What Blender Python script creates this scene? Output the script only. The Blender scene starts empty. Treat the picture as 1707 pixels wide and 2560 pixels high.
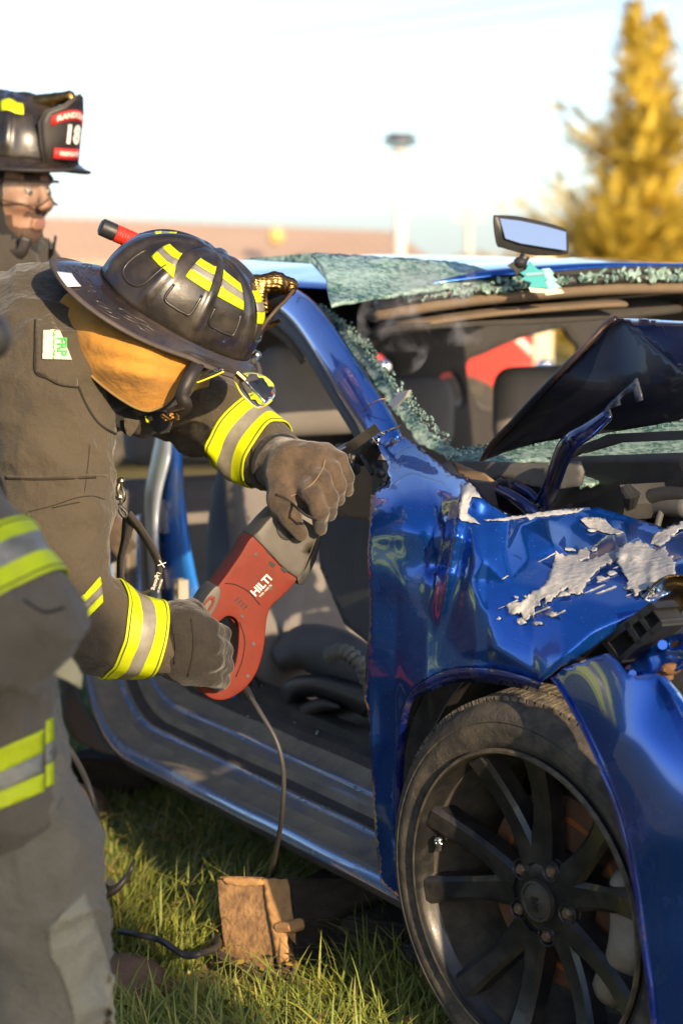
import bpy, bmesh, math, random
import numpy as np
from mathutils import Vector, Matrix, noise
from mathutils.geometry import delaunay_2d_cdt
from mathutils.bvhtree import BVHTree
random.seed(7); np.random.seed(7)
SC = bpy.context.scene
COL = SC.collection
R = math.radians

# ------------------------------------------------------------------ camera, world, sun, exposure
CAM_H = 1.36
PITCH = math.atan(720/6044.4)
cd = bpy.data.cameras.new("camera"); cam = bpy.data.objects.new("camera", cd); COL.objects.link(cam)
cd.sensor_fit = 'VERTICAL'; cd.sensor_height = 36.0; cd.sensor_width = 24.0; cd.lens = 85.0
cd.clip_start = 0.05; cd.clip_end = 3000
cam.location = (0, 0, CAM_H); cam.rotation_euler = (R(90)-PITCH, 0, 0)
cd.dof.use_dof = True; cd.dof.focus_distance = 3.95; cd.dof.aperture_fstop = 4.0
SC.camera = cam

SUN = Vector((0.41, -0.895, 0.315)).normalized()          # towards the sun
sun_el = math.asin(SUN.z); sun_az = math.atan2(SUN.x, SUN.y)
w = bpy.data.worlds.new("World"); SC.world = w; w.use_nodes = True
wn = w.node_tree; bg = wn.nodes["Background"]
sky = wn.nodes.new("ShaderNodeTexSky"); sky.sky_type = 'NISHITA'; sky.sun_disc = False
sky.sun_elevation = sun_el; sky.sun_rotation = sun_az
sky.air_density = 0.6; sky.dust_density = 0.8; sky.ozone_density = 1.0
wn.links.new(sky.outputs[0], bg.inputs[0]); bg.inputs[1].default_value = 0.136
sd = bpy.data.lights.new("sun", 'SUN'); sd.energy = 4.1; sd.angle = R(0.55); sd.color = (1.0, 0.76, 0.47)
so = bpy.data.objects.new("sun", sd); COL.objects.link(so)
so.rotation_euler = SUN.to_track_quat('Z', 'Y').to_euler(); so.location = (4, -5, 6)
SC.view_settings.view_transform = 'Standard'; SC.view_settings.look = 'None'
SC.view_settings.gamma = 1.0; SC.view_settings.use_curve_mapping = False
SC.view_settings.exposure = 0.92
SC.cycles.volume_step_rate = 2.0

# ------------------------------------------------------------------ survey helpers (photo pixel -> point in the place)
F = 6044.4; CX = 853.5; CY = 1280.0
C0 = np.array([0, 0, CAM_H])
def ray(px, py):
    x = (px-CX)/F; u = -(py-CY)/F
    return np.array([x, math.cos(PITCH)+u*math.sin(PITCH), -math.sin(PITCH)+u*math.cos(PITCH)])
def at(px, py, Y):
    d = ray(px, py); return C0+d*(Y/d[1])
def gnd(px, py, z=0.0):
    d = ray(px, py); return C0+d*((z-CAM_H)/d[2])
PHI = R(27.2)
CA = np.array([-math.sin(PHI), math.cos(PHI), 0.0])      # car axis, rearwards
CB = np.array([math.cos(PHI), math.sin(PHI), 0.0])       # car axis, across, inboard
HUB = at(1342, 2276, 3.62)
def car(s, t, z):
    p = HUB+CA*s+CB*t; return np.array([p[0], p[1], z])
def side(px, py, t=0.0):                                  # where the sight line meets the car's side plane at inset t
    d = ray(px, py); k = ((HUB-C0) @ CB+t)/(d @ CB); return C0+d*k
def cross(px, py, s=0.0):                                 # ... and a plane across the car at station s
    d = ray(px, py); k = ((HUB-C0) @ CA+s)/(d @ CA); return C0+d*k

# ------------------------------------------------------------------ object helpers
def tag(o, label=None, cat=None, group=None, kind=None):
    if label: o["label"] = label
    if cat: o["category"] = cat
    if group: o["group"] = group
    if kind: o["kind"] = kind
    return o
def empty(name, loc, label, cat, group=None):
    o = bpy.data.objects.new(name, None); COL.objects.link(o); o.location = Vector(loc); o.empty_display_size = 0.1
    return tag(o, label, cat, group)
def setp(o, parent):
    if parent is not None:
        o.parent = parent
        bpy.context.view_layer.update()
        o.matrix_parent_inverse = parent.matrix_world.inverted()
def mesh_obj(name, V, Fc, mats, parent=None, smooth=True, midx=None, auto=None):
    me = bpy.data.meshes.new(name)
    me.from_pydata([tuple(map(float, v)) for v in V], [], [tuple(int(i) for i in f) for f in Fc])
    for m in (mats if isinstance(mats, (list, tuple)) else [mats]): me.materials.append(m)
    if midx is not None: me.polygons.foreach_set("material_index", np.asarray(midx, dtype=np.int32))
    if smooth: me.polygons.foreach_set("use_smooth", np.ones(len(me.polygons), dtype=bool))
    me.update()
    o = bpy.data.objects.new(name, me); COL.objects.link(o); setp(o, parent)
    if auto: sharp(o, auto)
    return o
def sharp(o, deg):
    me = o.data; bm = bmesh.new(); bm.from_mesh(me); lim = R(deg)
    for e in bm.edges:
        if len(e.link_faces) == 2 and e.calc_face_angle(0) > lim: e.smooth = False
    bm.to_mesh(me); bm.free()
def fixn(o):
    bm = bmesh.new(); bm.from_mesh(o.data); bmesh.ops.recalc_face_normals(bm, faces=bm.faces[:]); bm.to_mesh(o.data); bm.free(); return o
def bevel(o, w, seg=2, ang=35):
    m = o.modifiers.new("bevel", 'BEVEL'); m.width = w; m.segments = seg; m.limit_method = 'ANGLE'; m.angle_limit = R(ang); return o
def solid(o, th, off=-1):
    m = o.modifiers.new("thick", 'SOLIDIFY'); m.thickness = th; m.offset = off; return o
def subd(o, n=1):
    m = o.modifiers.new("sub", 'SUBSURF'); m.levels = n; m.render_levels = n; return o
class MB:                                                  # mesh builder: collects primitives into ONE mesh
    def __init__(s): s.V = []; s.F = []; s.M = []
    def add(s, V, Fc, m=0):
        b = len(s.V); s.V += [tuple(map(float, v)) for v in V]; s.F += [tuple(int(i)+b for i in f) for f in Fc]; s.M += [m]*len(Fc)
    def box(s, c, ax, ay, az, m=0):                        # centre and three half-axis vectors
        c, ax, ay, az = map(np.asarray, (c, ax, ay, az))
        V = [c+i*ax+j*ay+k*az for k in (-1, 1) for j in (-1, 1) for i in (-1, 1)]
        s.add(V, [(0, 2, 3, 1), (4, 5, 7, 6), (0, 1, 5, 4), (2, 6, 7, 3), (0, 4, 6, 2), (1, 3, 7, 5)], m)
    def tube(s, P, r, n=10, m=0, cap=True):
        V, Fc = tube_geo(P, r, n, cap); s.add(V, Fc, m)
    def cyl(s, a, b, r, n=14, m=0, r2=None):
        s.tube([a, b], [r, r if r2 is None else r2], n, m)
    def prism(s, poly, d, m=0):                            # planar polygon of 3-D points extruded by vector d
        n = len(poly); d = np.asarray(d); V = [np.asarray(p) for p in poly]+[np.asarray(p)+d for p in poly]
        s.add(V, [tuple(range(n))[::-1], tuple(range(n, 2*n))]+[(i, (i+1) % n, n+(i+1) % n, n+i) for i in range(n)], m)
    def sphere(s, c, r, n=12, m=0, sc=(1, 1, 1), M=None):
        V = []; Fc = []; k = n//2
        for i in range(k+1):
            a = math.pi*i/k
            for j in range(n):
                b = 2*math.pi*j/n; q = np.array([math.sin(a)*math.cos(b)*sc[0], math.sin(a)*math.sin(b)*sc[1], math.cos(a)*sc[2]])*r
                if M is not None: q = np.asarray(M) @ q
                V.append(np.asarray(c)+q)
        for i in range(k):
            for j in range(n): Fc.append((i*n+j, (i+1)*n+j, (i+1)*n+(j+1) % n, i*n+(j+1) % n))
        s.add(V, Fc, m)
    def build(s, name, mats, parent=None, smooth=True, auto=35, fix=True):
        o = mesh_obj(name, s.V, s.F, mats, parent, smooth, s.M)
        if fix: fixn(o)
        if smooth and auto: sharp(o, auto)
        return o
def unit(v):
    v = np.asarray(v, float); n = np.linalg.norm(v); return v/n if n > 1e-12 else v
def frames(P):
    P = np.asarray(P, float); n = len(P); T = np.zeros_like(P)
    T[1:-1] = P[2:]-P[:-2]; T[0] = P[1]-P[0]; T[-1] = P[-1]-P[-2]
    T = np.array([unit(t) for t in T]); ref = np.array([0, 0, 1.0]) if abs(T[0][2]) < 0.9 else np.array([1.0, 0, 0])
    N = [unit(np.cross(T[0], ref))]
    for i in range(1, n):
        v = N[-1]-T[i]*(N[-1] @ T[i]); N.append(unit(v))
    N = np.array(N); return T, N, np.cross(T, N)
def tube_geo(P, r, n=10, cap=True, sx=1.0, sy=1.0):
    P = np.asarray(P, float); m = len(P); r = np.broadcast_to(np.asarray(r, float), (m,))
    T, N, Bn = frames(P); V = []; Fc = []
    for i in range(m):
        for j in range(n):
            a = 2*math.pi*j/n; V.append(P[i]+r[i]*(sx*math.cos(a)*N[i]+sy*math.sin(a)*Bn[i]))
    for i in range(m-1):
        for j in range(n): Fc.append((i*n+j, i*n+(j+1) % n, (i+1)*n+(j+1) % n, (i+1)*n+j))
    if cap: Fc.append(tuple(range(n))[::-1]); Fc.append(tuple((m-1)*n+j for j in range(n)))
    return V, Fc
def spline(P, k=8):                                        # Catmull-Rom through the points
    P = [np.asarray(p, float) for p in P]; Q = [2*P[0]-P[1]]+P+[2*P[-1]-P[-2]]; out = []
    for i in range(1, len(Q)-2):
        for j in range(k):
            u = j/k; a, b, c, d = Q[i-1:i+3]
            out.append(0.5*((2*b)+(c-a)*u+(2*a-5*b+4*c-d)*u*u+(3*b-a-3*c+d)*u**3))
    out.append(P[-1]); return np.array(out)
def tube_obj(name, P, r, mat, parent=None, n=10, k=8, sx=1.0, sy=1.0):
    Q = spline(P, k) if k > 1 else np.asarray(P)
    if not np.isscalar(r): r = np.interp(np.linspace(0, 1, len(Q)), np.linspace(0, 1, len(r)), r)
    V, Fc = tube_geo(Q, r, n, True, sx, sy); return fixn(mesh_obj(name, V, Fc, mat, parent))
def loft_obj(name, rings, mat, parent=None, closed=True, cap=True, smooth=True, auto=None):
    m = len(rings); n = len(rings[0]); V = [p for r in rings for p in r]; Fc = []
    for i in range(m-1):
        for j in range(n if closed else n-1): Fc.append((i*n+j, i*n+(j+1) % n, (i+1)*n+(j+1) % n, (i+1)*n+j))
    if cap and closed: Fc.append(tuple(range(n))[::-1]); Fc.append(tuple((m-1)*n+j for j in range(n)))
    o = fixn(mesh_obj(name, V, Fc, mat, parent, smooth))
    if auto: sharp(o, auto)
    return o
def inpoly(x, y, poly):
    c = np.zeros(np.shape(x), bool); n = len(poly); j = n-1
    for i in range(n):
        xi, yi = poly[i]; xj, yj = poly[j]
        if yi != yj: c ^= ((yi > y) != (yj > y)) & (x < (xj-xi)*(y-yi)/(yj-yi)+xi)
        j = i
    return c
def dense(poly, step):
    out = []
    for i in range(len(poly)):
        a = np.array(poly[i], float); b = np.array(poly[(i+1) % len(poly)], float); k = max(1, int(np.hypot(*(b-a))/step))
        for j in range(k): out.append(tuple(a+(b-a)*j/k))
    return out
def ragged(poly, step, amp, seed=0):                       # a torn outline
    rnd = random.Random(seed); return [(x+rnd.uniform(-amp, amp), y+rnd.uniform(-amp, amp)) for x, y in dense(poly, step)]
def smooth_outline(poly, k=6):                             # closed Catmull-Rom
    P = [np.array(p, float) for p in poly]; n = len(P); out = []
    for i in range(n):
        a, b, c, d = P[i-1], P[i], P[(i+1) % n], P[(i+2) % n]
        for j in range(k):
            u = j/k; out.append(tuple(0.5*((2*b)+(c-a)*u+(2*a-5*b+4*c-d)*u*u+(3*b-a-3*c+d)*u**3)))
    return out
def sheet(name, outer, fn, mat, parent=None, step=12, holes=(), thick=0.0, smooth=True, off=-1, creases=()):
    """A sheet: outline (and holes) in survey pixels, every point taken to its place by fn(px, py) -> xyz."""
    loops = [dense(outer, step)]+[dense(h, step) for h in holes]
    V = []; E = []; Fi = []
    for L in loops:
        b = len(V); V += L; E += [(b+i, b+(i+1) % len(L)) for i in range(len(L))]
    for c in creases:
        for i in range(len(c)-1):
            a = np.array(c[i], float); b_ = np.array(c[i+1], float); k = max(1, int(np.hypot(*(b_-a))/step)); b = len(V)
            V += [tuple(a+(b_-a)*j/k) for j in range(k+1)]; E += [(b+j, b+j+1) for j in range(k)]
    xs = [p[0] for p in outer]; ys = [p[1] for p in outer]
    gx, gy = np.meshgrid(np.arange(min(xs)+step*.5, max(xs), step), np.arange(min(ys)+step*.5, max(ys), step*0.87))
    gx = gx.copy(); gx[1::2] += step*.5; gx = gx.ravel(); gy = gy.ravel()
    k = inpoly(gx, gy, outer)
    for h in holes: k &= ~inpoly(gx, gy, h)
    allb = np.array(V); gx = gx[k]; gy = gy[k]
    if len(gx):
        d = np.min((gx[:, None]-allb[None, :, 0])**2+(gy[:, None]-allb[None, :, 1])**2, axis=1); k = d > (step*.45)**2
        V += list(zip(gx[k], gy[k]))
    r = delaunay_2d_cdt([Vector(p) for p in V], E, [], 0, 1e-4)
    vo = [(v.x, v.y) for v in r[0]]; fo = []
    for f in r[2]:
        cx = sum(vo[i][0] for i in f)/len(f); cy = sum(vo[i][1] for i in f)/len(f)
        if inpoly(cx, cy, outer) and not any(inpoly(cx, cy, h) for h in holes): fo.append(f)
    P = [fn(*p) for p in vo]
    o = mesh_obj(name, P, fo, mat, parent, smooth)
    # turn the faces towards where they are looked at from
    n = sum((Vector(p.normal)*p.area for p in o.data.polygons), Vector()); c = Vector(np.mean(P, axis=0))-Vector(C0)
    if n.dot(c) > 0: o.data.flip_normals()
    if thick: solid(o, thick, off)
    return o
def rbf(ctrl, smooth=0.0):
    c = np.array(ctrl, float); X = c[:, :2]/100.0; y = c[:, 2]; n = len(c)
    def K(d2): return np.where(d2 > 0, d2*np.log(d2+1e-12)*0.5, 0)
    D = ((X[:, None]-X[None])**2).sum(-1); P = np.c_[np.ones(n), X]
    M = np.block([[K(D)+smooth*np.eye(n), P], [P.T, np.zeros((3, 3))]]); s = np.linalg.solve(M, np.r_[y, 0, 0, 0])
    def f(px, py):
        q = np.array([px/100.0, py/100.0]); d2 = ((X-q)**2).sum(-1); return float(K(d2) @ s[:n]+s[n]+s[n+1]*q[0]+s[n+2]*q[1])
    return f
# ------------------------------------------------------------------ soft solids: smooth-union distance fields, meshed with surface nets
def smin(a, b, k):
    h = np.clip(0.5+0.5*(b-a)/k, 0, 1); return b*(1-h)+a*h-k*h*(1-h)
def smax(a, b, k): return -smin(-a, -b, k)
def f_cap(p, a, b, ra, rb):
    a = np.asarray(a); b = np.asarray(b); ab = b-a; t = np.clip(((p-a) @ ab)/(ab @ ab), 0, 1)
    return np.linalg.norm(p-a-t[..., None]*ab, axis=-1)-(ra+(rb-ra)*t)
def f_ell(p, c, r, M=None):
    q = p-np.asarray(c)
    if M is not None: q = q @ np.asarray(M)
    r = np.asarray(r); k0 = np.linalg.norm(q/r, axis=-1); k1 = np.linalg.norm(q/(r*r), axis=-1); return k0*(k0-1)/np.maximum(k1, 1e-9)
def f_box(p, c, h, r, M=None):
    q = p-np.asarray(c)
    if M is not None: q = q @ np.asarray(M)
    q = np.abs(q)-(np.asarray(h)-r); return np.linalg.norm(np.maximum(q, 0), axis=-1)+np.minimum(q.max(-1), 0)-r
def nets(fn, lo, hi, h):
    lo = np.asarray(lo, float); n = np.ceil((np.asarray(hi)-lo)/h).astype(int)+1
    g = np.stack(np.meshgrid(*[lo[i]+h*np.arange(n[i]) for i in range(3)], indexing='ij'), -1)
    S = fn(g.reshape(-1, 3)).reshape(n); ins = S < 0
    C = [(i, j, k) for i in (0, 1) for j in (0, 1) for k in (0, 1)]
    sl = lambda A, c: A[c[0]:A.shape[0]-1+c[0], c[1]:A.shape[1]-1+c[1], c[2]:A.shape[2]-1+c[2]]
    cnt = sum(sl(ins, c).astype(int) for c in C); act = (cnt > 0) & (cnt < 8)
    acc = np.zeros(act.shape+(3,)); num = np.zeros(act.shape)
    for a in C:
        for ax in range(3):
            if a[ax] == 0:
                b = list(a); b[ax] = 1; sa = sl(S, a); sb = sl(S, b); x = (sa < 0) != (sb < 0)
                t = np.where(x, sa/np.where(x, sa-sb, 1), 0)
                for d in range(3): acc[..., d] += np.where(x, a[d]+(t if d == ax else 0), 0)
                num += x
    idx = -np.ones(act.shape, int); idx[act] = np.arange(act.sum())
    cells = np.argwhere(act); V = lo+h*(cells+acc[act]/num[act][:, None]); Q = []
    for ax in range(3):
        o1, o2 = [(1, 2), (2, 0), (0, 1)][ax]
        s0 = [slice(None)]*3; s1 = [slice(None)]*3; s0[ax] = slice(0, -1); s1[ax] = slice(1, None)
        x = ins[tuple(s0)] != ins[tuple(s1)]; e = np.argwhere(x)
        e = e[(e[:, o1] > 0) & (e[:, o2] > 0) & (e[:, o1] < act.shape[o1]) & (e[:, o2] < act.shape[o2])]
        fl = ins[tuple(s0)][tuple(e.T)]
        def gi(d1, d2):
            q = e.copy(); q[:, o1] += d1; q[:, o2] += d2; return idx[tuple(q.T)]
        q = np.stack([gi(-1, -1), gi(0, -1), gi(0, 0), gi(-1, 0)], -1); q[~fl] = q[~fl][:, ::-1]; Q.append(q)
    Q = np.concatenate(Q); Q = Q[(Q >= 0).all(1)]; return V, Q
def soft(name, fn, lo, hi, h, mat, parent=None, relax=2, disp=None, cut=None):
    V, Q = nets(fn, lo, hi, h)
    n = len(V)
    for _ in range(relax):
        acc = np.zeros_like(V); num = np.zeros(n)
        for i in range(4):
            for j in (1, 3):
                np.add.at(acc, Q[:, i], V[Q[:, (i+j) % 4]]); np.add.at(num, Q[:, i], 1)
        V = V*0.4+0.6*acc/np.maximum(num, 1)[:, None]
    if disp is not None:
        nr = np.zeros_like(V); fnm = np.cross(V[Q[:, 2]]-V[Q[:, 0]], V[Q[:, 3]]-V[Q[:, 1]])
        for i in range(4): np.add.at(nr, Q[:, i], fnm)
        nr /= np.maximum(np.linalg.norm(nr, axis=1), 1e-12)[:, None]
        V = V+nr*np.array([disp(v) for v in V])[:, None]
    if cut is not None: Q = Q[[cut(V[q].mean(0)) for q in Q]]
    return mesh_obj(name, V, Q, mat, parent)
def nz(p, f, s=0.0): return noise.noise(Vector((p[0]*f+s, p[1]*f+s*1.7, p[2]*f-s)))
def ridge(p, f, s=0.0): return 1-abs(nz(p, f, s))*2
def bvh(o):
    me = o.data; M = o.matrix_world; return BVHTree.FromPolygons([v.co.copy() for v in me.vertices], [tuple(p.vertices) for p in me.polygons])
def band(name, tree, c, axis, width, mats, parent, cuts=None, n=56, off=0.003, rmax=0.4, arc=None, skew=0.0):
    """A strip sewn round a sleeve or leg: rings of points cast from the limb's axis onto the cloth."""
    seq = [0, 3, 0, 1, 2, 3, 2]
    if cuts is None: cuts = (0, .05, .085, .34, .66, .915, .95, 1); mats = list(mats)+[STITCH]
    else: seq = [0]*len(cuts)
    axis = unit(axis); u = unit(np.cross(axis, [0.3, 0.2, 1])); v = np.cross(axis, u); c = np.asarray(c, float)
    rows = []; ts = []
    for k in range(len(cuts)-1): ts += [cuts[k], (cuts[k]+cuts[k+1])/2]
    ts.append(1.0); rr = []
    for t in ts:
        o = c+axis*(t-.5)*width; row = []
        for j in range(n):
            a = 2*math.pi*j/n; d = u*math.cos(a)+v*math.sin(a)
            hit = tree.ray_cast(Vector(o+d*rmax), Vector(-d), rmax)
            row.append(rmax-hit[3] if hit[0] is not None else np.nan)
        row = np.array(row)
        if np.isnan(row).all(): row[:] = 0.07
        row = np.where(np.isnan(row), np.nanmedian(row), row); med = np.median(row); row = np.clip(row, med*.6, med*1.5)
        row = (np.roll(row, 1)+row*2+np.roll(row, -1))/4; rr.append(row)
        rows.append([o+(u*math.cos(2*math.pi*j/n)+v*math.sin(2*math.pi*j/n))*(row[j]+off) for j in range(n)])
    V = [p for r in rows for p in r]; Fc = []; M = []
    for i in range(len(rows)-1):
        for j in range(n): Fc.append((i*n+j, i*n+(j+1) % n, (i+1)*n+(j+1) % n, (i+1)*n+j)); M.append(seq[i//2])
    o = fixn(mesh_obj(name, V, Fc, mats, parent, True, M)); solid(o, 0.0022, 1); return o
# ------------------------------------------------------------------ procedural materials
def mat(name, col, rough=0.6, metal=0.0, col2=None, cs=6.0, bump=0.0, bs=200.0, coat=0.0, spec=0.5, detail=6.0, mix=(0.35, 0.65), rvar=0.0, sheen=0.0, aniso=None, bump2=0.0, bs2=20.0):
    m = bpy.data.materials.new(name); m.use_nodes = True; nt = m.node_tree; b = nt.nodes["Principled BSDF"]
    b.inputs["Base Color"].default_value = (*col, 1); b.inputs["Roughness"].default_value = rough; b.inputs["Metallic"].default_value = metal
    b.inputs["Coat Weight"].default_value = coat; b.inputs["Coat Roughness"].default_value = 0.03; b.inputs["Specular IOR Level"].default_value = spec
    if sheen: b.inputs["Sheen Weight"].default_value = sheen; b.inputs["Sheen Roughness"].default_value = 0.5
    tc = nt.nodes.new("ShaderNodeTexCoord"); co = tc.outputs["Object"]
    if aniso:
        mp = nt.nodes.new("ShaderNodeMapping"); mp.inputs["Scale"].default_value = aniso; nt.links.new(co, mp.inputs[0]); co = mp.outputs[0]
    if col2 is not None:
        n = nt.nodes.new("ShaderNodeTexNoise"); n.inputs["Scale"].default_value = cs; n.inputs["Detail"].default_value = detail; n.inputs["Roughness"].default_value = 0.65
        nt.links.new(co, n.inputs["Vector"]); r = nt.nodes.new("ShaderNodeValToRGB")
        r.color_ramp.elements[0].position = mix[0]; r.color_ramp.elements[1].position = mix[1]
        r.color_ramp.elements[0].color = (*col, 1); r.color_ramp.elements[1].color = (*col2, 1)
        nt.links.new(n.outputs[0], r.inputs[0]); nt.links.new(r.outputs[0], b.inputs["Base Color"])
        if rvar:
            mr = nt.nodes.new("ShaderNodeMapRange"); mr.inputs[1].default_value = mix[0]; mr.inputs[2].default_value = mix[1]
            mr.inputs[3].default_value = rough; mr.inputs[4].default_value = rough+rvar; nt.links.new(n.outputs[0], mr.inputs[0]); nt.links.new(mr.outputs[0], b.inputs["Roughness"])
            if coat:
                mc = nt.nodes.new("ShaderNodeMapRange"); mc.inputs[1].default_value = mix[0]; mc.inputs[2].default_value = mix[1]
                mc.inputs[3].default_value = coat; mc.inputs[4].default_value = 0.0; nt.links.new(n.outputs[0], mc.inputs[0]); nt.links.new(mc.outputs[0], b.inputs["Coat Weight"])
    last = None
    for st, sc in ((bump, bs), (bump2, bs2)):
        if st:
            n2 = nt.nodes.new("ShaderNodeTexNoise"); n2.inputs["Scale"].default_value = sc; n2.inputs["Detail"].default_value = 4; nt.links.new(co, n2.inputs["Vector"])
            bp = nt.nodes.new("ShaderNodeBump"); bp.inputs["Strength"].default_value = st; bp.inputs["Distance"].default_value = 0.6/sc
            nt.links.new(n2.outputs[0], bp.inputs["Height"])
            if last: nt.links.new(last.outputs[0], bp.inputs["Normal"])
            last = bp
    if last: nt.links.new(last.outputs[0], b.inputs["Normal"])
    return m
def cloth(name, col, col2, cs=5.0, rough=0.9, weave=900.0, wst=0.35, b2=0.45):
    m = mat(name, col, rough, 0, col2, cs, 0.35, 60.0, sheen=0.15, mix=(0.3, 0.72), spec=0.25, bump2=b2, bs2=16.0, detail=10)
    nt = m.node_tree; b = nt.nodes["Principled BSDF"]; tc = nt.nodes.new("ShaderNodeTexCoord")
    old = b.inputs["Normal"].links[0].from_socket
    hs = []
    for d in ('X', 'Z'):
        wv = nt.nodes.new("ShaderNodeTexWave"); wv.bands_direction = d; wv.inputs["Scale"].default_value = weave/6.283; wv.inputs["Distortion"].default_value = 0.6
        nt.links.new(tc.outputs["Object"], wv.inputs["Vector"]); hs.append(wv)
    ad = nt.nodes.new("ShaderNodeMath"); ad.operation = 'ADD'; nt.links.new(hs[0].outputs["Fac"], ad.inputs[0]); nt.links.new(hs[1].outputs["Fac"], ad.inputs[1])
    bp = nt.nodes.new("ShaderNodeBump"); bp.inputs["Strength"].default_value = wst; bp.inputs["Distance"].default_value = 0.0006
    nt.links.new(ad.outputs[0], bp.inputs["Height"]); nt.links.new(old, bp.inputs["Normal"]); nt.links.new(bp.outputs[0], b.inputs["Normal"])
    return m
def paint(name, col, dirt=0.0, dirtcol=(0.10, 0.085, 0.06), ds=7.0, rough=0.22, flake=True, metal=0.55):
    """Metallic car paint under clear coat, with dust and fine scratches that sit on it."""
    m = bpy.data.materials.new(name); m.use_nodes = True; nt = m.node_tree; b = nt.nodes["Principled BSDF"]; L = nt.links
    b.inputs["Metallic"].default_value = metal; b.inputs["Roughness"].default_value = rough; b.inputs["Coat Weight"].default_value = 1.0; b.inputs["Coat Roughness"].default_value = 0.02
    tc = nt.nodes.new("ShaderNodeTexCoord"); n = nt.nodes.new("ShaderNodeTexNoise"); n.inputs["Scale"].default_value = ds; n.inputs["Detail"].default_value = 9; n.inputs["Roughness"].default_value = 0.7
    L.new(tc.outputs["Object"], n.inputs["Vector"]); mr = nt.nodes.new("ShaderNodeMapRange"); mr.inputs[1].default_value = 0.62-dirt*0.3; mr.inputs[2].default_value = 0.80-dirt*0.2; L.new(n.outputs[0], mr.inputs[0])
    sp = nt.nodes.new("ShaderNodeTexNoise"); sp.inputs["Scale"].default_value = 260; sp.inputs["Detail"].default_value = 1; L.new(tc.outputs["Object"], sp.inputs["Vector"])
    s2 = nt.nodes.new("ShaderNodeMapRange"); s2.inputs[1].default_value = 0.74; s2.inputs[2].default_value = 0.78; s2.inputs[4].default_value = 0.6; L.new(sp.outputs[0], s2.inputs[0])
    mx = nt.nodes.new("ShaderNodeMath"); mx.operation = 'MAXIMUM'; L.new(mr.outputs[0], mx.inputs[0]); L.new(s2.outputs[0], mx.inputs[1])
    c = nt.nodes.new("ShaderNodeMix"); c.data_type = 'RGBA'; c.inputs[6].default_value = (*col, 1); c.inputs[7].default_value = (*dirtcol, 1); L.new(mx.outputs[0], c.inputs[0]); L.new(c.outputs[2], b.inputs["Base Color"])
    for sock, a, z in (("Metallic", metal, 0.0), ("Roughness", rough, 0.8), ("Coat Weight", 1.0, 0.15)):
        q = nt.nodes.new("ShaderNodeMapRange"); q.inputs[3].default_value = a; q.inputs[4].default_value = z; L.new(mx.outputs[0], q.inputs[0]); L.new(q.outputs[0], b.inputs[sock])
    return m
def glassy(name, col, rough, alpha_mix, scale, c2):
    """Crazed laminated glass: tiny facets, milky where crushed, clearer between."""
    m = bpy.data.materials.new(name); m.use_nodes = True; nt = m.node_tree; b = nt.nodes["Principled BSDF"]; L = nt.links
    tc = nt.nodes.new("ShaderNodeTexCoord"); v = nt.nodes.new("ShaderNodeTexVoronoi"); v.inputs["Scale"].default_value = scale; L.new(tc.outputs["Object"], v.inputs["Vector"])
    n = nt.nodes.new("ShaderNodeTexNoise"); n.inputs["Scale"].default_value = 14; n.inputs["Detail"].default_value = 6; L.new(tc.outputs["Object"], n.inputs["Vector"])
    sh = nt.nodes.new("ShaderNodeSeparateColor"); L.new(v.outputs["Color"], sh.inputs[0])
    ad = nt.nodes.new("ShaderNodeMath"); ad.operation = 'MULTIPLY_ADD'; ad.inputs[1].default_value = 0.45; L.new(sh.outputs[0], ad.inputs[0]); L.new(n.outputs[0], ad.inputs[2])
    r = nt.nodes.new("ShaderNodeValToRGB"); r.color_ramp.elements[0].position = 0.45; r.color_ramp.elements[1].position = 0.95
    r.color_ramp.elements[0].color = (*col, 1); r.color_ramp.elements[1].color = (*c2, 1); L.new(ad.outputs[0], r.inputs[0]); L.new(r.outputs[0], b.inputs["Base Color"])
    bp = nt.nodes.new("ShaderNodeBump"); bp.inputs["Strength"].default_value = 1.0; bp.inputs["Distance"].default_value = 0.004; L.new(v.outputs["Color"], bp.inputs["Height"]); L.new(bp.outputs[0], b.inputs["Normal"])
    b.inputs["Roughness"].default_value = rough; b.inputs["Specular IOR Level"].default_value = 0.8; b.inputs["Transmission Weight"].default_value = alpha_mix; b.inputs["IOR"].default_value = 1.3
    return m
STITCH = mat("tape_stitching", (.10,.10,.02), .9)
COAT = cloth("turnout_cloth", (0.084, 0.068, 0.046), (0.054, 0.044, 0.031), 4.0)
COATD = cloth("turnout_cloth_worn", (0.050, 0.043, 0.036), (0.085, 0.072, 0.054), 7.0)
PANTS = cloth("turnout_trousers", (0.15, 0.128, 0.095), (0.22, 0.19, 0.145), 5.0, weave=700)
PANTL = cloth("knee_patch", (0.28, 0.25, 0.17), (0.34, 0.31, 0.23), 8.0)
BLKCL = cloth("black_cloth", (0.012, 0.012, 0.014), (0.022, 0.021, 0.02), 10.0)
NECK = cloth("ear_cover_cloth", (0.52, 0.245, 0.04), (0.42, 0.195, 0.032), 14.0, weave=1100, b2=0.08)
NECKO = cloth("ear_cover_outer", (0.25, 0.17, 0.06), (0.20, 0.13, 0.045), 14.0, weave=1100)
LIME = mat("lime_trim", (0.64, 0.73, 0.0), 0.55, 0, (0.50, 0.52, 0.02), 24, 0.2, 700, mix=(0.48, 0.85), detail=10)
SILV = mat("silver_trim", (0.36, 0.33, 0.27), 0.42, 0.25, (0.22, 0.20, 0.16), 22, 0.2, 700, detail=10)
GLOVE = mat("glove_leather", (0.100, 0.064, 0.037), 0.88, 0, (0.036, 0.025, 0.017), 30, 0.5, 260, sheen=0.3, bump2=0.4, bs2=60)
GLOVED = mat("shaded_glove_leather", (0.026, 0.020, 0.015), 0.9, 0, (0.014, 0.012, 0.010), 22, 0.5, 260, sheen=0.2, bump2=0.4, bs2=60)  # right hand's shade put into a darker leather colour
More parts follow.
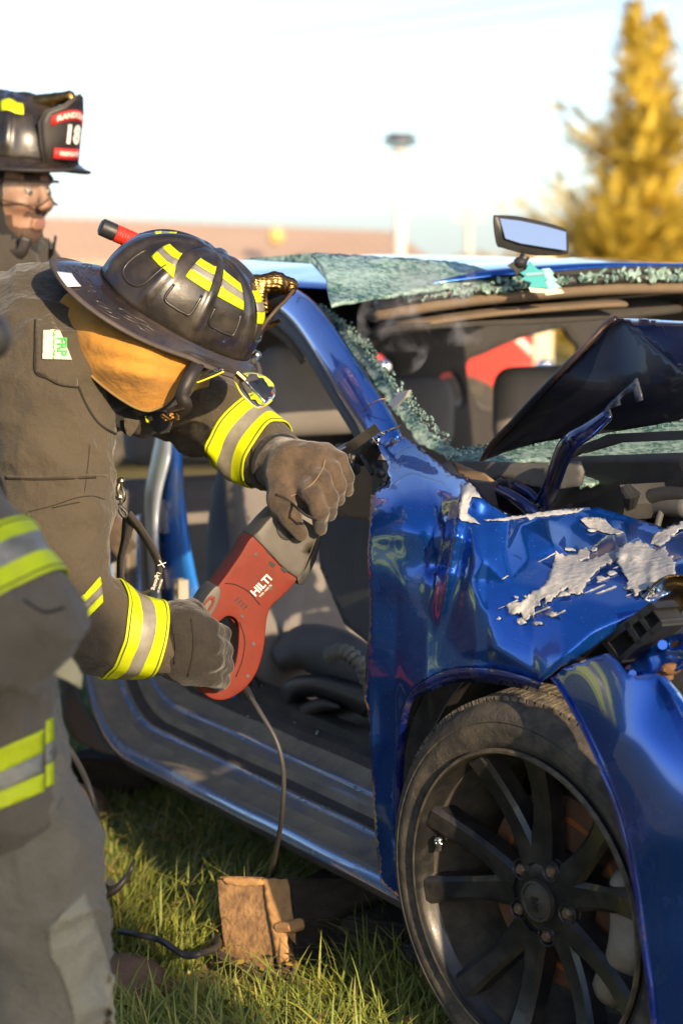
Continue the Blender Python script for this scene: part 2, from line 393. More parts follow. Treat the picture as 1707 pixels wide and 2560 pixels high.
HELM = mat("helmet_shell", (0.016, 0.013, 0.012), 0.3, 0, (0.055, 0.042, 0.028), 22, 0.10, 300, coat=0.45, mix=(0.42, 0.8), rvar=0.35, detail=9)
HELMB = mat("helmet_brim", (0.020, 0.015, 0.014), 0.26, 0, (0.05, 0.035, 0.025), 18, 0.10, 300, coat=0.6, mix=(0.42, 0.8), rvar=0.3)
EDGE = mat("brim_edging", (0.085, 0.068, 0.058), 0.7, 0, (0.055, 0.044, 0.038), 30, 0.2, 500)
LEATH = mat("black_leather", (0.014, 0.012, 0.012), 0.5, 0, (0.026, 0.02, 0.016), 40, 0.35, 500)
BRASS = mat("brass", (0.34, 0.20, 0.065), 0.34, 1.0, (0.14, 0.075, 0.03), 45, 0.15, 300, mix=(0.35, 0.75))
STEEL = mat("steel", (0.55, 0.53, 0.50), 0.3, 1.0, (0.36, 0.34, 0.3), 50)
CHROME = mat("chrome", (0.8, 0.8, 0.8), 0.08, 1.0)
BLUE = paint("blue_paint", (0.006, 0.085, 0.46), 0.10, metal=0.72)
BLUED = paint("dusty_lit_blue_paint", (0.03, 0.21, 0.72), 0.40, (0.24, 0.21, 0.16), 6.0, metal=0.05)  # dusty paint, its blue brightened so the shaded pillar looks lit
BLUEM = paint("road_film_paint", (0.006, 0.02, 0.2), 0.35, (0.07, 0.06, 0.05), 24.0)
SILLG = paint("dusty_sill_paint", (0.05, 0.07, 0.16), 1.25, (0.25, 0.21, 0.155), 5.0, metal=0.3)
UNDER = mat("hood_underside", (0.006, 0.008, 0.02), 0.42, 0.2, (0.012, 0.014, 0.026), 10, 0.08, 300, coat=0.25)
BLACKP = mat("black_plastic", (0.020, 0.020, 0.022), 0.45, 0, (0.034, 0.033, 0.031), 20, 0.25, 400)
DUSTP = mat("dusty_plastic", (0.03, 0.028, 0.026), 0.75, 0, (0.075, 0.064, 0.047), 14, 0.3, 250, mix=(0.4, 0.75))
GREYP = mat("grey_plastic", (0.07, 0.072, 0.076), 0.6, 0, (0.09, 0.088, 0.084), 12, 0.2, 400)
TRIMG = mat("interior_trim", (0.17, 0.17, 0.178), 0.8, 0, (0.145, 0.145, 0.15), 8, 0.25, 500)
HEADL = mat("headliner", (0.16, 0.115, 0.075), 0.95, 0, (0.13, 0.095, 0.062), 10, 0.3, 600)
HEADD = mat("shaded_headliner", (0.045, 0.041, 0.038), 0.95, 0, (0.036, 0.033, 0.031), 10, 0.3, 600)  # darker copy of the lining, cabin shade put into its colour
SEAT = mat("seat_fabric", (0.155, 0.142, 0.135), 0.95, 0, (0.19, 0.172, 0.16), 9, 0.4, 700)
SEATD = mat("seat_bolster", (0.105, 0.108, 0.118), 0.85, 0, (0.13, 0.133, 0.14), 9, 0.3, 700)
RUBBER = mat("tyre_rubber", (0.040, 0.036, 0.031), 0.8, 0, (0.15, 0.122, 0.085), 30, 0.5, 220, mix=(0.42, 0.8), detail=10)
TREAD = mat("tyre_tread", (0.05, 0.044, 0.036), 0.9, 0, (0.26, 0.215, 0.15), 45, 0.8, 160, mix=(0.38, 0.7), detail=10)
RIM = mat("black_alloy", (0.017, 0.017, 0.020), 0.34, 0.3, (0.07, 0.06, 0.048), 20, 0.10, 300, coat=0.3, mix=(0.45, 0.85), rvar=0.35, detail=10)
RIMD = mat("dirty_alloy", (0.035, 0.032, 0.030), 0.6, 0.2, (0.12, 0.10, 0.072), 26, 0.3, 200, mix=(0.4, 0.8), detail=10)
DISC = mat("brake_disc", (0.17, 0.115, 0.085), 0.5, 0.4, (0.28, 0.11, 0.045), 14, 0.2, 200, mix=(0.4, 0.7))
CALIP = mat("caliper", (0.22, 0.185, 0.145), 0.6, 0.3, (0.30, 0.25, 0.18), 20, 0.3, 150)
NUT = mat("lug_nut", (0.30, 0.23, 0.16), 0.55, 0.6, (0.18, 0.12, 0.08), 60)
FILL = mat("body_filler", (0.30, 0.31, 0.33), 0.6, 0, (0.46, 0.44, 0.40), 16, 0.5, 90, mix=(0.4, 0.75))
GLASSG = glassy("crazed_glass", (0.07, 0.17, 0.15), 0.18, 0.35, 130, (0.48, 0.66, 0.60))
GLASSR = glassy("crushed_glass", (0.10, 0.25, 0.23), 0.16, 0.55, 140, (0.55, 0.72, 0.67))
REDP = mat("red_tool_plastic", (0.17, 0.020, 0.008), 0.5, 0, (0.11, 0.014, 0.008), 14, 0.10, 400, mix=(0.4, 0.8), detail=9, spec=0.25)
GREYT = mat("grey_tool_plastic", (0.10, 0.092, 0.078), 0.5, 0, (0.075, 0.066, 0.055), 16, 0.1, 500)
REDT = mat("red_rubber_grip", (0.65, 0.03, 0.015), 0.45, 0, None)
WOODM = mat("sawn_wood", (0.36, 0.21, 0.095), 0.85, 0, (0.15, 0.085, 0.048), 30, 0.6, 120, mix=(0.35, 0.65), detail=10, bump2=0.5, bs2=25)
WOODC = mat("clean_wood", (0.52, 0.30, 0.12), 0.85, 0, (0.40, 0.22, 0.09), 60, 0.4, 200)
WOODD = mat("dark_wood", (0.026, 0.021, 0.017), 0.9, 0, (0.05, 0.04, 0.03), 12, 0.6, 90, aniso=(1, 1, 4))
CABLE = mat("cable", (0.045, 0.045, 0.048), 0.5, 0, (0.06, 0.058, 0.058), 30)
SKIN = mat("skin", (0.31, 0.175, 0.112), 0.55, 0, (0.26, 0.14, 0.088), 30, 0.2, 350); SKIN.node_tree.nodes["Principled BSDF"].inputs["Subsurface Weight"].default_value = 0.12
BOOT = mat("boot_leather", (0.17, 0.105, 0.065), 0.75, 0, (0.09, 0.055, 0.035), 25, 0.4, 200, mix=(0.35, 0.7))
SOLE = mat("boot_sole", (0.02, 0.016, 0.013), 0.9, 0, (0.045, 0.034, 0.025), 30, 0.5, 150)
WHITEP = mat("white_paint", (0.78, 0.77, 0.74), 0.5, 0, (0.7, 0.68, 0.64), 10)
PRINTW = mat("white_print", (0.75, 0.72, 0.65), 0.6)
PRINTG = mat("green_print", (0.05, 0.38, 0.08), 0.7)
PATCH = mat("patch_cloth", (0.66, 0.60, 0.50), 0.9, 0, (0.6, 0.54, 0.45), 40, 0.3, 900)
BADGER = mat("badge_red", (0.55, 0.025, 0.02), 0.5)
TEAL = mat("teal_card", (0.04, 0.30, 0.33), 0.6, 0, (0.05, 0.34, 0.36), 20)
TEALL = mat("pale_teal_card", (0.22, 0.42, 0.46), 0.6, 0, (0.26, 0.46, 0.5), 20)
CREAM = mat("cream_card", (0.60, 0.56, 0.42), 0.6)
STRAPB = cloth("strap_webbing", (0.040, 0.034, 0.030), (0.055, 0.047, 0.042), 20.0, weave=1500)
CANVAS = cloth("cream_webbing", (0.60, 0.53, 0.33), (0.52, 0.46, 0.29), 20.0, weave=1500)
LENS = bpy.data.materials.new("eye_lens"); LENS.use_nodes = True
_b = LENS.node_tree.nodes["Principled BSDF"]; _b.inputs["Base Color"].default_value = (0.95, 0.97, 0.95, 1); _b.inputs["Roughness"].default_value = 0.04; _b.inputs["Transmission Weight"].default_value = 1.0; _b.inputs["IOR"].default_value = 1.12; _b.inputs["Coat Weight"].default_value = 0.6
CLEAR = mat("clear_plastic", (0.9, 0.9, 0.88), 0.05); CLEAR.node_tree.nodes["Principled BSDF"].inputs["Alpha"].default_value = 0.025
YEDGE = mat("amber_lens_edge", (0.85, 0.62, 0.03), 0.25)
def words(text, size, depth=0.0006, bold=0.0):
    c = bpy.data.curves.new("lettering", 'FONT'); c.body = text; c.size = size; c.extrude = depth; c.offset = bold; c.align_x = 'CENTER'; c.align_y = 'CENTER'; c.resolution_u = 3
    o = bpy.data.objects.new("lettering", c); COL.objects.link(o); dg = bpy.context.evaluated_depsgraph_get(); me = bpy.data.meshes.new_from_object(o.evaluated_get(dg))
    bpy.data.objects.remove(o); V = np.array([v.co[:] for v in me.vertices]); Fc = [tuple(p.vertices) for p in me.polygons]; bpy.data.meshes.remove(me); return V, Fc
def letter(name, text, size, c, ux, uy, m, parent, bend=None, bold=0.0, sx=1.0):
    V, Fc = words(text, size, 0.0005, bold); ux = unit(ux); uy = unit(uy); n = np.cross(ux, uy)
    P = []
    for v in V:
        q = np.asarray(c)+ux*v[0]*sx+uy*v[1]+n*v[2]
        P.append(bend(q) if bend else q)
    return mesh_obj(name, P, Fc, m, parent, smooth=False)
SILLB = paint("sill_blue", (0.05, 0.09, 0.22), 1.3, (0.22, 0.19, 0.15), 5.0, metal=0.4)
SILLT = mat("sill_dust", (0.30, 0.25, 0.18), 0.9, 0, (0.15, 0.135, 0.125), 9, 0.3, 200, mix=(0.40, 0.70), detail=9)
SILLK = mat("sill_underbody", (0.075, 0.062, 0.055), 0.8, 0, (0.035, 0.032, 0.034), 10, 0.4, 150, mix=(0.4, 0.7))
SILLE = paint("sill_sky_edge", (0.20, 0.33, 0.60), 0.25, (0.30, 0.26, 0.2), 14.0, metal=0.3)  # sky reflected along the pressed edges, put into a paler blue
# ------------------------------------------------------------------ the wrecked car (everything of it is parented to this empty)
p0 = car(0.5, 0.9, 0.0)
CAR = empty("wrecked_car", p0, "wrecked blue car with its doors cut off, torn front wing and folded bonnet", "car")
sd0 = lambda t: (lambda x, y: side(x, y, t))

# ---- right front wing, crumpled
WING_C = [
 (925,1190,0.0200),(925,1300,0.0000),(928,1500,0.0000),(925,1700,-0.0040),(925,1900,0.0000),(930,2180,0.0100),(985,2180,0.0000),(960,1095,0.0750),(1010,1105,0.1000),(1080,1150,0.0850),(1165,1195,0.0270),(960,1160,0.0350),(1000,1250,0.0015),(1035,1180,0.0450),(1040,1330,0.0074),(985,1380,0.0030),(1100,1260,0.0186),(1130,1230,0.0112),(1000,1460,-0.0037),(1050,1440,0.0067),(1060,1520,0.0045),(1092,1560,-0.0015),(1085,1350,0.0167),(1105,1420,0.0112),(1120,1330,0.0074),(1140,1250,-0.0007),(1128,1330,-0.0030),(1118,1430,-0.0052),(1108,1520,-0.0060),(1000,1620,-0.0022),(990,1800,-0.0045),(960,1750,-0.0015),(1060,1680,-0.0089),(1170,1225,0.0000),(1200,1290,0.0100),(1270,1293,0.0300),(1210,1400,-0.0220),(1210,1520,-0.0300),(1240,1620,-0.0340),(1150,1640,-0.0112),(1180,1450,-0.0220),(1180,1320,-0.0060),(1300,1310,0.0750),(1320,1400,0.0500),(1262,1380,0.0040),(1275,1460,-0.0120),(1300,1540,-0.0200),(1345,1640,-0.0300),(1360,1292,0.1500),(1380,1360,0.1000),(1420,1320,0.1900),(1340,1470,0.0100),(1420,1440,0.0620),(1420,1390,0.1250),(1480,1290,0.2600),(1480,1360,0.2000),(1500,1430,0.1150),(1400,1530,0.0000),(1470,1500,0.0400),(1560,1300,0.3000),(1570,1370,0.2100),(1600,1440,0.1400),(1640,1335,0.3000),(1707,1330,0.3300),(1720,1400,0.2200),(1720,1480,0.1500),(1540,1520,0.0550),(1480,1580,0.0120),(1410,1640,-0.0220),(1360,1695,-0.0340),(1900,1300,0.4200),(1900,1500,0.3000),(2000,1400,0.4200)]
WING = rbf(WING_C)
def facets(ctrl):
    """the same survey points joined by flat facets, so that the sheet breaks along sharp creases"""
    pts_ = [Vector((c[0], c[1])) for c in ctrl]; r = delaunay_2d_cdt(pts_, [], [], 0, 1e-4); vo = r[0]; zo = [ctrl[o_[0]][2] if o_ else 0 for o_ in r[3]]
    T = []
    for f in r[2]:
        A_, B_, C_ = (vo[i] for i in f); den = (B_.y-C_.y)*(A_.x-C_.x)+(C_.x-B_.x)*(A_.y-C_.y)
        T.append((A_, B_, C_, den, [zo[i] for i in f], min(A_.x, B_.x, C_.x), max(A_.x, B_.x, C_.x), min(A_.y, B_.y, C_.y), max(A_.y, B_.y, C_.y)))
    def f(x, y):
        for A_, B_, C_, den, z, x0, x1, y0, y1 in T:
            if x0 <= x <= x1 and y0 <= y <= y1 and den:
                u = ((B_.y-C_.y)*(x-C_.x)+(C_.x-B_.x)*(y-C_.y))/den; v = ((C_.y-A_.y)*(x-C_.x)+(A_.x-C_.x)*(y-C_.y))/den
                if u >= -1e-6 and v >= -1e-6 and u+v <= 1+1e-6: return u*z[0]+v*z[1]+(1-u-v)*z[2]
        return None
    return f
WINGF = facets(WING_C)
def wing_t(x, y):
    t = WING(x, y); q = WINGF(x, y)
    if q is not None: k = min(1, max(0, (x-1060)/120)); t = t*(1-(.25+.45*k))+q*(.25+.45*k)
    t -= (.078*min(1, max(0, (1330-x)/405))+.030*min(1, max(0, (1215-x)/150)))*(lambda q: q*q*(3-2*q))(min(1, max(0, (y-1090)/260)))
    t += .036*min(1, max(0, (y-1230)/420))*min(1, max(0, (1190-x)/200))
    # the hard pleat that runs down from the torn corner
    d = abs((x-1165)+(y-1200)*0.185)/(9+0.02*max(0, y-1180)); k = max(0, 1-abs(y-1390)/210.0)
    t += -.012*k*max(0, 1-d)+.005*k*math.exp(-((d-2.2)**2))
    fl = min(1, max(0, (1180-x)/90)); t += fl*.0060*noise.noise(Vector((x*.0085, y*.0065, 3)))+(1-fl)*.0022*noise.noise(Vector((x*.010, y*.010, 5)))
    return t
wf = lambda x, y: side(x, y, wing_t(x, y))
wing_px = [(943,1108),(985,1085),(1012,1092),(1050,1118),(1088,1150),(1132,1185),(1165,1196),(1183,1215),(1225,1262),(1276,1290),(1340,1280),(1420,1270),(1492,1268),(1560,1288),(1640,1312),(1660,1322),(1725,1296),(1850,1290),(1960,1330),(1960,1440),
 (1725,1450),(1640,1500),(1560,1560),(1480,1620),(1428,1655),(1400,1668),(1375,1690),(1350,1706),(1310,1690),(1240,1672),(1165,1668),(1110,1676),(1060,1700),(1020,1738),(1000,1800),(992,1880),(985,1990),(985,2100),(1010,2265),(985,2235),(950,2200),(938,2100),
 (930,1960),(926,1880),(920,1780),(910,1745),(916,1640),(924,1560),(922,1480),(918,1380),(924,1300),(926,1238),(945,1225),(968,1212),(975,1195),(968,1178),(972,1165),(965,1148),(950,1128)]
wing = sheet("front_wing", wing_px, wf, BLUE, CAR, step=9, thick=0.0012)
# paler crushed filler and flaked primer on the wing
def patch(name, px, m, lift=.003, amp=4.0, step=6, seed=1, curl=0.006, parent=wing, base=wing_t):
    rnd = random.Random(seed)
    pr = ragged(px, step, amp, seed)
    def fn(x, y):
        e = noise.noise(Vector((x*.03, y*.03, seed))); return side(x, y, base(x, y)-lift-curl*max(0, e)-.002*noise.noise(Vector((x*.12, y*.12, seed))))
    o = sheet(name, pr, fn, m, parent, step=6); solid(o, .0009, -1); return o
patch("filler_patch", [(1262,1512),(1300,1505),(1330,1480),(1365,1455),(1375,1420),(1388,1378),(1420,1390),(1470,1366),(1472,1395),(1440,1405),(1500,1388),(1545,1370),(1560,1392),(1510,1410),(1462,1455),(1456,1485),(1418,1480),(1420,1465),(1385,1490),(1365,1510),(1360,1495),(1335,1520),(1335,1545),(1322,1530),(1318,1550),(1306,1548),(1304,1530),(1275,1535)], FILL, seed=3)
patch("filler_patch", [(1530,1380),(1560,1358),(1600,1350),(1640,1372),(1665,1365),(1668,1395),(1690,1405),(1684,1435),(1725,1440),(1725,1458),(1670,1462),(1625,1485),(1620,1465),(1598,1480),(1585,1488),(1582,1470),(1562,1470),(1572,1450),(1550,1420)], FILL, seed=5, curl=.018, lift=.006)
patch("filler_patch", [(1450,1296),(1480,1292),(1512,1296),(1530,1318),(1555,1330),(1540,1335),(1500,1328),(1470,1318)], FILL, seed=8, amp=2)
patch("filler_patch", [(1640,1330),(1670,1316),(1725,1300),(1725,1312),(1680,1335),(1650,1368),(1625,1360)], FILL, seed=11, amp=4)
patch("filler_patch", [(1150,1212),(1175,1205),(1190,1225),(1205,1245),(1178,1240),(1168,1285),(1200,1310),(1150,1300),(1142,1272),(1152,1240)], FILL, seed=14, amp=2, lift=.002, curl=.002)
patch("filler_patch", [(1205,1300),(1270,1293),(1330,1283),(1400,1274),(1460,1270),(1440,1282),(1340,1292),(1325,1300),(1315,1292),(1262,1302)], FILL, seed=15, amp=1.5, lift=.002, curl=.001)
rnd = random.Random(77)
for _ in range(26):                                        # loose flakes round the big tears
    cx, cy = rnd.choice(((1300,1520),(1400,1470),(1560,1450),(1620,1470),(1500,1340),(1440,1400),(1350,1500),(1660,1400))); cx += rnd.uniform(-60, 60); cy += rnd.uniform(-35, 45); r_ = rnd.uniform(4, 13); a0 = rnd.uniform(0, 6.28)
    if cy < 1300 or cy > 1600 or cx > 1690: continue
    patch("paint_flake", [(cx+r_*rnd.uniform(.5, 1.5)*math.cos(a0+k*1.05), cy+.6*r_*rnd.uniform(.5, 1.5)*math.sin(a0+k*1.05)) for k in range(6)], FILL, seed=100+_, amp=1.5, step=6, curl=.008)
for _ in range(22):                                        # scrape marks running into the tears
    x0 = rnd.uniform(1240, 1600); y0 = rnd.uniform(1400, 1560); l = rnd.uniform(14, 60); w_ = rnd.uniform(1.2, 3.2); sl = -.42+rnd.uniform(-.12, .12)
    if y0 > 1555-.35*(x0-1240)+60: continue
    patch("scrape_mark", [(x0, y0), (x0+l, y0+sl*l-w_), (x0+l*1.1, y0+sl*l), (x0+l*.5, y0+sl*l*.5+w_)], FILL, seed=300+_, amp=.5, step=8, curl=0, lift=.0016)
# rolled wheel-arch lip with road film
def strip(name, pts, wd, t, m, parent, k=6, th=.002, base=None):
    P = spline([np.array([*p, 0.0]) for p in pts], k); V = []; Fc = []
    for i, p in enumerate(P):
        d = P[min(i+1, len(P)-1)]-P[max(i-1, 0)]; n = unit(np.array([-d[1], d[0]])); w = wd if np.isscalar(wd) else np.interp(i/(len(P)-1), np.linspace(0, 1, len(wd)), wd)
        tt = t if base is None else base(p[0], p[1])+t
        V.append(side(p[0], p[1], tt)); V.append(side(p[0]+n[0]*w, p[1]+n[1]*w, tt+.012))
    for i in range(len(P)-1): Fc.append((2*i, 2*i+1, 2*i+3, 2*i+2))
    o = fixn(mesh_obj(name, V, Fc, m, parent)); solid(o, th, 0); return o
strip("arch_lip", [(1012,2268),(990,2150),(986,2000),(993,1880),(1002,1800),(1022,1740),(1062,1702),(1112,1678),(1165,1670),(1240,1674),(1310,1692),(1352,1708)], [26,22,20,18,16,14,30,34,34,36,30,26], -.0035, BLUEM, wing, base=lambda x, y: wing_t(x, y)-.004)

# ---- front bumper cover (torn loose, hangs beside the wheel)
BUMP = rbf([(1385,1690,-.045),(1500,1640,-.045),(1640,1690,-.045),(1725,1760,-.030),(1450,1850,-.060),(1560,1850,-.072),(1725,1900,-.066),(1530,2050,-.070),(1640,2100,-.084),(1725,2200,-.082),(1590,2300,-.078),(1690,2400,-.086),(1620,2560,-.082),(1725,2600,-.084),(1640,2700,-.080),(1725,2700,-.082),(1900,1900,-.045),(1900,2300,-.066),(1900,2700,-.070),(2150,1950,.10),(2150,2300,.07),(2150,2800,.07),(2300,2000,.33),(2300,2400,.29),(2300,2900,.29)])
bf = lambda x, y: side(x, y, BUMP(x, y))
bump = sheet("front_bumper", [(1378,1696),(1412,1668),(1460,1650),(1515,1634),(1540,1652),(1565,1685),(1590,1690),(1640,1684),(1665,1700),(1690,1728),(1735,1800),(1850,1830),(2050,1850),(2300,1880),(2300,2960),(1900,2900),(1735,2800),(1640,2760),(1628,2600),(1618,2480),(1600,2360),(1580,2220),(1558,2110),(1530,2010),(1500,1930),(1465,1850),(1430,1780),(1398,1725)], bf, BLUE, CAR, step=14, thick=.003)
strip("bumper_lip", [(1376,1694),(1398,1725),(1430,1780),(1465,1850),(1500,1930),(1530,2010),(1558,2110),(1580,2220),(1600,2360),(1618,2480),(1628,2600),(1640,2760)], [-4,-8,-14,-20,-26,-32,-34,-34,-30,-28,-26,-24], -.006, BLUEM, bump, base=lambda x, y: BUMP(x, y))
# pale facet where the bumper's top corner folds back
sheet("bumper_fold", [(1640,1686),(1662,1690),(1700,1735),(1738,1800),(1738,1850),(1700,1790),(1668,1725)], lambda x, y: side(x, y, BUMP(x, y)-.008+.0022*max(0, 1760-y-(1707-x)*1.1)*.3), BLUE, bump, step=10, thick=.002)

# ---- headlight opening: bracket, lamp bowl, inner metal
dk = lambda x, y: side(x, y, .10)
hb = MB()
for a, b_, c, d in [((1398,1672),(1500,1596),(1505,1606),(1412,1680)), ((1500,1596),(1625,1505),(1640,1520),(1512,1610)), ((1615,1510),(1648,1548),(1655,1560),(1636,1530)), ((1500,1605),(1545,1660),(1555,1655),(1515,1602)), ((1545,1660),(1655,1566),(1650,1550),(1540,1648)), ((1556,1560),(1592,1612),(1604,1606),(1568,1553)), ((1586,1538),(1626,1590),(1634,1584),(1596,1532))]:
    hb.prism([side(*q, .045) for q in (a, b_, c, d)], CB*.04)
hbo = hb.build("headlamp_bracket", BLACKP, CAR, smooth=False)
sheet("bracket_back", [(1500,1606),(1618,1515),(1650,1555),(1545,1652)], lambda x, y: side(x, y, .085), DUSTP, hbo, step=20, thick=.004)
ms = MB(); ms.sphere(side(1590,1580,.075), .012, 12, sc=(1.3, 1, .8)); ms.build("lamp_socket", mat("rusty_socket", (.16,.05,.02), .7), hbo)
def bowl(c, r, ax, m, name, parent, k=.7):
    ax = unit(ax); u = unit(np.cross(ax, [0, 0, 1])); v = np.cross(ax, u); rings = []
    for i in range(9):
        a = i/8*math.pi/2; rings.append([np.asarray(c)-ax*r*k*math.cos(a)+r*math.sin(a)*(u*math.cos(b)+v*math.sin(b)) if i else np.asarray(c)-ax*r*k+1e-4*(u*math.cos(b)+v*math.sin(b)) for b in np.linspace(0, 2*math.pi, 24, endpoint=False)])
    o = loft_obj(name, rings, m, parent, cap=False); solid(o, .002, 0); return o
bowl(side(1690,1530,.12), .055, [-.5, -.8, .1], mat("lamp_reflector", (.55,.45,.28), .18, 1.0, (.2,.15,.08), 18), "headlamp_bowl", CAR)
sheet("radiator_support", [(1548,1672),(1655,1572),(1668,1590),(1700,1582),(1725,1600),(1725,1660),(1700,1668),(1672,1684),(1640,1700),(1595,1700),(1570,1690)], lambda x, y: side(x, y, .06+.00016*(1690-y)+.005*noise.noise(Vector((x*.03, y*.03, 0)))), BLUE, CAR, step=12, thick=.004,
      holes=[smooth_outline([(1670,1606),(1692,1600),(1695,1612),(1674,1620)], 3)])
for x, y, r in ((1655,1612,.007),(1580,1685,.006)):
    rb = MB(); rb.cyl(side(x, y, .048), side(x, y, .062), r, 14); rb.build("support_bolt", BLUE, CAR)
ru = mat("rust", (.09,.04,.015), .85, 0, (.18,.09,.035), 40, .6, 120); tr = MB()
for x, y in ((1640,1705),(1658,1692),(1676,1672)): tr.sphere(side(x, y, .06), .010, 10, sc=(1.5, .8, .9))
tr.build("torn_weld", ru, CAR)
# dark structure seen through the openings
sheet("engine_bay_wall", [(1180,1150),(1740,1130),(1740,2760),(1560,2760),(1560,1720),(1420,1600),(1240,1400)], lambda x, y: side(x, y, .42), BLACKP, CAR, step=60, thick=.004)

LINER = mat("arch_liner_felt", (.030,.025,.020), .9, 0, (.075,.06,.042), 26, .4, 200, mix=(.4,.75))
# ---- wheel-arch liner and the strip of tub behind the tyre
ln = [car(.47*math.cos(a)-.02, tt, .31+.40*math.sin(a)) for tt in (.03, .30) for a in np.linspace(R(-30), R(200), 30)]
lm = mesh_obj("arch_liner", ln, [(i, i+1, 31+i, 30+i) for i in range(29)], BLACKP, CAR); solid(lm, .004, 0)
lb = [car(-.02, .31, .31)]+[car(.48*math.cos(a)-.02, .305, .31+.41*math.sin(a)) for a in np.linspace(R(-30), R(200), 30)]
mesh_obj("arch_inner_wall", lb, [(0, i, i+1) for i in range(1, 30)], BLACKP, CAR)
sheet("liner_edge", [(1010,1742),(1040,1712),(1090,1688),(1060,1740),(1030,1800),(1012,1880),(1006,1980),(1008,2080),(1016,2200),(1000,2260),(990,2150),(986,2000),(992,1880)], lambda x, y: side(x, y, .035+.0006*(x-990)), LINER, CAR, step=14, thick=.003)

sheet("hinge_pillar_lining", [(940,1690),(1180,1660),(1180,1760),(1090,1900),(1040,2100),(1030,2280),(985,2250),(945,2120)], lambda x, y: side(x, y, .085), LINER, CAR, step=30, thick=.004)
# ---- sill (rocker) below the door openings: pressed steps, dusty
prof = [(0.06,.215),(0.03,.200),(0.0,.203),(-.012,.222),(-.012,.236),(-.006,.246),(.004,.250),(.016,.251),(.040,.262),(.048,.278),(.056,.284),(.064,.284),(.088,.290),(.096,.304),(.104,.320),(.112,.326),(.124,.327),(.150,.348),(.158,.364),(.190,.370),(.196,.330),(.20,.22)]
pm = [3, 3, 3, 4, 4, 1, 2, 2, 0, 4, 1, 3, 2, 0, 4, 1, 2, 3, 3, 3, 3, 3]
def ringloft(name, rings, mats, mi, parent):
    m = len(rings); n = len(rings[0]); V = [p for r in rings for p in r]; Fc = []; M = []
    for i in range(m-1):
        for j in range(n): Fc.append((i*n+j, i*n+(j+1) % n, (i+1)*n+(j+1) % n, (i+1)*n+j)); M.append(mi[j])
    o = fixn(mesh_obj(name, V, Fc, mats, parent, True, M)); sharp(o, 50); return o
ss = np.linspace(.40, 1.66, 30)
rings = [[car(s, t, z+.002*noise.noise(Vector((s*6, t*20, z*9)))) for t, z in prof] for s in ss]
sill = ringloft("sill_panel", rings, [SILLB, SILLB, SILLT, SILLK, SILLE], pm, CAR)
# rear door opening: steps sweep up to the rear arch
rr = []
for s, dz, dt in [(1.66,0,0),(1.72,.010,.0),(1.78,.028,.002),(1.84,.056,.006),(1.90,.096,.012),(1.95,.145,.02),(1.99,.205,.03),(2.02,.28,.04),(2.045,.38,.05)]:
    rr.append([car(s-(z-.2)*min(1, dz*5)*.55, t+dt, z+dz) for t, z in prof])
sheet_m = ringloft("rear_opening_sill", rr, [SILLB, SILLB, SILLT, SILLK, SILLE], pm, CAR)
sheet("rear_quarter", [(175,1640),(205,1755),(260,1845),(290,1890),(250,1880),(190,1850),(160,1800),(150,1700),(158,1560)], lambda x, y: side(x, y, .0), GREYP, CAR, step=14, thick=.004)
# carpet edge / scuff plate inside the front opening
scuff = [[car(s, t, z) for t, z in ((.186,.366),(.19,.386),(.25,.392),(.27,.352))] for s in np.linspace(.45, 1.55, 12)]
loft_obj("scuff_plate", scuff, DUSTP, CAR, auto=40)
fl = [car(s, t, .27) for s, t in ((.2,.2),(2.6,.2),(2.6,1.7),(.2,1.7))]
o = mesh_obj("floor_pan", fl, [(0, 1, 2, 3)], BLACKP, CAR, smooth=False); solid(o, .02)
gl = MB(); rnd = random.Random(4)
for _ in range(60):
    s = rnd.uniform(.5, 2.1); t = rnd.choice((.045, .06, .10, .15, .165, .22)); z = {.045:.285,.06:.285,.10:.322,.15:.349,.165:.367,.22:.391}[t]
    a = rnd.uniform(0, 6.3); r = rnd.uniform(.0012, .0032); c = car(s, t+rnd.uniform(-.008, .008), z+r*.5)
    gl.box(c, np.array([math.cos(a), math.sin(a), 0])*r, np.array([-math.sin(a), math.cos(a), .3])*r, np.array([0, 0, 1])*r*.6)
tag(gl.build("glass_crumbs", GLASSR, CAR, smooth=False), kind="stuff")

# ---- A-pillar with its cut marks
pl = [((962,1108),.085),((942,1060),.095),((902,995),.12),((858,925),.15),((822,868),.18),((786,815),.21),((752,775),.235),((712,745),.26),((668,722),.285),((632,712),.30),((600,716),.31),((565,730),.315)]
def pillar(name, cl, w0, m, dt0, dt1, parent=CAR, n=12, k=5, lean=0.0, e=.75):
    Q = spline([np.array([*c[0], c[1]]) for c in cl], k); rings = []
    for i, q in enumerate(Q):
        d = Q[min(i+1, len(Q)-1)]-Q[max(i-1, 0)]; nn = unit(np.array([-d[1], d[0]])); w = np.interp(i/(len(Q)-1), np.linspace(0, 1, len(w0)), w0); ring = []
        for j in range(n):
            a = 2*math.pi*j/n; ca, sa = math.cos(a), math.sin(a)
            u = math.copysign(abs(ca)**e, ca)*w; vv = math.copysign(abs(sa)**e, sa)*.5
            ring.append(side(q[0]+nn[0]*u, q[1]+nn[1]*u, q[2]+dt0+(dt1-dt0)*(vv+.5)-lean*nn[1]*u*7.2e-4))
        rings.append(ring)
    return loft_obj(name, rings, m, parent)
apil = pillar("front_pillar", pl, [46,45,44,43,42,40,38,34,31,30,30,30], BLUE, 0, .07, n=20, lean=.75, e=.5)
def px_line(P, t, r, m, name, parent, n=6):
    return tube_obj(name, [side(x, y, tt) for x, y, tt in P], r, m, parent, n=n, k=5)
px_line([(902,1030,.098),(920,1015,.088),(945,1000,.094),(968,996,.11)], 0, .0011, mat("copper_scrape", (.35,.18,.08), .5, .6), "cut_mark", apil)
px_line([(930,1118,.075),(945,1095,.068),(970,1076,.074),(1002,1064,.098)], 0, .0020, BLACKP, "saw_cut", apil)
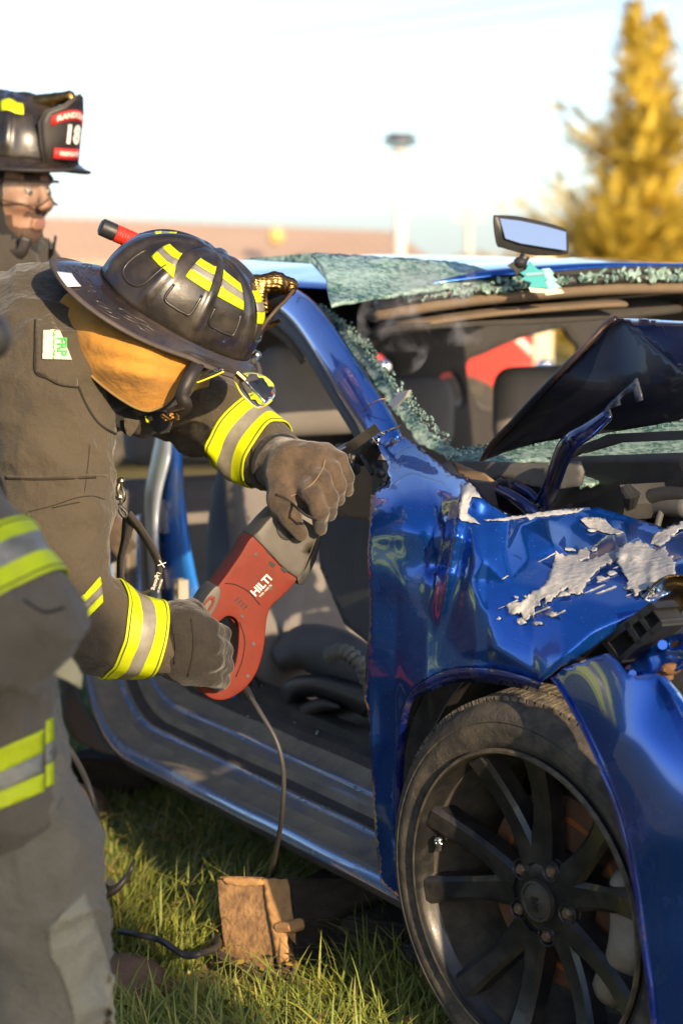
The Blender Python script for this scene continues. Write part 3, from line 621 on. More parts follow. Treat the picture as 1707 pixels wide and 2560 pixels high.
px_line([(945,1138,.066),(965,1118,.062),(985,1108,.064),(1002,1098,.085)], 0, .0020, BLACKP, "saw_cut", apil)
sw = MB(); rnd = random.Random(2)
for (x0, y0, x1, y1) in ((932,1108,955,1085),(960,1118,1000,1098)):
    for i in range(16):
        u = rnd.random(); x = x0+(x1-x0)*u+rnd.uniform(-6, 6); y = y0+(y1-y0)*u+rnd.uniform(-8, 6); c = side(x, y, .066); a = np.random.randn(3)*.003
        sw.tube([c, c+a+np.array([0, -.003, .002]), c+a*1.8], [.0012, .0014, .0006], 5)
tag(sw.build("metal_swarf", STEEL, CAR), kind="stuff")
# black seal along the door side of the pillar
pillar("door_seal", [((905,1100),.135),((868,1040),.15),((822,962),.18),((780,890),.21),((742,836),.24),((705,800),.265),((668,778),.285),((620,768),.30),((560,772),.31)], [13,13,14,16,18,20,20,18,16], TRIMG, .02, .07)
pillar("roof_rail_trim", [((760,905),.27),((720,850),.30),((690,826),.32),((650,808),.33),((600,800),.34)], [10,12,12,10,9], HEADL, .03, .07)

# ---- roof skin and header
def roof_pt(s, t): 
    u = (t-.9)/.62; return car(s, t, 1.285-.055*u*u-.030*max(0, 1.2-s)**1.2*1.0-.05*max(0, s-2.1)**2+.006*noise.noise(Vector((s*4, t*4, 0))))
nr, nt = 20, 22; V = []; Fc = []
for i in range(nr):
    for j in range(nt):
        t = .30+1.22*j/(nt-1); V.append(roof_pt(.98+.10*((t-.9)/.6)**2+1.9*i/(nr-1), t))
for i in range(nr-1):
    for j in range(nt-1): Fc.append((i*nt+j, i*nt+j+1, (i+1)*nt+j+1, (i+1)*nt+j))
roof = fixn(mesh_obj("roof", V, Fc, BLUE, CAR)); solid(roof, .004, -1)
def across(name, zf, sf, hz, hs, m, t0=.30, t1=1.52, n=26, parent=CAR):
    rings = []
    for t in np.linspace(t0, t1, n):
        b = roof_pt(sf(t), t); c = b+np.array([0, 0, zf(t)]); rings.append([c+CA*hs*math.cos(a)+np.array([0, 0, hz*math.sin(a)]) for a in np.linspace(0, 2*math.pi, 10, endpoint=False)])
    return loft_obj(name, rings, m, parent)
edge_s = lambda t: .98+.10*((t-.9)/.6)**2
across("roof_header", lambda t: -.026, lambda t: edge_s(t)+.01, .012, .016, BLACKP)
across("header_trim", lambda t: -.048, lambda t: edge_s(t)+.028, .014, .030, HEADL)
for a, b_ in ((.36, .82), (1.0, 1.46)): across("sun_visor", lambda t: -.082, lambda t: edge_s(t)+.06, .010, .05, HEADL, a, b_)
# headliner sagging behind, its colour darkened for the cabin shade
V = []; Fc = []
for i in range(16):
    for j in range(16):
        t = .34+1.16*j/15; s = 1.06+1.75*i/15; q = roof_pt(s, t); V.append(q+np.array([0, 0, -.07-.035*math.sin(i*.6+j*.3)-.05*max(0, i-9)/6]))
for i in range(15):
    for j in range(15): Fc.append((i*16+j, i*16+j+1, (i+1)*16+j+1, (i+1)*16+j))
hl = fixn(mesh_obj("headliner", V, Fc, HEADD, CAR)); solid(hl, .012, -1)
# ragged glass left along the header
shd = MB(); rnd = random.Random(9)
for i in range(420):
    t = rnd.uniform(.34, 1.5); q = roof_pt(edge_s(t)-.008, t)+np.array([0, 0, -.022+rnd.uniform(-.008, .012)]); r = rnd.uniform(.0015, .0055)
    d = unit(np.random.randn(3)); e = unit(np.cross(d, np.random.randn(3))); shd.box(q, d*r*1.6, e*r, np.cross(d, e)*r*.5)
tag(shd.build("glass_fringe", GLASSG, CAR, smooth=False), kind="stuff")
# rear wall of the cabin: pillars and shelf with the light showing through the windows
win1 = smooth_outline([(1165,912),(1210,885),(1290,850),(1380,826),(1412,822),(1432,850),(1450,872),(1440,910),(1400,960),(1370,1020),(1335,1060),(1300,1030),(1240,1030),(1190,1010)], 3)
win2 = smooth_outline([(1098,945),(1130,930),(1155,950),(1168,1000),(1150,1022),(1128,1000)], 3)
win3 = smooth_outline([(940,885),(965,892),(985,915),(978,935),(955,930)], 3)
win4 = smooth_outline([(724,888),(748,884),(775,925),(772,932),(720,932)], 3)
win5 = smooth_outline([(824,990),(840,1010),(850,1050),(838,1062),(828,1030)], 3)
far = lambda x, y: cross(x, y, 2.9+.35*max(0, (x-1150)/500)-.5*max(0, (x-1150)/500)*0)
sheet("rear_cabin_wall", [(560,770),(700,760),(1000,730),(1740,700),(1740,1240),(560,1240)], far, HEADD, CAR, step=26, thick=.02, holes=[win1, win2, win3, win4, win5])
sheet("rear_bulkhead", [(380,1238),(1740,1238),(1740,1560),(330,1560)], lambda x, y: cross(x, y, 2.62), TRIMG, CAR, step=60, thick=.02)

# ---- B-pillar, inner trim and rear opening
bp = [((585,1880),.17),((540,1760),.165),((500,1640),.165),((470,1560),.17),((450,1470),.18),((436,1380),.185),((428,1290),.19),((424,1200),.20),((428,1120),.215),((440,1020),.24),((450,900),.27),((455,800),.30)]
bpo = pillar("centre_pillar", bp, [84,58,48,48,48,44,40,36,30,26,24,24], BLUED, 0, .06, n=14)
stf = lambda x, y: side(x, y, .158)
stk = MB()
for c in ((452,1465),(452,1500)): stk.sphere(side(*c, .165), .018, 12, sc=(.9, .6, 1.0))
stk.box(side(452,1482,.166), CB*.012, CA*.016, np.array([0, 0, .03])); so_ = stk.build("door_striker", mat("striker_metal", (.40,.37,.30), .5, .4), bpo)
hm = MB(); hm.box(side(396,1290,.19), CB*.02, CA*.03, np.array([0, 0, .035])); hm.box(side(392,1260,.175), CB*.015, CA*.012, np.array([0, 0, .01])); hm.build("door_hinge", STEEL, bpo)
pillar("pillar_trim", [((606,1700),.30),((578,1600),.30),((560,1480),.30),((560,1350),.31),((572,1240),.32),((588,1150),.34),((596,1050),.36),((600,940),.38)], [52,46,44,44,42,38,34,30], TRIMG, 0, .08)
pillar("belt_webbing", [((652,1330),.34),((660,1260),.34),((676,1200),.35),((700,1100),.36)], [8,8,8,8], SEATD, 0, .01)
pillar("door_edge_flange", [((388,1540),.14),((384,1400),.14),((380,1300),.15),((386,1220),.16),((404,1140),.18),((412,1060),.20),((418,960),.22)], [16,16,18,22,24,18,16], mat("pale_flange", (.35,.40,.48), .35, .3), 0, .04)
rs = [[car(1.80+.28*math.sin(a)+.0, t, .52-.22*math.cos(a)) for t in (.10, .16, .165, .10)] for a in np.linspace(-1.2, 1.2, 12)]

# ---- seats
def seat(s0, t0, z0, name="front_seat", full=True):
    def fb(p):
        q = p-car(s0, t0, 0); a = q @ CA; b_ = q @ CB; z = q[..., 2]; tilt = (z-z0)*.28; P = np.stack([a-tilt, b_, z-z0], -1)
        d = f_box(P, (0, 0, .30), (.055, .235, .31), .05); d = smin(d, f_cap(P, (-.04,-.215,.02), (-.02,-.19,.50), .055, .04), .03); d = smin(d, f_cap(P, (-.04,.215,.02), (-.02,.19,.50), .055, .04), .03)
        seam = np.minimum(np.abs(np.abs(b_)-.10), .02); return d+.008*np.exp(-(seam/.006)**2)*(a-tilt < 0)
    lo = car(s0, t0, 0)+np.array([-.5, -.5, z0-.1]); hi = car(s0, t0, 0)+np.array([.5, .55, z0+.75])
    b = soft(name, fb, lo, hi, .016, SEAT, CAR)
    def fh(p):
        q = p-car(s0+.19, t0, z0+.74); P = np.stack([q @ CA, q @ CB, q[..., 2]], -1); return f_box(P, (0, 0, 0), (.05, .135, .105), .05)
    soft("headrest", fh, car(s0+.19, t0, z0+.74)-.25, car(s0+.19, t0, z0+.74)+.25, .015, SEAT, b)
    if full:
        def fc(p):
            q = p-car(s0-.25, t0, z0-.02); P = np.stack([q @ CA, q @ CB, q[..., 2]], -1)
            d = f_box(P, (0, 0, 0), (.27, .23, .07), .05); d = smin(d, f_cap(P, (-.22,-.235,.03), (.24,-.235,.06), .05, .06), .03); return d+.006*np.exp(-(np.minimum(np.abs(np.abs(P[..., 1])-.11), .02)/.006)**2)
        soft("cushion", fc, car(s0-.25, t0, z0)-.5, car(s0-.25, t0, z0)+.5, .018, SEATD, b)
    return b
seat(1.58, .50, .25); seat(1.80, 1.24, .17)
seat(2.50, .55, .10, "rear_seat"); seat(2.50, 1.25, .10, "rear_seat")

# ---- loose dark trim, airbag and hose in the front footwell
def fold(name, pts, w, t, m, h=.03, k=6):
    Q = spline([np.array([*p, 0.0]) for p in pts], k); rings = []
    for i, q in enumerate(Q):
        d = Q[min(i+1, len(Q)-1)]-Q[max(i-1, 0)]; nn = unit(np.array([-d[1], d[0]])); ww = np.interp(i/(len(Q)-1), np.linspace(0, 1, len(w)), w)
        rings.append([side(q[0]+nn[0]*ww*math.cos(a), q[1]+nn[1]*ww*math.cos(a), t+h*math.sin(a)) for a in np.linspace(0, 2*math.pi, 10, endpoint=False)])
    return loft_obj(name, rings, m, CAR)
fold("torn_door_card", [(700,1800),(715,1760),(735,1725),(790,1715),(860,1735),(925,1760)], [14,26,30,28,34,44], .25, BLACKP, .05)
fold("torn_door_card", [(720,1830),(750,1790),(800,1765),(850,1768)], [16,22,20,6], .22, mat("torn_trim", (.04,.036,.034), .6), .03)
fold("footwell_trim", [(760,1880),(800,1840),(860,1810),(930,1800)], [20,50,70,80], .30, BLACKP, .08)
fold("seat_track", [(620,1680),(660,1760),(700,1830),(735,1870)], [12,14,16,14], .24, BLACKP, .03)
fold("side_airbag", [(690,1650),(760,1620),(840,1640),(930,1690)], [30,60,70,60], .33, SEATD, .10)
hz = spline([side(826,1638,.16), side(850,1628,.16), side(880,1640,.17), side(905,1668,.18), side(922,1705,.20), side(940,1750,.22)], 14)
rr_ = [.0135+.0032*math.cos(i*2*math.pi/6.0) for i in range(len(hz))]
V, Fc = tube_geo(hz, rr_, 14); fixn(mesh_obj("corrugated_hose", V, Fc, mat("grey_hose", (.16,.16,.14), .55), CAR))
sheet("dash_side", [(838,1110),(930,1100),(960,1200),(930,1240),(930,1300),(845,1290),(838,1260)], lambda x, y: side(x, y, .24), mat("tan_trim", (.26,.17,.10), .8, 0, (.22,.14,.08), 20), CAR, step=16, thick=.01)
sheet("dash_lower", [(790,1290),(935,1270),(935,1620),(860,1560),(800,1420)], lambda x, y: side(x, y, .30), SEATD, CAR, step=16, thick=.01)
# black door-mirror bracket on the pillar foot
mb = MB()
mb.prism([side(x, y, .07) for x, y in ((905,1088),(928,1110),(898,1165),(872,1142))], CB*.03)
mb.tube([side(856,1152,.055), side(880,1122,.055), side(905,1105,.06)], [.004, .004, .004], 8)
mb.tube([side(868,1110,.05), side(872,1140,.055), side(882,1160,.06)], [.006, .005, .005], 8)
mb.tube([side(905,1140,.06), side(926,1176,.055), side(930,1186,.055)], [.004, .005, .004], 8)
for c in ((880,1150),(890,1172),(872,1170),(868,1188)): mb.sphere(side(*c, .06), .009, 8, sc=(1, .8, 1.3))
mb.build("mirror_bracket", BLACKP, CAR)
# exposed hinge metal at the wing's notch
nt_ = MB(); nt_.box(side(958,1195,.08), CB*.012, CA*.02, np.array([0, 0, .03])); nt_.sphere(side(952,1182,.06), .010, 10); nt_.sphere(side(958,1212,.06), .008, 10); nt_.tube([side(972,1150,.05), side(976,1180,.045), side(966,1212,.045), side(940,1228,.04)], [.003]*4, 8)
nt_.build("hinge_mount", mat("raw_metal", (.05,.055,.07), .4, .4), CAR)
# ---- bonnet folded into a tent, seen from its dark underside
HT = rbf([(1200,1158,.30),(1545,798,.36),(1740,955,.30),(1740,1045,.36),(1500,1085,.36),(1405,1098,.34),(1370,980,.28),(1480,980,.31),(1640,900,.33)])
hf = lambda x, y: side(x, y, HT(x, y)+.006*noise.noise(Vector((x*.008, y*.008, 2))))
hood = sheet("bonnet", [(1198,1156),(1225,1115),(1280,1060),(1345,990),(1410,922),(1470,862),(1510,818),(1535,800),(1552,796),(1600,840),(1660,892),(1740,960),(1740,1040),(1640,1062),(1500,1085),(1405,1096),(1340,1108),(1270,1128)], hf, UNDER, CAR, step=14, thick=.004)
def rimtube(pts, tf, r, m, name, parent, n=8): return tube_obj(name, [side(x, y, tf(x, y)) for x, y in pts], r, m, parent, n=n, k=4)
rimtube([(1200,1157),(1228,1112),(1282,1056),(1346,986),(1412,918),(1472,858),(1512,814),(1540,797)], lambda x, y: HT(x, y)-.006, [.004,.006,.006,.006,.006,.006,.006,.006], mat("coppery_edge", (.02,.02,.035), .35, .3, (.16,.09,.045), 9, mix=(.45,.7)), "bonnet_hem", hood)  # hem near black with random coppery patches
sheet("bonnet_skin", [(1540,797),(1560,796),(1640,800),(1740,806),(1740,962),(1700,925),(1660,890),(1600,838)], lambda x, y: side(x, y, .355-.0011*(x-1540)+.00055*(y-797)), BLUE, hood, step=14, thick=.002)
bs = rbf([(1355,1270,.30),(1410,1150,.27),(1520,1030,.27),(1600,960,.29)])
arm = [(1350,1268),(1372,1225),(1400,1150),(1425,1105),(1470,1075),(1520,1035)]
def flatbar(name, pts, w, tf, h, m, parent, k=6, n=10):
    Q = spline([np.array([*p, 0.0]) for p in pts], k); rings = []
    for i, q in enumerate(Q):
        d = Q[min(i+1, len(Q)-1)]-Q[max(i-1, 0)]; nn = unit(np.array([-d[1], d[0]])); ww = np.interp(i/(len(Q)-1), np.linspace(0, 1, len(w)), w)
        rings.append([side(q[0]+nn[0]*ww*math.copysign(abs(math.cos(a))**.6, math.cos(a)), q[1]+nn[1]*ww*math.copysign(abs(math.cos(a))**.6, math.cos(a)), tf(q[0], q[1])+h*math.sin(a)) for a in np.linspace(0, 2*math.pi, n, endpoint=False)])
    return loft_obj(name, rings, m, parent)
HDK = paint("hinge_paint", (.006,.014,.09), .1)
hin = flatbar("bonnet_hinge", arm, [20,22,24,24,22,16], lambda x, y: bs(x, y), .012, HDK, CAR)
sheet("hinge_plate", [(1490,1050),(1520,1010),(1580,955),(1588,945),(1600,985),(1602,1000),(1590,1005),(1580,978),(1560,985),(1545,1000),(1548,1012),(1520,1022),(1525,1042)], lambda x, y: side(x, y, .285), mat("bare_hinge", (.10,.11,.15), .4, .3, (.03,.035,.06), 40), hin, step=12, thick=.004)
flatbar("hinge_root", [(1352,1268),(1318,1240),(1285,1222),(1255,1212),(1240,1200)], [14,22,20,18,10], lambda x, y: .31, .02, HDK, hin)
# windscreen remains: strip up the pillar, apron along the cowl, and the sheet peeled over the roof
gt = rbf([(800,770,.30),(1000,960,.26),(1130,1140,.24),(900,900,.27),(760,740,.31),(1100,1150,.22),(940,1010,.22)])
wpx = ragged([(778,752),(800,765),(840,800),(872,830),(900,860),(935,905),(965,940),(1000,985),(1030,1025),(1075,1075),(1110,1105),(1140,1128),(1120,1148),(1085,1128),(1040,1100),(1010,1060),(975,1015),(940,965),(905,915),(870,865),(835,815),(805,785),(775,765)], 10, 5, 21)
gs = sheet("windscreen_strip", wpx, lambda x, y: side(x, y, gt(x, y)-.0035*noise.noise(Vector((x*.06, y*.06, 1)))), GLASSR, CAR, step=8, thick=.005)
apx = ragged([(1128,1150),(1140,1128),(1180,1118),(1240,1108),(1330,1108),(1420,1090),(1500,1075),(1600,1062),(1740,1040),(1740,1150),(1690,1165),(1600,1185),(1520,1200),(1450,1215),(1440,1185),(1430,1155),(1330,1152),(1220,1152),(1160,1160)], 12, 4, 22)
ga = sheet("windscreen_apron", apx, lambda x, y: side(x, y, .26+.0006*(x-1130)+.0014*(1160-y)+.006*noise.noise(Vector((x*.012, y*.02, 4)))), GLASSG, CAR, step=10, thick=.006)
def peel(x, y):
    u = (x-790)/450.0; return cross(x, y, .97-.02*u+.0030*(760-y)*.6+.02*noise.noise(Vector((x*.008, y*.012, 6))))
gp = sheet("windscreen_peel", ragged([(776,632),(900,638),(1050,648),(1160,656),(1215,672),(1280,690),(1245,702),(1160,712),(1050,728),(950,742),(850,756),(828,764),(822,730),(815,690),(800,655)], 12, 2.5, 23), peel, GLASSG, CAR, step=9, thick=.006)
sheet("windscreen_peel_edge", [(600,648),(690,640),(776,632),(800,655),(812,690),(815,700),(780,660),(700,655)], lambda x, y: cross(x, y, 1.35+.001*(815-x)), GLASSG, gp, step=12, thick=.005)
fr_ = MB(); rnd = random.Random(31)
for L, n in (([(790,768),(845,800),(905,860),(970,940),(1035,1020),(1110,1100)], 420), ([(1140,1130),(1330,1106),(1500,1076),(1720,1050)], 300)):
    Q = spline([np.array([*p, 0.0]) for p in L], 12)
    for _ in range(n):
        q = Q[rnd.randrange(len(Q))]; x = q[0]+rnd.uniform(-9, 16); y = q[1]+rnd.uniform(-12, 9); c = side(x, y, (gt(x, y) if y < 1120 and x < 1130 else .26+.0006*(x-1130)+.0014*(1160-y))-.008); r = rnd.uniform(.0007, .0024)
        d = unit(np.random.randn(3)); e = unit(np.cross(d, np.random.randn(3))); fr_.box(c, d*r, e*r, np.cross(d, e)*r*.7)
tag(fr_.build("glass_chips", GLASSR, CAR, smooth=False), kind="stuff")
bl = MB(); bl.prism([side(x, y, .17) for x, y in ((968,1012),(998,980),(1022,975),(1010,995),(985,1018))], CB*.006); bl.build("torn_clip", CREAM, CAR, smooth=False)
# cowl, wiper, scuttle
sheet("cowl_panel", [(1128,1160),(1150,1152),(1330,1158),(1448,1153),(1458,1180),(1450,1215),(1400,1222),(1330,1216),(1250,1190),(1190,1215),(1160,1190)], lambda x, y: side(x, y, .24+.0004*(x-1130)), GREYP, CAR, step=14, thick=.006)
sheet("cowl_corner", ragged([(1128,1150),(1160,1165),(1205,1185),(1235,1205),(1200,1222),(1165,1200),(1145,1178)], 14, 3, 5), lambda x, y: side(x, y, .215+.0003*(x-1130)), mat("tan_board", (.24,.16,.10), .8), CAR, step=10, thick=.005)  # cowl corner in flat tan
wp = MB(); wp.prism([side(x, y, .30) for x, y in ((1495,1096),(1520,1085),(1740,1074),(1740,1098),(1530,1108),(1440,1135),(1432,1130))], CB*.02); wp.build("wiper_arm", mat("wiper_black", (.03,.032,.036), .45), CAR, smooth=False)
tube_obj("wiper_blade", [side(1420,1140,.30), side(1480,1112,.31), side(1530,1100,.315)], .007, BLACKP, CAR, k=4)
bx = MB(); bx.prism([side(x, y, .33) for x, y in ((1412,1290),(1450,1232),(1548,1212),(1560,1262),(1556,1300))], CB*.10); bx.tube([side(1565,1225,.33), side(1580,1238,.33), side(1576,1262,.34)], [.012,.014,.010], 10)
bx.build("control_box", BLACKP, CAR, smooth=False)
for k_, (a, b_, c, r) in enumerate((((1560,1300),(1630,1262),(1725,1268),.02), ((1600,1250),(1660,1236),(1725,1240),.014), ((1640,1320),(1655,1272),(1672,1262),.006), ((1420,1275),(1500,1300),(1620,1310),.012))):
    tube_obj("engine_hose", [side(*a, .38), side(*b_, .40), side(*c, .42)], r, GREYP if k_ in (0, 2) else BLACKP, CAR, k=6)
sheet("inner_wing", [(1165,1196),(1230,1205),(1300,1190),(1345,1210),(1380,1270),(1400,1285),(1290,1292),(1225,1262)], lambda x, y: side(x, y, .16+.0012*(x-1165)), UNDER, CAR, step=14, thick=.005)
tube_obj("wing_rail", [side(1225,1215,.25), side(1275,1238,.26), side(1320,1270,.27), side(1345,1292,.28)], [.008,.010,.012,.010], HDK, CAR, k=5)
# ---- rear-view mirror left standing above the header, on its torn mount
mt = 0.93
mc = lambda x, y: cross(x, y, mt)
hous = [(1232,545),(1245,538),(1290,540),(1330,548),(1380,560),(1412,572),(1420,590),(1420,625),(1412,636),(1350,640),(1300,632),(1256,620),(1240,610)]
def plate(name, px, fn, dep, m, parent, bev=.004, inner=None):
    P = [fn(*q) for q in smooth_outline(px, 4)]; n = len(P); c = np.mean(P, axis=0); nrm = np.array([0.05, 1.0, 0.0]); rings = []
    for k, (sc_, d) in enumerate(((.96, 0), (1.0, .1), (1.0, .55), (.80, .9), (.45, 1.0))): rings.append([c+(p-c)*sc_+nrm*dep*d for p in P])
    return loft_obj(name, rings, m, parent)
MIR = plate("interior_mirror", hous, mc, .035, BLACKP, CAR)
mg = sheet("mirror_glass", [(1249,546),(1300,552),(1360,565),(1413,580),(1413,626),(1360,618),(1300,608),(1262,596)], lambda x, y: mc(x, y)-np.array([.0002, .0105-(590-y)*.00020, 0]), CHROME, MIR, step=20, thick=.001, smooth=False)
# ---- a ball-jointed stalk below it
st_ = MB(); st_.sphere(mc(1300,656), .014, 12, sc=(1, 1, .8)); st_.cyl(mc(1312,640), mc(1300,660), .010); st_.prism([mc(x, y) for x, y in ((1268,664),(1282,655),(1310,650),(1320,668),(1316,690),(1290,690),(1285,675))], np.array([0, .02, 0])); st_.build("mirror_stalk", BLACKP, MIR)
def freshener(name, px, base, m, label, dy):
    o = mesh_obj(name, [mc(x, y)+np.array([0, dy, 0]) for x, y in px], [tuple(range(len(px)))], m, None, smooth=False); solid(o, .0016, 0)
    b = mesh_obj("card_foot", [mc(x, y)+np.array([0, dy-.002, 0]) for x, y in base], [tuple(range(len(base)))], CREAM, o, smooth=False); solid(b, .0016, 0)
    return tag(o, label, "air freshener", "tree air fresheners on the mirror")
fa = freshener("air_freshener", [(1322,652),(1340,672),(1358,676),(1352,684),(1368,700),(1358,702),(1370,720),(1320,718),(1326,706),(1300,698),(1310,690),(1298,682),(1312,674)], [(1318,718),(1362,722),(1360,732),(1324,730)], TEAL, "teal tree shaped air freshener hanging in front of the paler one", -.014)
sheet("print_strip", [(1312,682),(1358,680),(1358,687),(1312,690)], lambda x, y: mc(x, y)+np.array([0, -.0165, 0]), TEALL, fa, step=14, thick=.0006)
freshener("air_freshener", [(1352,672),(1372,670),(1382,682),(1376,686),(1392,702),(1384,704),(1402,718),(1392,720),(1398,728),(1362,726),(1360,690)], [(1360,726),(1400,722),(1408,732),(1362,738)], TEALL, "pale turquoise air freshener hanging behind the teal one", -.006)
# ---- right front wheel, turned in and leaning
wc = at(1317, 2262, 3.60)
los = unit(wc-C0); lu = unit(np.array([0, 0, 1])-los*los[2]); lr = np.cross(los, lu)
WN = unit(-.714*lr-.27*lu-.645*los)                        # outward face normal
WU = unit(np.array([0, 0, 1])-WN*WN[2]); WV = np.cross(WN, WU)
if WV @ np.array([1, 0, 0]) < 0: WV = -WV
def wp_(r, a, d): return wc+r*(WU*math.cos(a)+WV*math.sin(a))+WN*d      # a: clockwise from the top, d: outwards
def revolve(name, prof, m, parent, n=96, closed=False, midx=None, auto=40):
    rings = [[wp_(r, 2*math.pi*j/n, d) for j in range(n)] for r, d in prof]; o = loft_obj(name, rings, m, parent, cap=False, auto=auto); return o
WH = MB(); WH.add([wp_(r, 2*math.pi*j/24, d) for r, d in ((.055,-.09),(.055,-.06),(.01,-.06)) for j in range(24)], [(i*24+j, i*24+(j+1) % 24, (i+1)*24+(j+1) % 24, (i+1)*24+j) for i in range(2) for j in range(24)])
WHEEL = WH.build("front_wheel", RIMD, CAR)
rim = revolve("rim", [(.246,.004),(.247,.012),(.243,.016),(.238,.012),(.236,.002),(.229,-.006),(.226,-.012)], RIM, WHEEL)
revolve("rim_barrel", [(.2262,-.012),(.2255,-.03),(.216,-.045),(.212,-.10),(.220,-.16),(.235,-.20)], mat("barrel_dust", (.030,.027,.024), .9, 0, (.075,.062,.045), 24, .3, 200), WHEEL)
revolve("rim_scuff", [(.2472,.0118),(.2445,.0172),(.2405,.0165)], mat("scuffed_alloy", (.22,.185,.135), .5, .5, (.06,.05,.04), 35, mix=(.35,.7)), WHEEL)
revolve("tyre", [(.243,-.205),(.262,-.212),(.295,-.205),(.312,-.192),(.318,-.17),(.321,-.10),(.318,-.03),(.312,-.010),(.305,.002),(.296,.009),(.288,.0125),(.286,.0105),(.283,.0128),(.272,.0125),(.262,.008),(.2575,.0095),(.253,.006),(.246,.004),(.240,-.01)], RUBBER, WHEEL, n=128, auto=60)
tb = MB(); rnd = random.Random(3)
for k in range(110):                                       # tread blocks
    a0 = 2*math.pi*k/110
    for d0, d1, sk in ((-.018,-.052,.012),(-.058,-.100,-.010),(-.106,-.146,.010),(-.152,-.185,-.012)):
        q = []
        for (aa, dd) in ((a0+sk, d0), (a0+.042+sk, d0), (a0+.042, d1), (a0, d1)):
            base = np.interp(-dd, [.0, .03, .10, .17, .19], [.314, .318, .321, .318, .314]); q.append((base, aa, dd))
        V = [wp_(b-.002, a, d) for b, a, d in q]+[wp_(b+.005, a+.002, d) for b, a, d in q]
        tb.add(V, [(4, 5, 6, 7), (0, 1, 5, 4), (1, 2, 6, 5), (2, 3, 7, 6), (3, 0, 4, 7)])
tag(tb.build("tread_blocks", TREAD, WHEEL, smooth=False), kind="stuff")
def spoke(name, a0, a1, w0, w1, m):
    # arm from near the hub (radius .055 at angle a0) to the rim (radius .234 at angle a1)
    P0 = np.array([.058*math.cos(a0), .058*math.sin(a0)]); P1 = np.array([.234*math.cos(a1), .234*math.sin(a1)]); d = unit(P1-P0); n = np.array([-d[1], d[0]]); rings = []
    for u in np.linspace(0, 1, 7):
        c = P0+(P1-P0)*u; w = w0+(w1-w0)*u+.006*(2*u-1)**2; top = -.026+.030*u-.020*math.sin(u*math.pi)*.6; ring = []
        for x, y in ((-1, -.034), (-.98, -.006), (-.62, 0), (.62, 0), (.98, -.006), (1, -.034)):
            q = c+n*w*x; ring.append(wc+q[0]*WU+q[1]*WV+WN*(top+y))
        rings.append(ring)
    return loft_obj(name, rings, m, WHEEL, auto=30)
A0 = R(-9)
for k in range(5):
    a = A0+k*2*math.pi/5
    for sgn in (-1, 1): spoke("spoke", a+sgn*.13, a+sgn*.275, .0220, .0180, RIM)
revolve("hub_face", [(.030,-.028),(.034,-.026),(.062,-.032),(.074,-.042),(.076,-.07)], RIM, WHEEL, n=40)
cap = revolve("centre_cap", [(.001,-.016),(.022,-.017),(.0275,-.020),(.0290,-.017),(.0325,-.018),(.034,-.028)], RIMD, WHEEL, n=40)
em = MB()
for x in (-.011, -.003, .005): em.box(wp_(.0, 0, 0)+WU*x+WN*(-.0155), WU*.0026, WV*.006, WN*.0012)
em.build("cap_emblem", RIM, cap, smooth=False)
for k in range(5):
    a = A0+math.pi/5+k*2*math.pi/5; ln_ = MB()
    ln_.tube([wp_(.057, a, -.046), wp_(.057, a, -.028), wp_(.057, a, -.024)], [.0098, .0098, .0070], 6); nu = ln_.build("lug_nut", NUT, WHEEL)
    lw = MB(); lw.add([wp_(.057, a, -.030)+(WU*math.cos(b)+WV*math.sin(b))*r+WN*h for r, h in ((.0145,-.012),(.0145,.002),(.0165,.004),(.0185,.0)) for b in np.linspace(0, 2*math.pi, 20, endpoint=False)], [(i*20+j, i*20+(j+1) % 20, (i+1)*20+(j+1) % 20, (i+1)*20+j) for i in range(3) for j in range(20)])
    lw.build("lug_well", BLACKP, WHEEL)
revolve("brake_disc", [(.075,-.075),(.155,-.075),(.158,-.078),(.158,-.098),(.155,-.10),(.075,-.10)], DISC, WHEEL, n=64)
revolve("disc_rust_ring", [(.118,-.0735),(.128,-.0735)], mat("bright_rust", (.34,.10,.02), .7), WHEEL, n=64)
def fcal(p):
    q = p-wc; x = q @ WU; y = q @ WV; z = q @ WN; P = np.stack([x, y, z], -1); a = R(105)
    d = f_cap(P, (.165*math.cos(a-.55), .165*math.sin(a-.55), -.065), (.175*math.cos(a), .175*math.sin(a), -.06), .034, .038)
    return smin(d, f_cap(P, (.175*math.cos(a), .175*math.sin(a), -.06), (.165*math.cos(a+.55), .165*math.sin(a+.55), -.065), .038, .034), .02)
soft("brake_caliper", fcal, wc-.28, wc+.28, .008, CALIP, WHEEL)
# valve with a little skull cap
va = R(-70); vp = wp_(.205, va, -.035); vd = unit(WN*.75-WU*.35-WV*.25); vm = MB(); vm.cyl(vp-vd*.01, vp+vd*.022, .0042, 10); vs = vm.build("valve_stem", RIMD, WHEEL)
def fsk(p):
    q = p-(vp+vd*.034); u = unit(np.array([0, 0, 1.0])); fwd = unit(-los-u*(-los @ u)); x = q @ np.cross(u, fwd); y = q @ fwd; z = q @ u; P = np.stack([x, y, z], -1)
    d = f_ell(P, (0, 0, .003), (.0088, .0098, .0092)); d = smin(d, f_box(P, (0, .002, -.0085), (.005, .005, .005), .002), .004)
    for s in (-1, 1): d = smax(d, -f_ell(P, (s*.0036, .0092, .0015), (.0026, .004, .0026)), .001)
    return smax(d, -f_ell(P, (0, .010, -.004), (.0012, .003, .002)), .001)
skm = mat("skull_metal", (.62,.58,.54), .18, 1.0); soft("skull_valve_cap", fsk, vp+vd*.034-.02, vp+vd*.034+.02, .0011, skm, WHEEL, relax=1)
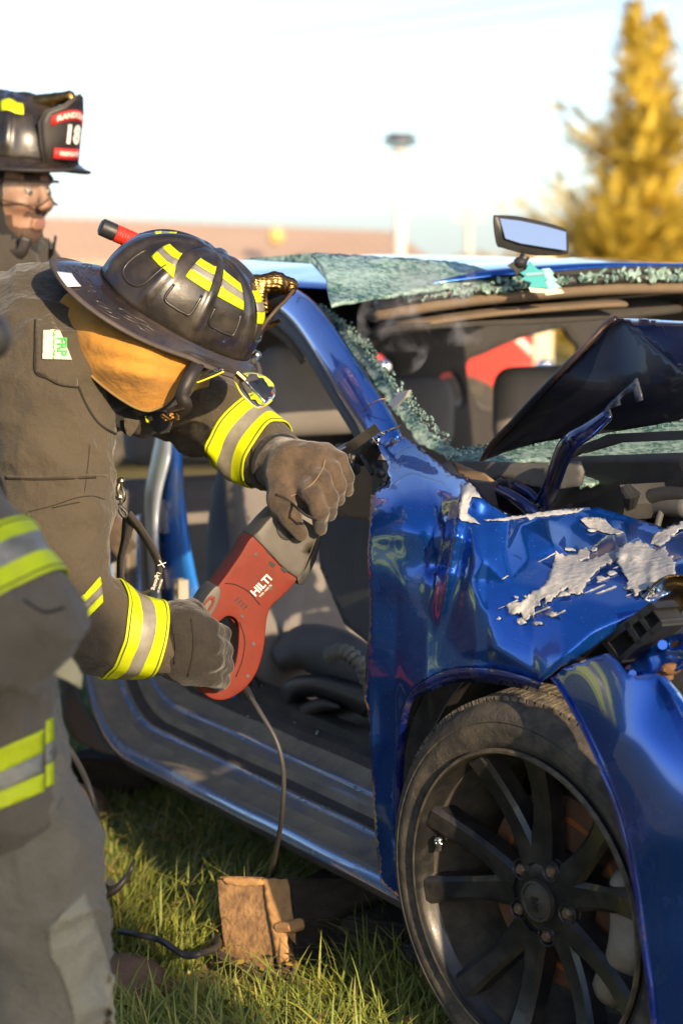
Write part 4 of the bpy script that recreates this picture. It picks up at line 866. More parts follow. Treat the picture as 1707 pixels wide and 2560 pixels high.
# ------------------------------------------------------------------ helmets
class Helmet:
    def __init__(s, c, f, u, scale=1.0):
        s.c = np.asarray(c, float); s.f = unit(f); u = np.asarray(u, float); s.u = unit(u-s.f*(u @ s.f)); s.l = np.cross(s.u, s.f); s.k = scale
    def W(s, p): return s.c+s.k*(s.f*p[0]+s.l*p[1]+s.u*p[2])
    ribs = ((0, .013, .0075), (180, .013, .0085), (52, .010, .006), (-52, .010, .006), (100, .007, .004), (-100, .007, .004), (142, .010, .005), (-142, .010, .005))
    def loc(s, th, v, off=0.0, raw=False):
        c, sn = math.cos(th), math.sin(th); a = .146 if c > 0 else .152; b = .120
        e = 2.3; rr = (abs(c/a)**e+abs(sn/b)**e)**(-1/e)
        if v <= 1:
            ph = v*math.pi/2; q = math.sin(ph)**.88; z = .132*math.cos(ph)**.78
            rad = rr*q
            rib = 0
            for d, wd, hh in s.ribs:
                dd = (th-R(d)+math.pi) % (2*math.pi)-math.pi
                if abs(dd) < 1.2: rib += hh*math.exp(-(((abs(dd)*rad)/wd)**4))
            fade = min(1, max(0, (v-.02)/.12))*min(1, max(.25, (1.0-v)/.10)) ; o = rib*fade+off
            nx, nz_ = math.sin(ph), math.cos(ph)
            return np.array([(rad+o*nx)*c, (rad+o*nx)*sn, z+o*nz_])
        w = v-1; ext = .013+.015*max(0, c)**2+.066*max(0, -c)**1.8
        rad = rr+ext*w; drop = .006+.004*max(0, c)+.014*abs(sn)+.022*max(0, -c)**1.4
        z = -drop*w**1.35+.006*w*w*max(0, -c)**1.2; ed = 0
        return np.array([rad*c, rad*sn, z+off+ed])
    def P(s, th, v, off=0.0): return s.W(s.loc(th, v, off))
    def shell(s, parent, m, mb):
        n = 160; vs = list(np.linspace(.001, 1, 40)); V = [s.P(2*math.pi*j/n, v) for v in vs for j in range(n)]
        Fc = [(i*n+j, i*n+(j+1) % n, (i+1)*n+(j+1) % n, (i+1)*n+j) for i in range(len(vs)-1) for j in range(n)]
        o = fixn(mesh_obj("helmet", V, Fc, m, parent)); solid(o, .003, -1)
        vs = list(np.linspace(.995, 2, 12)); V = [s.P(2*math.pi*j/n, v) for v in vs for j in range(n)]
        Fc = [(i*n+j, i*n+(j+1) % n, (i+1)*n+(j+1) % n, (i+1)*n+j) for i in range(len(vs)-1) for j in range(n)]
        b = fixn(mesh_obj("helmet_brim", V, Fc, mb, o)); solid(b, .003, 0)
        return o
    def edging(s, parent, m, r=.0052):
        n = 120; P = [s.P(2*math.pi*j/n, 2.0) for j in range(n)]; V = []; Fc = []; k = 8
        for i in range(n):
            t = unit(P[(i+1) % n]-P[i-1]); a = unit(np.cross(t, s.u)); b = np.cross(a, t)
            for j in range(k):
                q = 2*math.pi*j/k; V.append(P[i]+r*(1.5*a*math.cos(q)+b*math.sin(q)*.8))
        for i in range(n):
            for j in range(k): Fc.append((i*k+j, ((i+1) % n)*k+j, ((i+1) % n)*k+(j+1) % k, i*k+(j+1) % k))
        return fixn(mesh_obj("brim_edging", V, Fc, m, parent))
    def decal(s, name, quad, m, parent, off=.0012, nu=8, nv=4, th=.0006):
        """quad: four (theta degrees, v) corners, in order round the patch"""
        q = np.array(quad, float); V = []; Fc = []
        for i in range(nv+1):
            for j in range(nu+1):
                a = q[0]+(q[1]-q[0])*j/nu; b = q[3]+(q[2]-q[3])*j/nu; p = a+(b-a)*i/nv; V.append(s.P(R(p[0]), p[1], off))
        for i in range(nv):
            for j in range(nu): Fc.append((i*(nu+1)+j, i*(nu+1)+j+1, (i+1)*(nu+1)+j+1, (i+1)*(nu+1)+j))
        o = mesh_obj(name, V, Fc, m, parent); n = Vector(s.W((0, 0, .05)))
        if sum(((Vector(V[f.vertices[0]])-n).dot(f.normal) for f in o.data.polygons)) < 0: o.data.flip_normals()
        solid(o, th, 1); return o
    def line(s, name, pts, r, m, parent, k=6, off=.0008, n=6):
        Q = spline([np.array([*p, 0.0]) for p in pts], k); return fixn(mesh_obj(name, *tube_geo([s.P(R(q[0]), q[1], off) for q in Q], r, n), m, parent))
    def shield(s, parent, m, edge, zt=.165, lean=.0):
        """leather front piece: local outline in (y, z), curved round the front, standing off the shell"""
        out = [(-.052,-.004),(-.060,.032),(-.066,.078),(-.058,.103),(-.030,.116),(-.012,.134),(0,.140),(.012,.134),(.030,.116),(.058,.103),(.066,.078),(.060,.032),(.052,-.004)]
        fx = lambda y, z: getattr(s, "sx", .146)+.004*z/.1-(.9*y*y/.12)+max(0, z-.11)*.35
        s.front = lambda y, z, o=0.0: s.W((fx(y, z)+o, y, z))
        V = [s.front(y, z) for y, z in out]; c = len(V); rows = 6; VV = []; Fc = []
        cen = (0, .07)
        for k in range(rows+1):
            u = k/rows
            for y, z in out: VV.append(s.front(cen[0]+(y-cen[0])*u, cen[1]+(z-cen[1])*u))
        n = len(out)
        for k in range(rows):
            for j in range(n-1): Fc.append((k*n+j, k*n+j+1, (k+1)*n+j+1, (k+1)*n+j))
            Fc.append((k*n+n-1, k*n, (k+1)*n, (k+1)*n+n-1))
        o = mesh_obj("front_shield", VV, Fc, m, parent); fixn(o); solid(o, .004, 0)
        e = fixn(mesh_obj("shield_piping", *tube_geo(np.array([s.front(y, z, .0) for y, z in out]), .0032, 8), edge, parent)); return o

# ---- the bending firefighter: helmet frame
yw, pt, rl = R(32), R(24), R(25)
hf_ = np.array([math.cos(yw)*math.cos(pt), math.sin(yw)*math.cos(pt), -math.sin(pt)])
u0 = unit(np.array([0, 0, 1])-hf_*hf_[2]); l0 = np.cross(u0, hf_); hu_ = u0*math.cos(rl)-l0*math.sin(rl)
H1c = at(442, 790, 4.03)
H1 = Helmet(H1c, hf_, hu_, .97)
# ------------------------------------------------------------------ firefighter bending over the saw
FF = empty("person", at(340, 2500, 4.17)*np.array([1, 1, 0]), "firefighter in brown turnout gear bending over to cut the windscreen pillar", "person", "firefighters")
# body: head, neck, trunk, arms and legs in one skin, mostly under the clothes
Hd = H1.W((.0, 0, -.035))
def fbody(p):
    q = p-Hd; P = np.stack([q @ H1.f, q @ H1.l, q @ H1.u], -1)
    d = f_ell(P, (-.005, 0, .03), (.098, .076, .11)); d = smin(d, f_ell(P, (.035, 0, -.075), (.062, .056, .06)), .04)
    d = smin(d, f_cap(P, (.088, 0, -.005), (.112, 0, -.045), .010, .017), .018)
    for s_ in (-1, 1): d = smin(d, f_ell(P, (-.005, s_*.078, -.015), (.022, .012, .035)), .01)
    d = smin(d, f_cap(P, (-.02, 0, -.06), (-.09, 0, -.16), .06, .07), .04)
    for a, b, ra, rb_ in (((250,900,4.10),(-500,1090,4.34),.08,.14),((120,960,4.03),(150,1540,3.90),.055,.045),((150,1540,3.90),(430,1605,3.98),.045,.03),((150,890,4.25),(330,930,4.38),.07,.06),((330,930,4.38),(445,985,4.34),.05,.045),((445,985,4.34),(705,1160,4.20),.045,.03),
                      ((-500,1130,4.30),(-40,1800,4.24),.09,.06),((-40,1800,4.24),(90,2430,4.21),.055,.04),((-520,1150,4.45),(-330,1750,4.6),.09,.06),((-330,1750,4.6),(-420,2380,4.7),.055,.04)):
        d = smin(d, f_cap(p, at(*a), at(*b), ra, rb_), .04)
    return d
body = soft("body", fbody, (-1.25, 3.6, -.05), (.2, 5.0, 1.5), .016, SKIN, FF, relax=1)
def fhood(p):
    q = p-Hd; P = np.stack([q @ H1.f, q @ H1.l, q @ H1.u], -1)
    d = f_ell(P, (-.012, 0, .02), (.110, .086, .115)); d = smin(d, f_ell(P, (.028, 0, -.075), (.066, .066, .068)), .04); d = smin(d, f_cap(P, (-.02, 0, -.06), (-.09, 0, -.16), .07, .085), .04)
    return smax(d, -f_ell(P, (.115, 0, -.02), (.075, .062, .085)), .01)
soft("hood", fhood, Hd-.26, Hd+.22, .010, BLKCL, FF, relax=2)
# turnout coat
def wrinkle(p, amp=.006):
    a = ridge((p[0]*1.0+p[2]*.6, p[1], p[2]*1.2), 7.0, 3); b = ridge((p[0]*.6-p[2], p[1]*1.0, p[2]*.4+p[0]), 13.0, 8)
    return amp*(max(0, a)**4*1.8+.8*max(0, b)**4)+amp*.6*nz(p, 5.5)
pelv = np.array(at(150, 1540, 3.90)); wr1 = np.array(at(430, 1605, 3.98)); wr2 = np.array(at(705, 1160, 4.20))
arms = [((120,950,4.02),(138,1270,3.955),.122,.088),((138,1270,3.955),(152,1545,3.90),.088,.076),((152,1545,3.90),(430,1608,3.985),.078,.056),
        ((150,870,4.24),(330,920,4.36),.12,.10),((330,920,4.36),(446,990,4.335),.10,.078),((446,990,4.335),(712,1166,4.20),.076,.054)]
def fcoat(p):
    d = f_cap(p, at(85, 865, 4.17), at(-520, 1090, 4.40), .130, .20)
    d = smin(d, f_cap(p, at(150, 1010, 4.17), at(-420, 1330, 4.36), .105, .19), .08)
    d = smin(d, f_cap(p, at(120, 850, 4.10), at(230, 905, 4.09), .115, .085), .05)
    for i, (a, b, ra, rb_) in enumerate(arms): d = smin(d, f_cap(p, at(*a), at(*b), ra, rb_), .045 if i in (0, 3) else .02)
    # collar standing round the neck
    d = smin(d, f_cap(p, at(210, 930, 4.03), at(345, 1035, 4.06), .05, .035), .03)
    return d
def gather(p):
    """folds that ring a bent sleeve near the elbow and cuff"""
    e = 0
    for a, b, lo, hi, f, am, ph in ((arms[1][0], arms[2][1], 0, 1, 60, .0042, 0), (arms[4][0], arms[5][1], 0, .75, 62, .0045, 1.3)):
        A = at(*a); Bv = at(*b)-A; t = float((p-A) @ Bv/(Bv @ Bv))
        if -.1 < t < 1.1:
            dist = np.linalg.norm(p-A-t*Bv)
            if dist < .14: e += am*math.sin(t*np.linalg.norm(Bv)*f*1.0+ph+5*nz(p, 6, 2))*max(0, 1-abs(t-.5)*1.7)*(.5+.5*nz(p, 4, 5)+.5)
    return e
coat = soft("coat", fcoat, (-1.25, 3.62, .35), (.12, 4.75, 1.52), .0095, COAT, FF, relax=3, disp=lambda p: wrinkle(p)+gather(p))
cb = bvh(coat)
def onto(px, py, tree, lift=.0012, dflt=4.0):
    d = ray(px, py); h = tree.ray_cast(Vector(C0), Vector(d).normalized())
    if h[0] is None: return at(px, py, dflt)
    return np.array(h[0])-unit(d)*lift
def seam(pts, r, m, parent, tree=None, name="seam", k=8, lift=.0004, n=6):
    Q = spline([np.array([*p, 0.0]) for p in pts], k); P = [onto(q[0], q[1], tree or cb, lift) for q in Q]; P = np.array(P)
    P[1:-1] = (P[:-2]+2*P[1:-1]+P[2:])/4; return fixn(mesh_obj(name, *tube_geo(P, r, n), m, parent))
THREAD = mat("thread", (.018,.014,.010), .9); FOLDM = COAT
seam([(15,1192),(90,1193),(170,1190),(240,1188),(268,1190)], .0022, COAT, coat); seam([(15,1197),(90,1199),(170,1197),(240,1194)], .0016, THREAD, coat)
seam([(225,1110),(222,1150),(216,1200),(212,1230)], .0007, THREAD, coat); seam([(70,1280),(130,1265),(190,1245),(230,1240),(262,1248)], .0009, THREAD, coat)
seam([(196,965),(215,1010),(240,1050),(262,1070),(290,1085)], .0022, THREAD, coat); seam([(130,1270),(200,1255)], .0010, THREAD, coat)
fx_ = sheet("pocket_flap", [(90,800),(126,783),(165,860),(192,930),(197,966),(180,967),(150,960),(120,945),(90,928)], lambda x, y: onto(x, y, cb, .0035), COAT, coat, step=10, thick=.004)
seam([(89,800),(89,860),(89,928),(120,946),(152,962),(196,968)], .0018, THREAD, coat, lift=.002)
pt_ = sheet("name_patch", [(108,824),(150,823),(166,862),(181,899),(107,897)], lambda x, y: onto(x, y, cb, .0085), PATCH, coat, step=8, thick=.0012)
pc = lambda x, y: onto(x, y, cb, .0100)
def patch_text(text, size, cx, cy, bold=0.0):
    V, Fc = words(text, 1.0, 0.0, bold); h = size
    P = []
    for v in V: P.append(onto(cx+v[1]*h, cy+v[0]*h*.9, cb, .0102))
    return mesh_obj("patch_lettering", P, Fc, PRINTG, pt_, smooth=False)
patch_text("FRP", 33, 155, 866, .035); patch_text("Fully Rescue Police", 10.5, 136, 861, .015)
# reflective trim sewn round the sleeves
trim = [LIME, SILV, LIME]
def armband(px, py, Y, a, b, wd, parent, tree, name="reflective_trim", **k): return band(name, tree, at(px, py, Y), at(*b)-at(*a), wd, trim, parent, rmax=.15, **k)
def drape(quads, tree, parent, name="reflective_trim", lift=.003):
    def fn(x, y):
        for k in range(40):
            d = ray(x-k*2, y); h = tree.ray_cast(Vector(C0), Vector(d).normalized())
            if h[0] is not None: return np.array(h[0])-unit(d)*lift
        return at(x, y, 3.95)
    for m_, q_ in quads: sheet(name, q_, fn, m_, parent, step=9, thick=.002)
drape([(LIME, [(20,1585),(161,1516),(214,1484),(252,1441),(257,1460),(218,1501),(164,1535),(20,1605)]), (SILV, [(20,1605),(164,1535),(218,1501),(257,1460),(258,1484),(220,1523),(175,1555),(20,1628)]), (LIME, [(20,1628),(175,1555),(220,1523),(258,1484),(259,1505),(221,1544),(175,1578),(20,1650)])], cb, coat)
tax = at(-520, 1090, 4.40)-at(85, 865, 4.17)
for u_ in (.62, .97): band("reflective_trim", cb, at(85, 865, 4.17)+tax*u_+np.array([0, 0, -.04]), tax, .08, trim, coat, rmax=.5)
armband(326,1588,3.955, arms[2][0], arms[2][1], .078, coat, cb)
armband(628,1112,4.245, arms[5][0], arms[5][1], .080, coat, cb)
# storm collar pieces, throat strap
co = sheet("collar", [(190,880),(220,930),(270,985),(330,1025),(345,1040),(338,1075),(318,1088),(300,1070),(262,1052),(225,1010),(198,960)], lambda x, y: at(x, y, 3.975+.0002*abs(x-260)), BLKCL, coat, step=10, thick=.012)
sheet("collar_tab", [(310,1045),(350,1052),(340,1075),(326,1092),(318,1088),(312,1070)], lambda x, y: at(x, y, 3.965), COAT, coat, step=8, thick=.006)
sheet("throat_strap", [(352,1040),(380,1030),(428,1030),(434,1052),(424,1080),(400,1085),(385,1078),(372,1050)], lambda x, y: at(x, y, 3.99+.0003*abs(x-400)), BLKCL, coat, step=8, thick=.008)
sheet("collar_tab", [(362,1040),(376,1038),(382,1060),(366,1056)], lambda x, y: at(x, y, 4.00), LIME, coat, step=8, thick=.003)
# hem trim seen past the near arm
sheet("hem_trim", [(243,1308),(256,1300),(262,1350),(262,1384),(248,1386),(242,1350)], lambda x, y: at(x, y, 4.22), LIME, coat, step=8, thick=.004)
# trousers and boots
def fpant(p):
    d = f_cap(p, at(-500, 1200, 4.34), at(-40, 1800, 4.24), .15, .105); d = smin(d, f_cap(p, at(-40, 1800, 4.24), at(85, 2330, 4.21), .095, .09), .03)
    d = smin(d, f_cap(p, at(-520, 1200, 4.47), at(-330, 1750, 4.6), .15, .105), .06); return smin(d, f_cap(p, at(-330, 1750, 4.6), at(-410, 2300, 4.7), .10, .09), .03)
pan = soft("trousers", fpant, (-1.2, 3.9, .02), (.02, 5.0, 1.3), .014, COATD, FF, relax=2, disp=lambda p: wrinkle(p, .006))
band("reflective_trim", bvh(pan), at(55, 2200, 4.215), at(85, 2330, 4.21)-at(-40, 1800, 4.24), .075, trim, pan, rmax=.2)
def boot(toe, heel, up, name="boot", parent=FF):
    toe = np.asarray(toe); heel = np.asarray(heel); d = unit((toe-heel)*[1, 1, 0]); L = np.linalg.norm((toe-heel)[:2]); n = np.cross([0, 0, 1], d)
    def fb(p):
        q = p-heel; P = np.stack([q @ d, q @ n, q[..., 2]], -1)
        e = f_ell(P, (L-.06, 0, .045), (.075, .052, .055)); e = smin(e, f_cap(P, (.03, 0, .05), (L-.07, 0, .045), .048, .05), .03)
        e = smin(e, f_cap(P, (.035, 0, .08), (.02, 0, .32), .055, .065), .04); return smax(e, .022-P[..., 2], .006)
    b = soft(name, fb, heel+[-.2, -.2, -.02], heel+[.4, .25, .36] if d[0] > 0 else heel+[.25, .4, .36], .009, BOOT, parent)
    def fs(p):
        q = p-heel; P = np.stack([q @ d, q @ n, q[..., 2]], -1)
        e = np.minimum(f_ell(P*[1, 1, 0], (L-.06, 0, 0), (.080, .056, 1)), f_cap(P*[1, 1, 0], (.03, 0, 0), (L-.07, 0, 0), .051, .053)); return smax(e, np.abs(P[..., 2]-.014)-.013, .004)
    soft("sole", fs, heel+[-.2, -.2, -.02], heel+([.4, .3, .06] if d[0] > 0 else [.25, .4, .06]), .008, SOLE, b); return b
t_ = gnd(412, 2535); boot(t_, t_+np.array([-.26, .03, 0]), 0)
t_ = at(-250, 2400, 4.68); t_[2] = 0; boot(t_, t_+np.array([-.26, .0, 0]), 0)

# ---- gloves
def pts(*a): return [at(*q) for q in a]
def chain(p, Q, rr, d, k):
    for i in range(len(Q)-1): d = smin(d, f_cap(p, Q[i], Q[i+1], rr[i], rr[i+1]), k)
    return d
def fg1(p):                                                # left hand, over the nose of the saw
    d = f_cap(p, at(672,1140,4.205), at(712,1166,4.17), .048, .046)
    d = smin(d, f_cap(p, at(728,1160,4.13), at(742,1215,4.12), .042, .038), .022)
    d = smin(d, f_cap(p, at(790,1150,4.115), at(776,1215,4.10), .030, .027), .025)
    D = 9.0*np.ones(len(p))
    for Q, rr in ((pts((812,1136,4.125),(848,1150,4.110),(866,1192,4.112),(868,1228,4.13)), (.020,.0140,.0122,.0098)),
                  (pts((804,1156,4.115),(828,1172,4.088),(846,1214,4.090),(846,1250,4.112)), (.020,.0148,.0130,.0105)),
                  (pts((784,1178,4.105),(804,1200,4.070),(824,1246,4.072),(824,1288,4.095)), (.021,.0155,.0138,.0112)),
                  (pts((758,1202,4.10),(778,1232,4.058),(800,1280,4.056),(800,1320,4.080)), (.022,.0165,.0150,.0125))):
        e = 9.0*np.ones(len(p)); e = chain(p, Q, rr, e, .005); D = smin(D, e, .0016)
    d = smin(d, D, .006)
    th = 9.0*np.ones(len(p)); th = chain(p, pts((704,1196,4.11),(702,1252,4.080),(726,1294,4.062),(752,1334,4.075)), (.030,.022,.0165,.0125), th, .008)
    return smin(d, th, .010)
g1 = soft("glove", fg1, at(620,1370,4.02)-[0, .06, 0], at(900,1070,4.25)+[0, .06, 0], .0036, GLOVE, FF, relax=2, disp=lambda p: .0016*ridge(p, 30, 2)+.0015*nz(p, 60))
g1b = bvh(g1); GS = mat("glove_seam", (.20,.14,.085), .85)
seam([(728,1240),(752,1230),(785,1205),(806,1172),(812,1150)], .0014, GS, g1, g1b, k=5); seam([(690,1236),(720,1250),(760,1285),(790,1300)], .0022, THREAD, g1, g1b, k=5)
band("glove_cuff", bvh(g1), at(692,1152,4.19), at(712,1166,4.17)-at(672,1140,4.205), .012, [BLKCL], g1, cuts=(0, 1), rmax=.12, off=.001)
def fg2(p):                                                # right hand, round the rear handle
    d = f_cap(p, at(400,1604,3.98), at(440,1612,3.985), .050, .050); d = smin(d, f_cap(p, at(462,1580,3.965), at(468,1645,3.965), .046, .044), .022)
    D = 9.0*np.ones(len(p))
    for Q, rr in ((pts((478,1565,3.955),(522,1572,3.955),(554,1585,4.00),(550,1592,4.05)), (.024,.0165,.0150,.013)),
                  (pts((484,1602,3.945),(530,1612,3.945),(560,1625,3.995),(554,1632,4.045)), (.024,.0170,.0155,.0135)),
                  (pts((484,1640,3.948),(530,1652,3.950),(560,1664,4.00),(552,1670,4.045)), (.024,.0170,.0155,.0135)),
                  (pts((478,1676,3.958),(526,1694,3.965),(554,1702,4.01),(546,1708,4.05)), (.024,.0160,.0145,.0125))):
        D = smin(D, chain(p, Q, rr, 9.0*np.ones(len(p)), .005), .0016)
    d = smin(d, D, .012)
    th = chain(p, pts((452,1545,3.985),(478,1532,4.02),(505,1545,4.06)), (.030,.022,.017), 9.0*np.ones(len(p)), .008); return smin(d, th, .012)
g2 = soft("glove", fg2, at(360,1790,3.85)-[0, .04, 0], at(600,1460,4.15)+[0, .02, 0], .0040, GLOVED, FF, relax=2, disp=lambda p: .0018*ridge(p, 30, 4)+.0015*nz(p, 60, 3))
g2b = bvh(g2); seam([(478,1548),(484,1590),(482,1640),(470,1690)], .0018, THREAD, g2, g2b, k=5); seam([(430,1560),(440,1610),(436,1660)], .0018, THREAD, g2, g2b, k=5)

# ---- helmet with its fittings
h1 = H1.shell(FF, HELM, HELMB); H1.edging(h1, EDGE)
def stripes(a, b, c, d):                                   # a lime-silver-lime tape: split along its width
    A, B_, C_, D_ = map(np.array, (a, b, c, d)); L = lambda p, q, u: tuple(p+(q-p)*u)
    for u0_, u1_, m in ((0, .36, LIME), (.36, .66, SILV), (.66, 1, LIME)): H1.decal("helmet_tape", [L(A, D_, u0_), L(B_, C_, u0_), L(B_, C_, u1_), L(A, D_, u1_)], m, h1)
stripes((-168,.40),(-147,.40),(-135,.66),(-160,.62))
stripes((-133,.34),(-110,.30),(-92,.64),(-120,.66)) if False else None
stripes((-132,.30),(-106,.30),(-104,.60),(-129,.58))
stripes((-92,.28),(-62,.36),(-62,.62),(-94,.60))
stripes((-42,.40),(-14,.40),(-13,.72),(-43,.70))
stripes((166,.30),(150,.30),(152,.48),(168,.46))
for d0, d1 in ((-134,-106),(-94,-62),(-44,-16)):           # raised frames moulded into the panels
    H1.line("moulded_frame", [(d0+2,.70),(d0+3,.84),(d0+12,.86),(d1-8,.86),(d1-3,.84),(d1-2,.66)], .0026, HELM, h1, off=.0)
H1.line("moulded_frame", [(-170,.60),(-168,.86),(-150,.87),(-146,.6)], .0026, HELM, h1, off=.0)
rnd = random.Random(12)
for c_, w_ in ((-172,1.45),(-158,1.62),(-142,1.42),(-150,1.7),(172,1.5),(160,1.3),(-128,1.5),(176,1.75)):   # tooled scrolls on the brim
    H1.line("tooled_scroll", [(c_+9*(1-k/14)*math.cos(k*.75), w_+.17*(1-k/14)*math.sin(k*.75)) for k in range(13)], .0011, HELMB, h1, k=3, off=.0015, n=5)
for c_ in (-165,-136,168): H1.line("tooled_scroll", [(c_-6,1.25),(c_-2,1.33),(c_+3,1.27),(c_+8,1.36)], .0010, HELMB, h1, k=4, off=.0015, n=5)
H1.decal("brim_plate", [(-179,1.74),(-167,1.74),(-167,2.05),(-179,2.05)], mat("white_marker", (.75,.75,.78), .35), h1, off=.004, th=.0015)
H1.shield(h1, LEATH, mat("shield_edge", (.07,.045,.028), .6))
# eagle holder
eb = lambda x, z, y=0: H1.W((x, y, z))
def feag(p):
    q = p-H1.c; P = np.stack([q @ H1.f, q @ H1.l, q @ H1.u], -1)
    d = f_cap(P, (.088, 0, .106), (.124, 0, .126), .015, .016); d = smin(d, f_cap(P, (.124, 0, .126), (.150, 0, .133), .0155, .0125), .012)
    d = smin(d, f_cap(P, (.150, 0, .132), (.162, 0, .122), .009, .004), .008)
    for s_ in (-1, 1): d = smin(d, f_cap(P, (.102, s_*.012, .098), (.126, s_*.022, .082), .012, .008), .012); d = np.maximum(d, -(np.linalg.norm(P-np.array([.146, s_*.0125, .137]), axis=-1)-.0035))
    return d
def feath(p):
    q = p-H1.c; x, y, z = q @ H1.f, q @ H1.l, q @ H1.u
    return .0010*math.sin(y*1100+z*700+3*math.sin(x*90))+.0006*math.sin(x*500+y*300)
soft("eagle_holder", feag, H1.W((.14, 0, .11))-.09, H1.W((.14, 0, .11))+.09, .0022, BRASS, h1, relax=1, disp=feath)
sb = MB(); sb.tube([H1.P(R(-14), .75, .004), H1.P(R(-14), .75, .022)+H1.u*.01, H1.front(-.03, .05, -.004)], [.004, .004, .004], 8); sb.build("shield_stay", BRASS, h1)
bs_ = MB(); bs_.tube([H1.P(R(-20), 1.3, .004), H1.P(R(-12), 1.5, .012), H1.P(R(-4), 1.35, .008)], [.006, .008, .005], 8); bs_.sphere(H1.P(R(-14), 1.4, .012), .009, 10); bs_.build("shield_bolt", STEEL, h1)
# flip-down eye lenses under the brim
def lens(px, Yf, name, amber):
    o = sheet(name, smooth_outline(px, 4), lambda x, y: at(x, y, Yf(x, y)), LENS, h1, step=12, thick=.0025)
    P = np.array([at(x, y, Yf(x, y)-.0015) for x, y in smooth_outline(px, 4)]); k = int(len(P)*amber); fixn(mesh_obj("lens_rim", *tube_geo(P[:k], .0016, 6), YEDGE, o)); return o
lens([(586,945),(592,962),(602,982),(618,1000),(636,1016),(648,1020),(662,1014),(680,1000),(689,984),(688,966),(676,950),(656,936),(630,930),(606,934)], lambda x, y: 3.905+.0009*abs((x-600)*.72-(y-940)*.70)*(1 if (x-600)*.72 > (y-940)*.70 else .6), "eye_lens", .52)
lens([(492,956),(520,946),(548,934),(566,924),(548,920),(516,930),(496,944)], lambda x, y: 3.935, "eye_lens", .42)
lb_ = MB(); lb_.cyl(at(592,932,3.90), at(612,950,3.90), .006, 10); lb_.build("lens_hinge", BRASS, h1)
# ear cover, chin strap and buckle
ECY = rbf([(165,742,4.00),(130,790,3.985),(180,890,3.945),(250,965,3.93),(330,1020,3.94),(370,1032,3.95),(410,1012,3.945),(445,970,3.945),(470,900,3.945),(300,900,3.875),(360,940,3.885),(230,830,3.91),(300,800,3.93),(400,860,3.915),(250,760,3.97),(430,850,3.95),(490,880,3.97)])
def ear(x, y):
    f = .010*math.exp(-(((y-890-(x-250)*.22)/16)**2))*min(1, max(0, (x-200)/100))-.008*math.exp(-(((y-925-(x-250)*.10)/22)**2))*min(1, max(0, (x-230)/100))
    return at(x, y, ECY(x, y)+f+.004*noise.noise(Vector((x*.02, y*.02, 1))))
ec = sheet("ear_cover", [(200,720),(165,735),(140,765),(131,792),(150,830),(180,885),(215,930),(255,968),(300,1000),(340,1024),(372,1032),(398,1024),(418,1012),(436,992),(446,970),(456,940),(470,915),(500,890),(520,850),(400,800),(300,750),(240,720)], ear, NECK, h1, step=8, thick=.004)
P = np.array([ear(x, y)-np.array([0, .003, 0]) for x, y in ((182,882),(215,925),(255,962),(300,996),(340,1019),(372,1027),(398,1019))]); fixn(mesh_obj("ear_cover_hem", *tube_geo(spline(P, 5), .0022, 6), NECKO, ec))
cs_ = spline(pts((496,908,3.925),(482,930,3.905),(466,960,3.895),(456,990,3.895),(464,1015,3.90),(446,1030,3.91),(424,1038,3.92)), 5); V = []; Fc = []
for i, q in enumerate(cs_):
    d = unit(cs_[min(i+1, len(cs_)-1)]-cs_[max(i-1, 0)]); n = unit(np.cross(d, [0, 1, 0])); V += [q-n*.011, q+n*.011]
for i in range(len(cs_)-1): Fc.append((2*i, 2*i+1, 2*i+3, 2*i+2))
cst = fixn(mesh_obj("chin_strap", V, Fc, LEATH, h1)); solid(cst, .005, 0)
sheet("strap_anchor", [(455,880),(500,892),(540,905),(525,920),(498,935),(474,975),(452,1000),(450,960),(460,925)], lambda x, y: at(x, y, 3.945), BLKCL, h1, step=8, thick=.006)
for x, y in ((479,952),(470,980)):
    sn = MB(); sn.sphere(at(x, y, 3.905), .0055, 10, sc=(1, .5, 1)); sn.build("snap", LEATH, cst)
bk = MB(); rnd = random.Random(5)
bk.tube(pts((432,1030,3.90),(462,1022,3.90)), [.002, .002], 6)
for _ in range(14): bk.sphere(at(rnd.uniform(408, 446), rnd.uniform(1034, 1048), 3.905), rnd.uniform(.003, .0055), 7)
bk.tube(pts((408,1038,3.90),(425,1050,3.90),(446,1044,3.90),(440,1034,3.90)), [.0025]*4, 6); bk.build("strap_buckle", BRASS, cst)
# ------------------------------------------------------------------ torch clipped to the helmet
q0, q1 = at(252, 566, 4.10), at(352, 610, 4.12); td = unit(q1-q0)
TO = empty("flashlight", (q0+q1)/2, "red and black torch clipped on the far side of the bending firefighter's helmet", "flashlight")
def rev(prof, a, d, m, name, parent, n=24, knurl=0):
    u = unit(np.cross(d, [0, .2, 1])); v = np.cross(d, u); rings = []
    for t, r in prof: rings.append([a+d*t+(u*math.cos(b)+v*math.sin(b))*(r+(knurl*((i+int(t*300)) % 2) if knurl else 0)) for i, b in enumerate(np.linspace(0, 2*math.pi, n, endpoint=False))])
    return loft_obj(name, rings, m, parent, auto=30)
rev([(0,.0115),(.001,.0138),(.003,.0148),(.026,.0150),(.027,.0138)], q0, td, BLACKP, "tail_cap", TO)
rev([(-.0008,.0108),(-.0009,.001)], q0, td, GREYP, "tail_button", TO)
rev([(.027,.0128)]+[(.0285+.0022*i, .0140+(.0006 if i % 2 else 0)) for i in range(17)]+[(.067,.0128)], q0, td, REDT, "grip", TO, n=28, knurl=.0007)
rev([(.066,.016),(.067,.0175),(.080,.0175),(.081,.0160)], q0, td, BLACKP, "clamp_ring", TO)
rev([(.080,.0135),(.10,.0135),(.112,.019),(.135,.0195)], q0, td, REDT, "torch_head", TO)
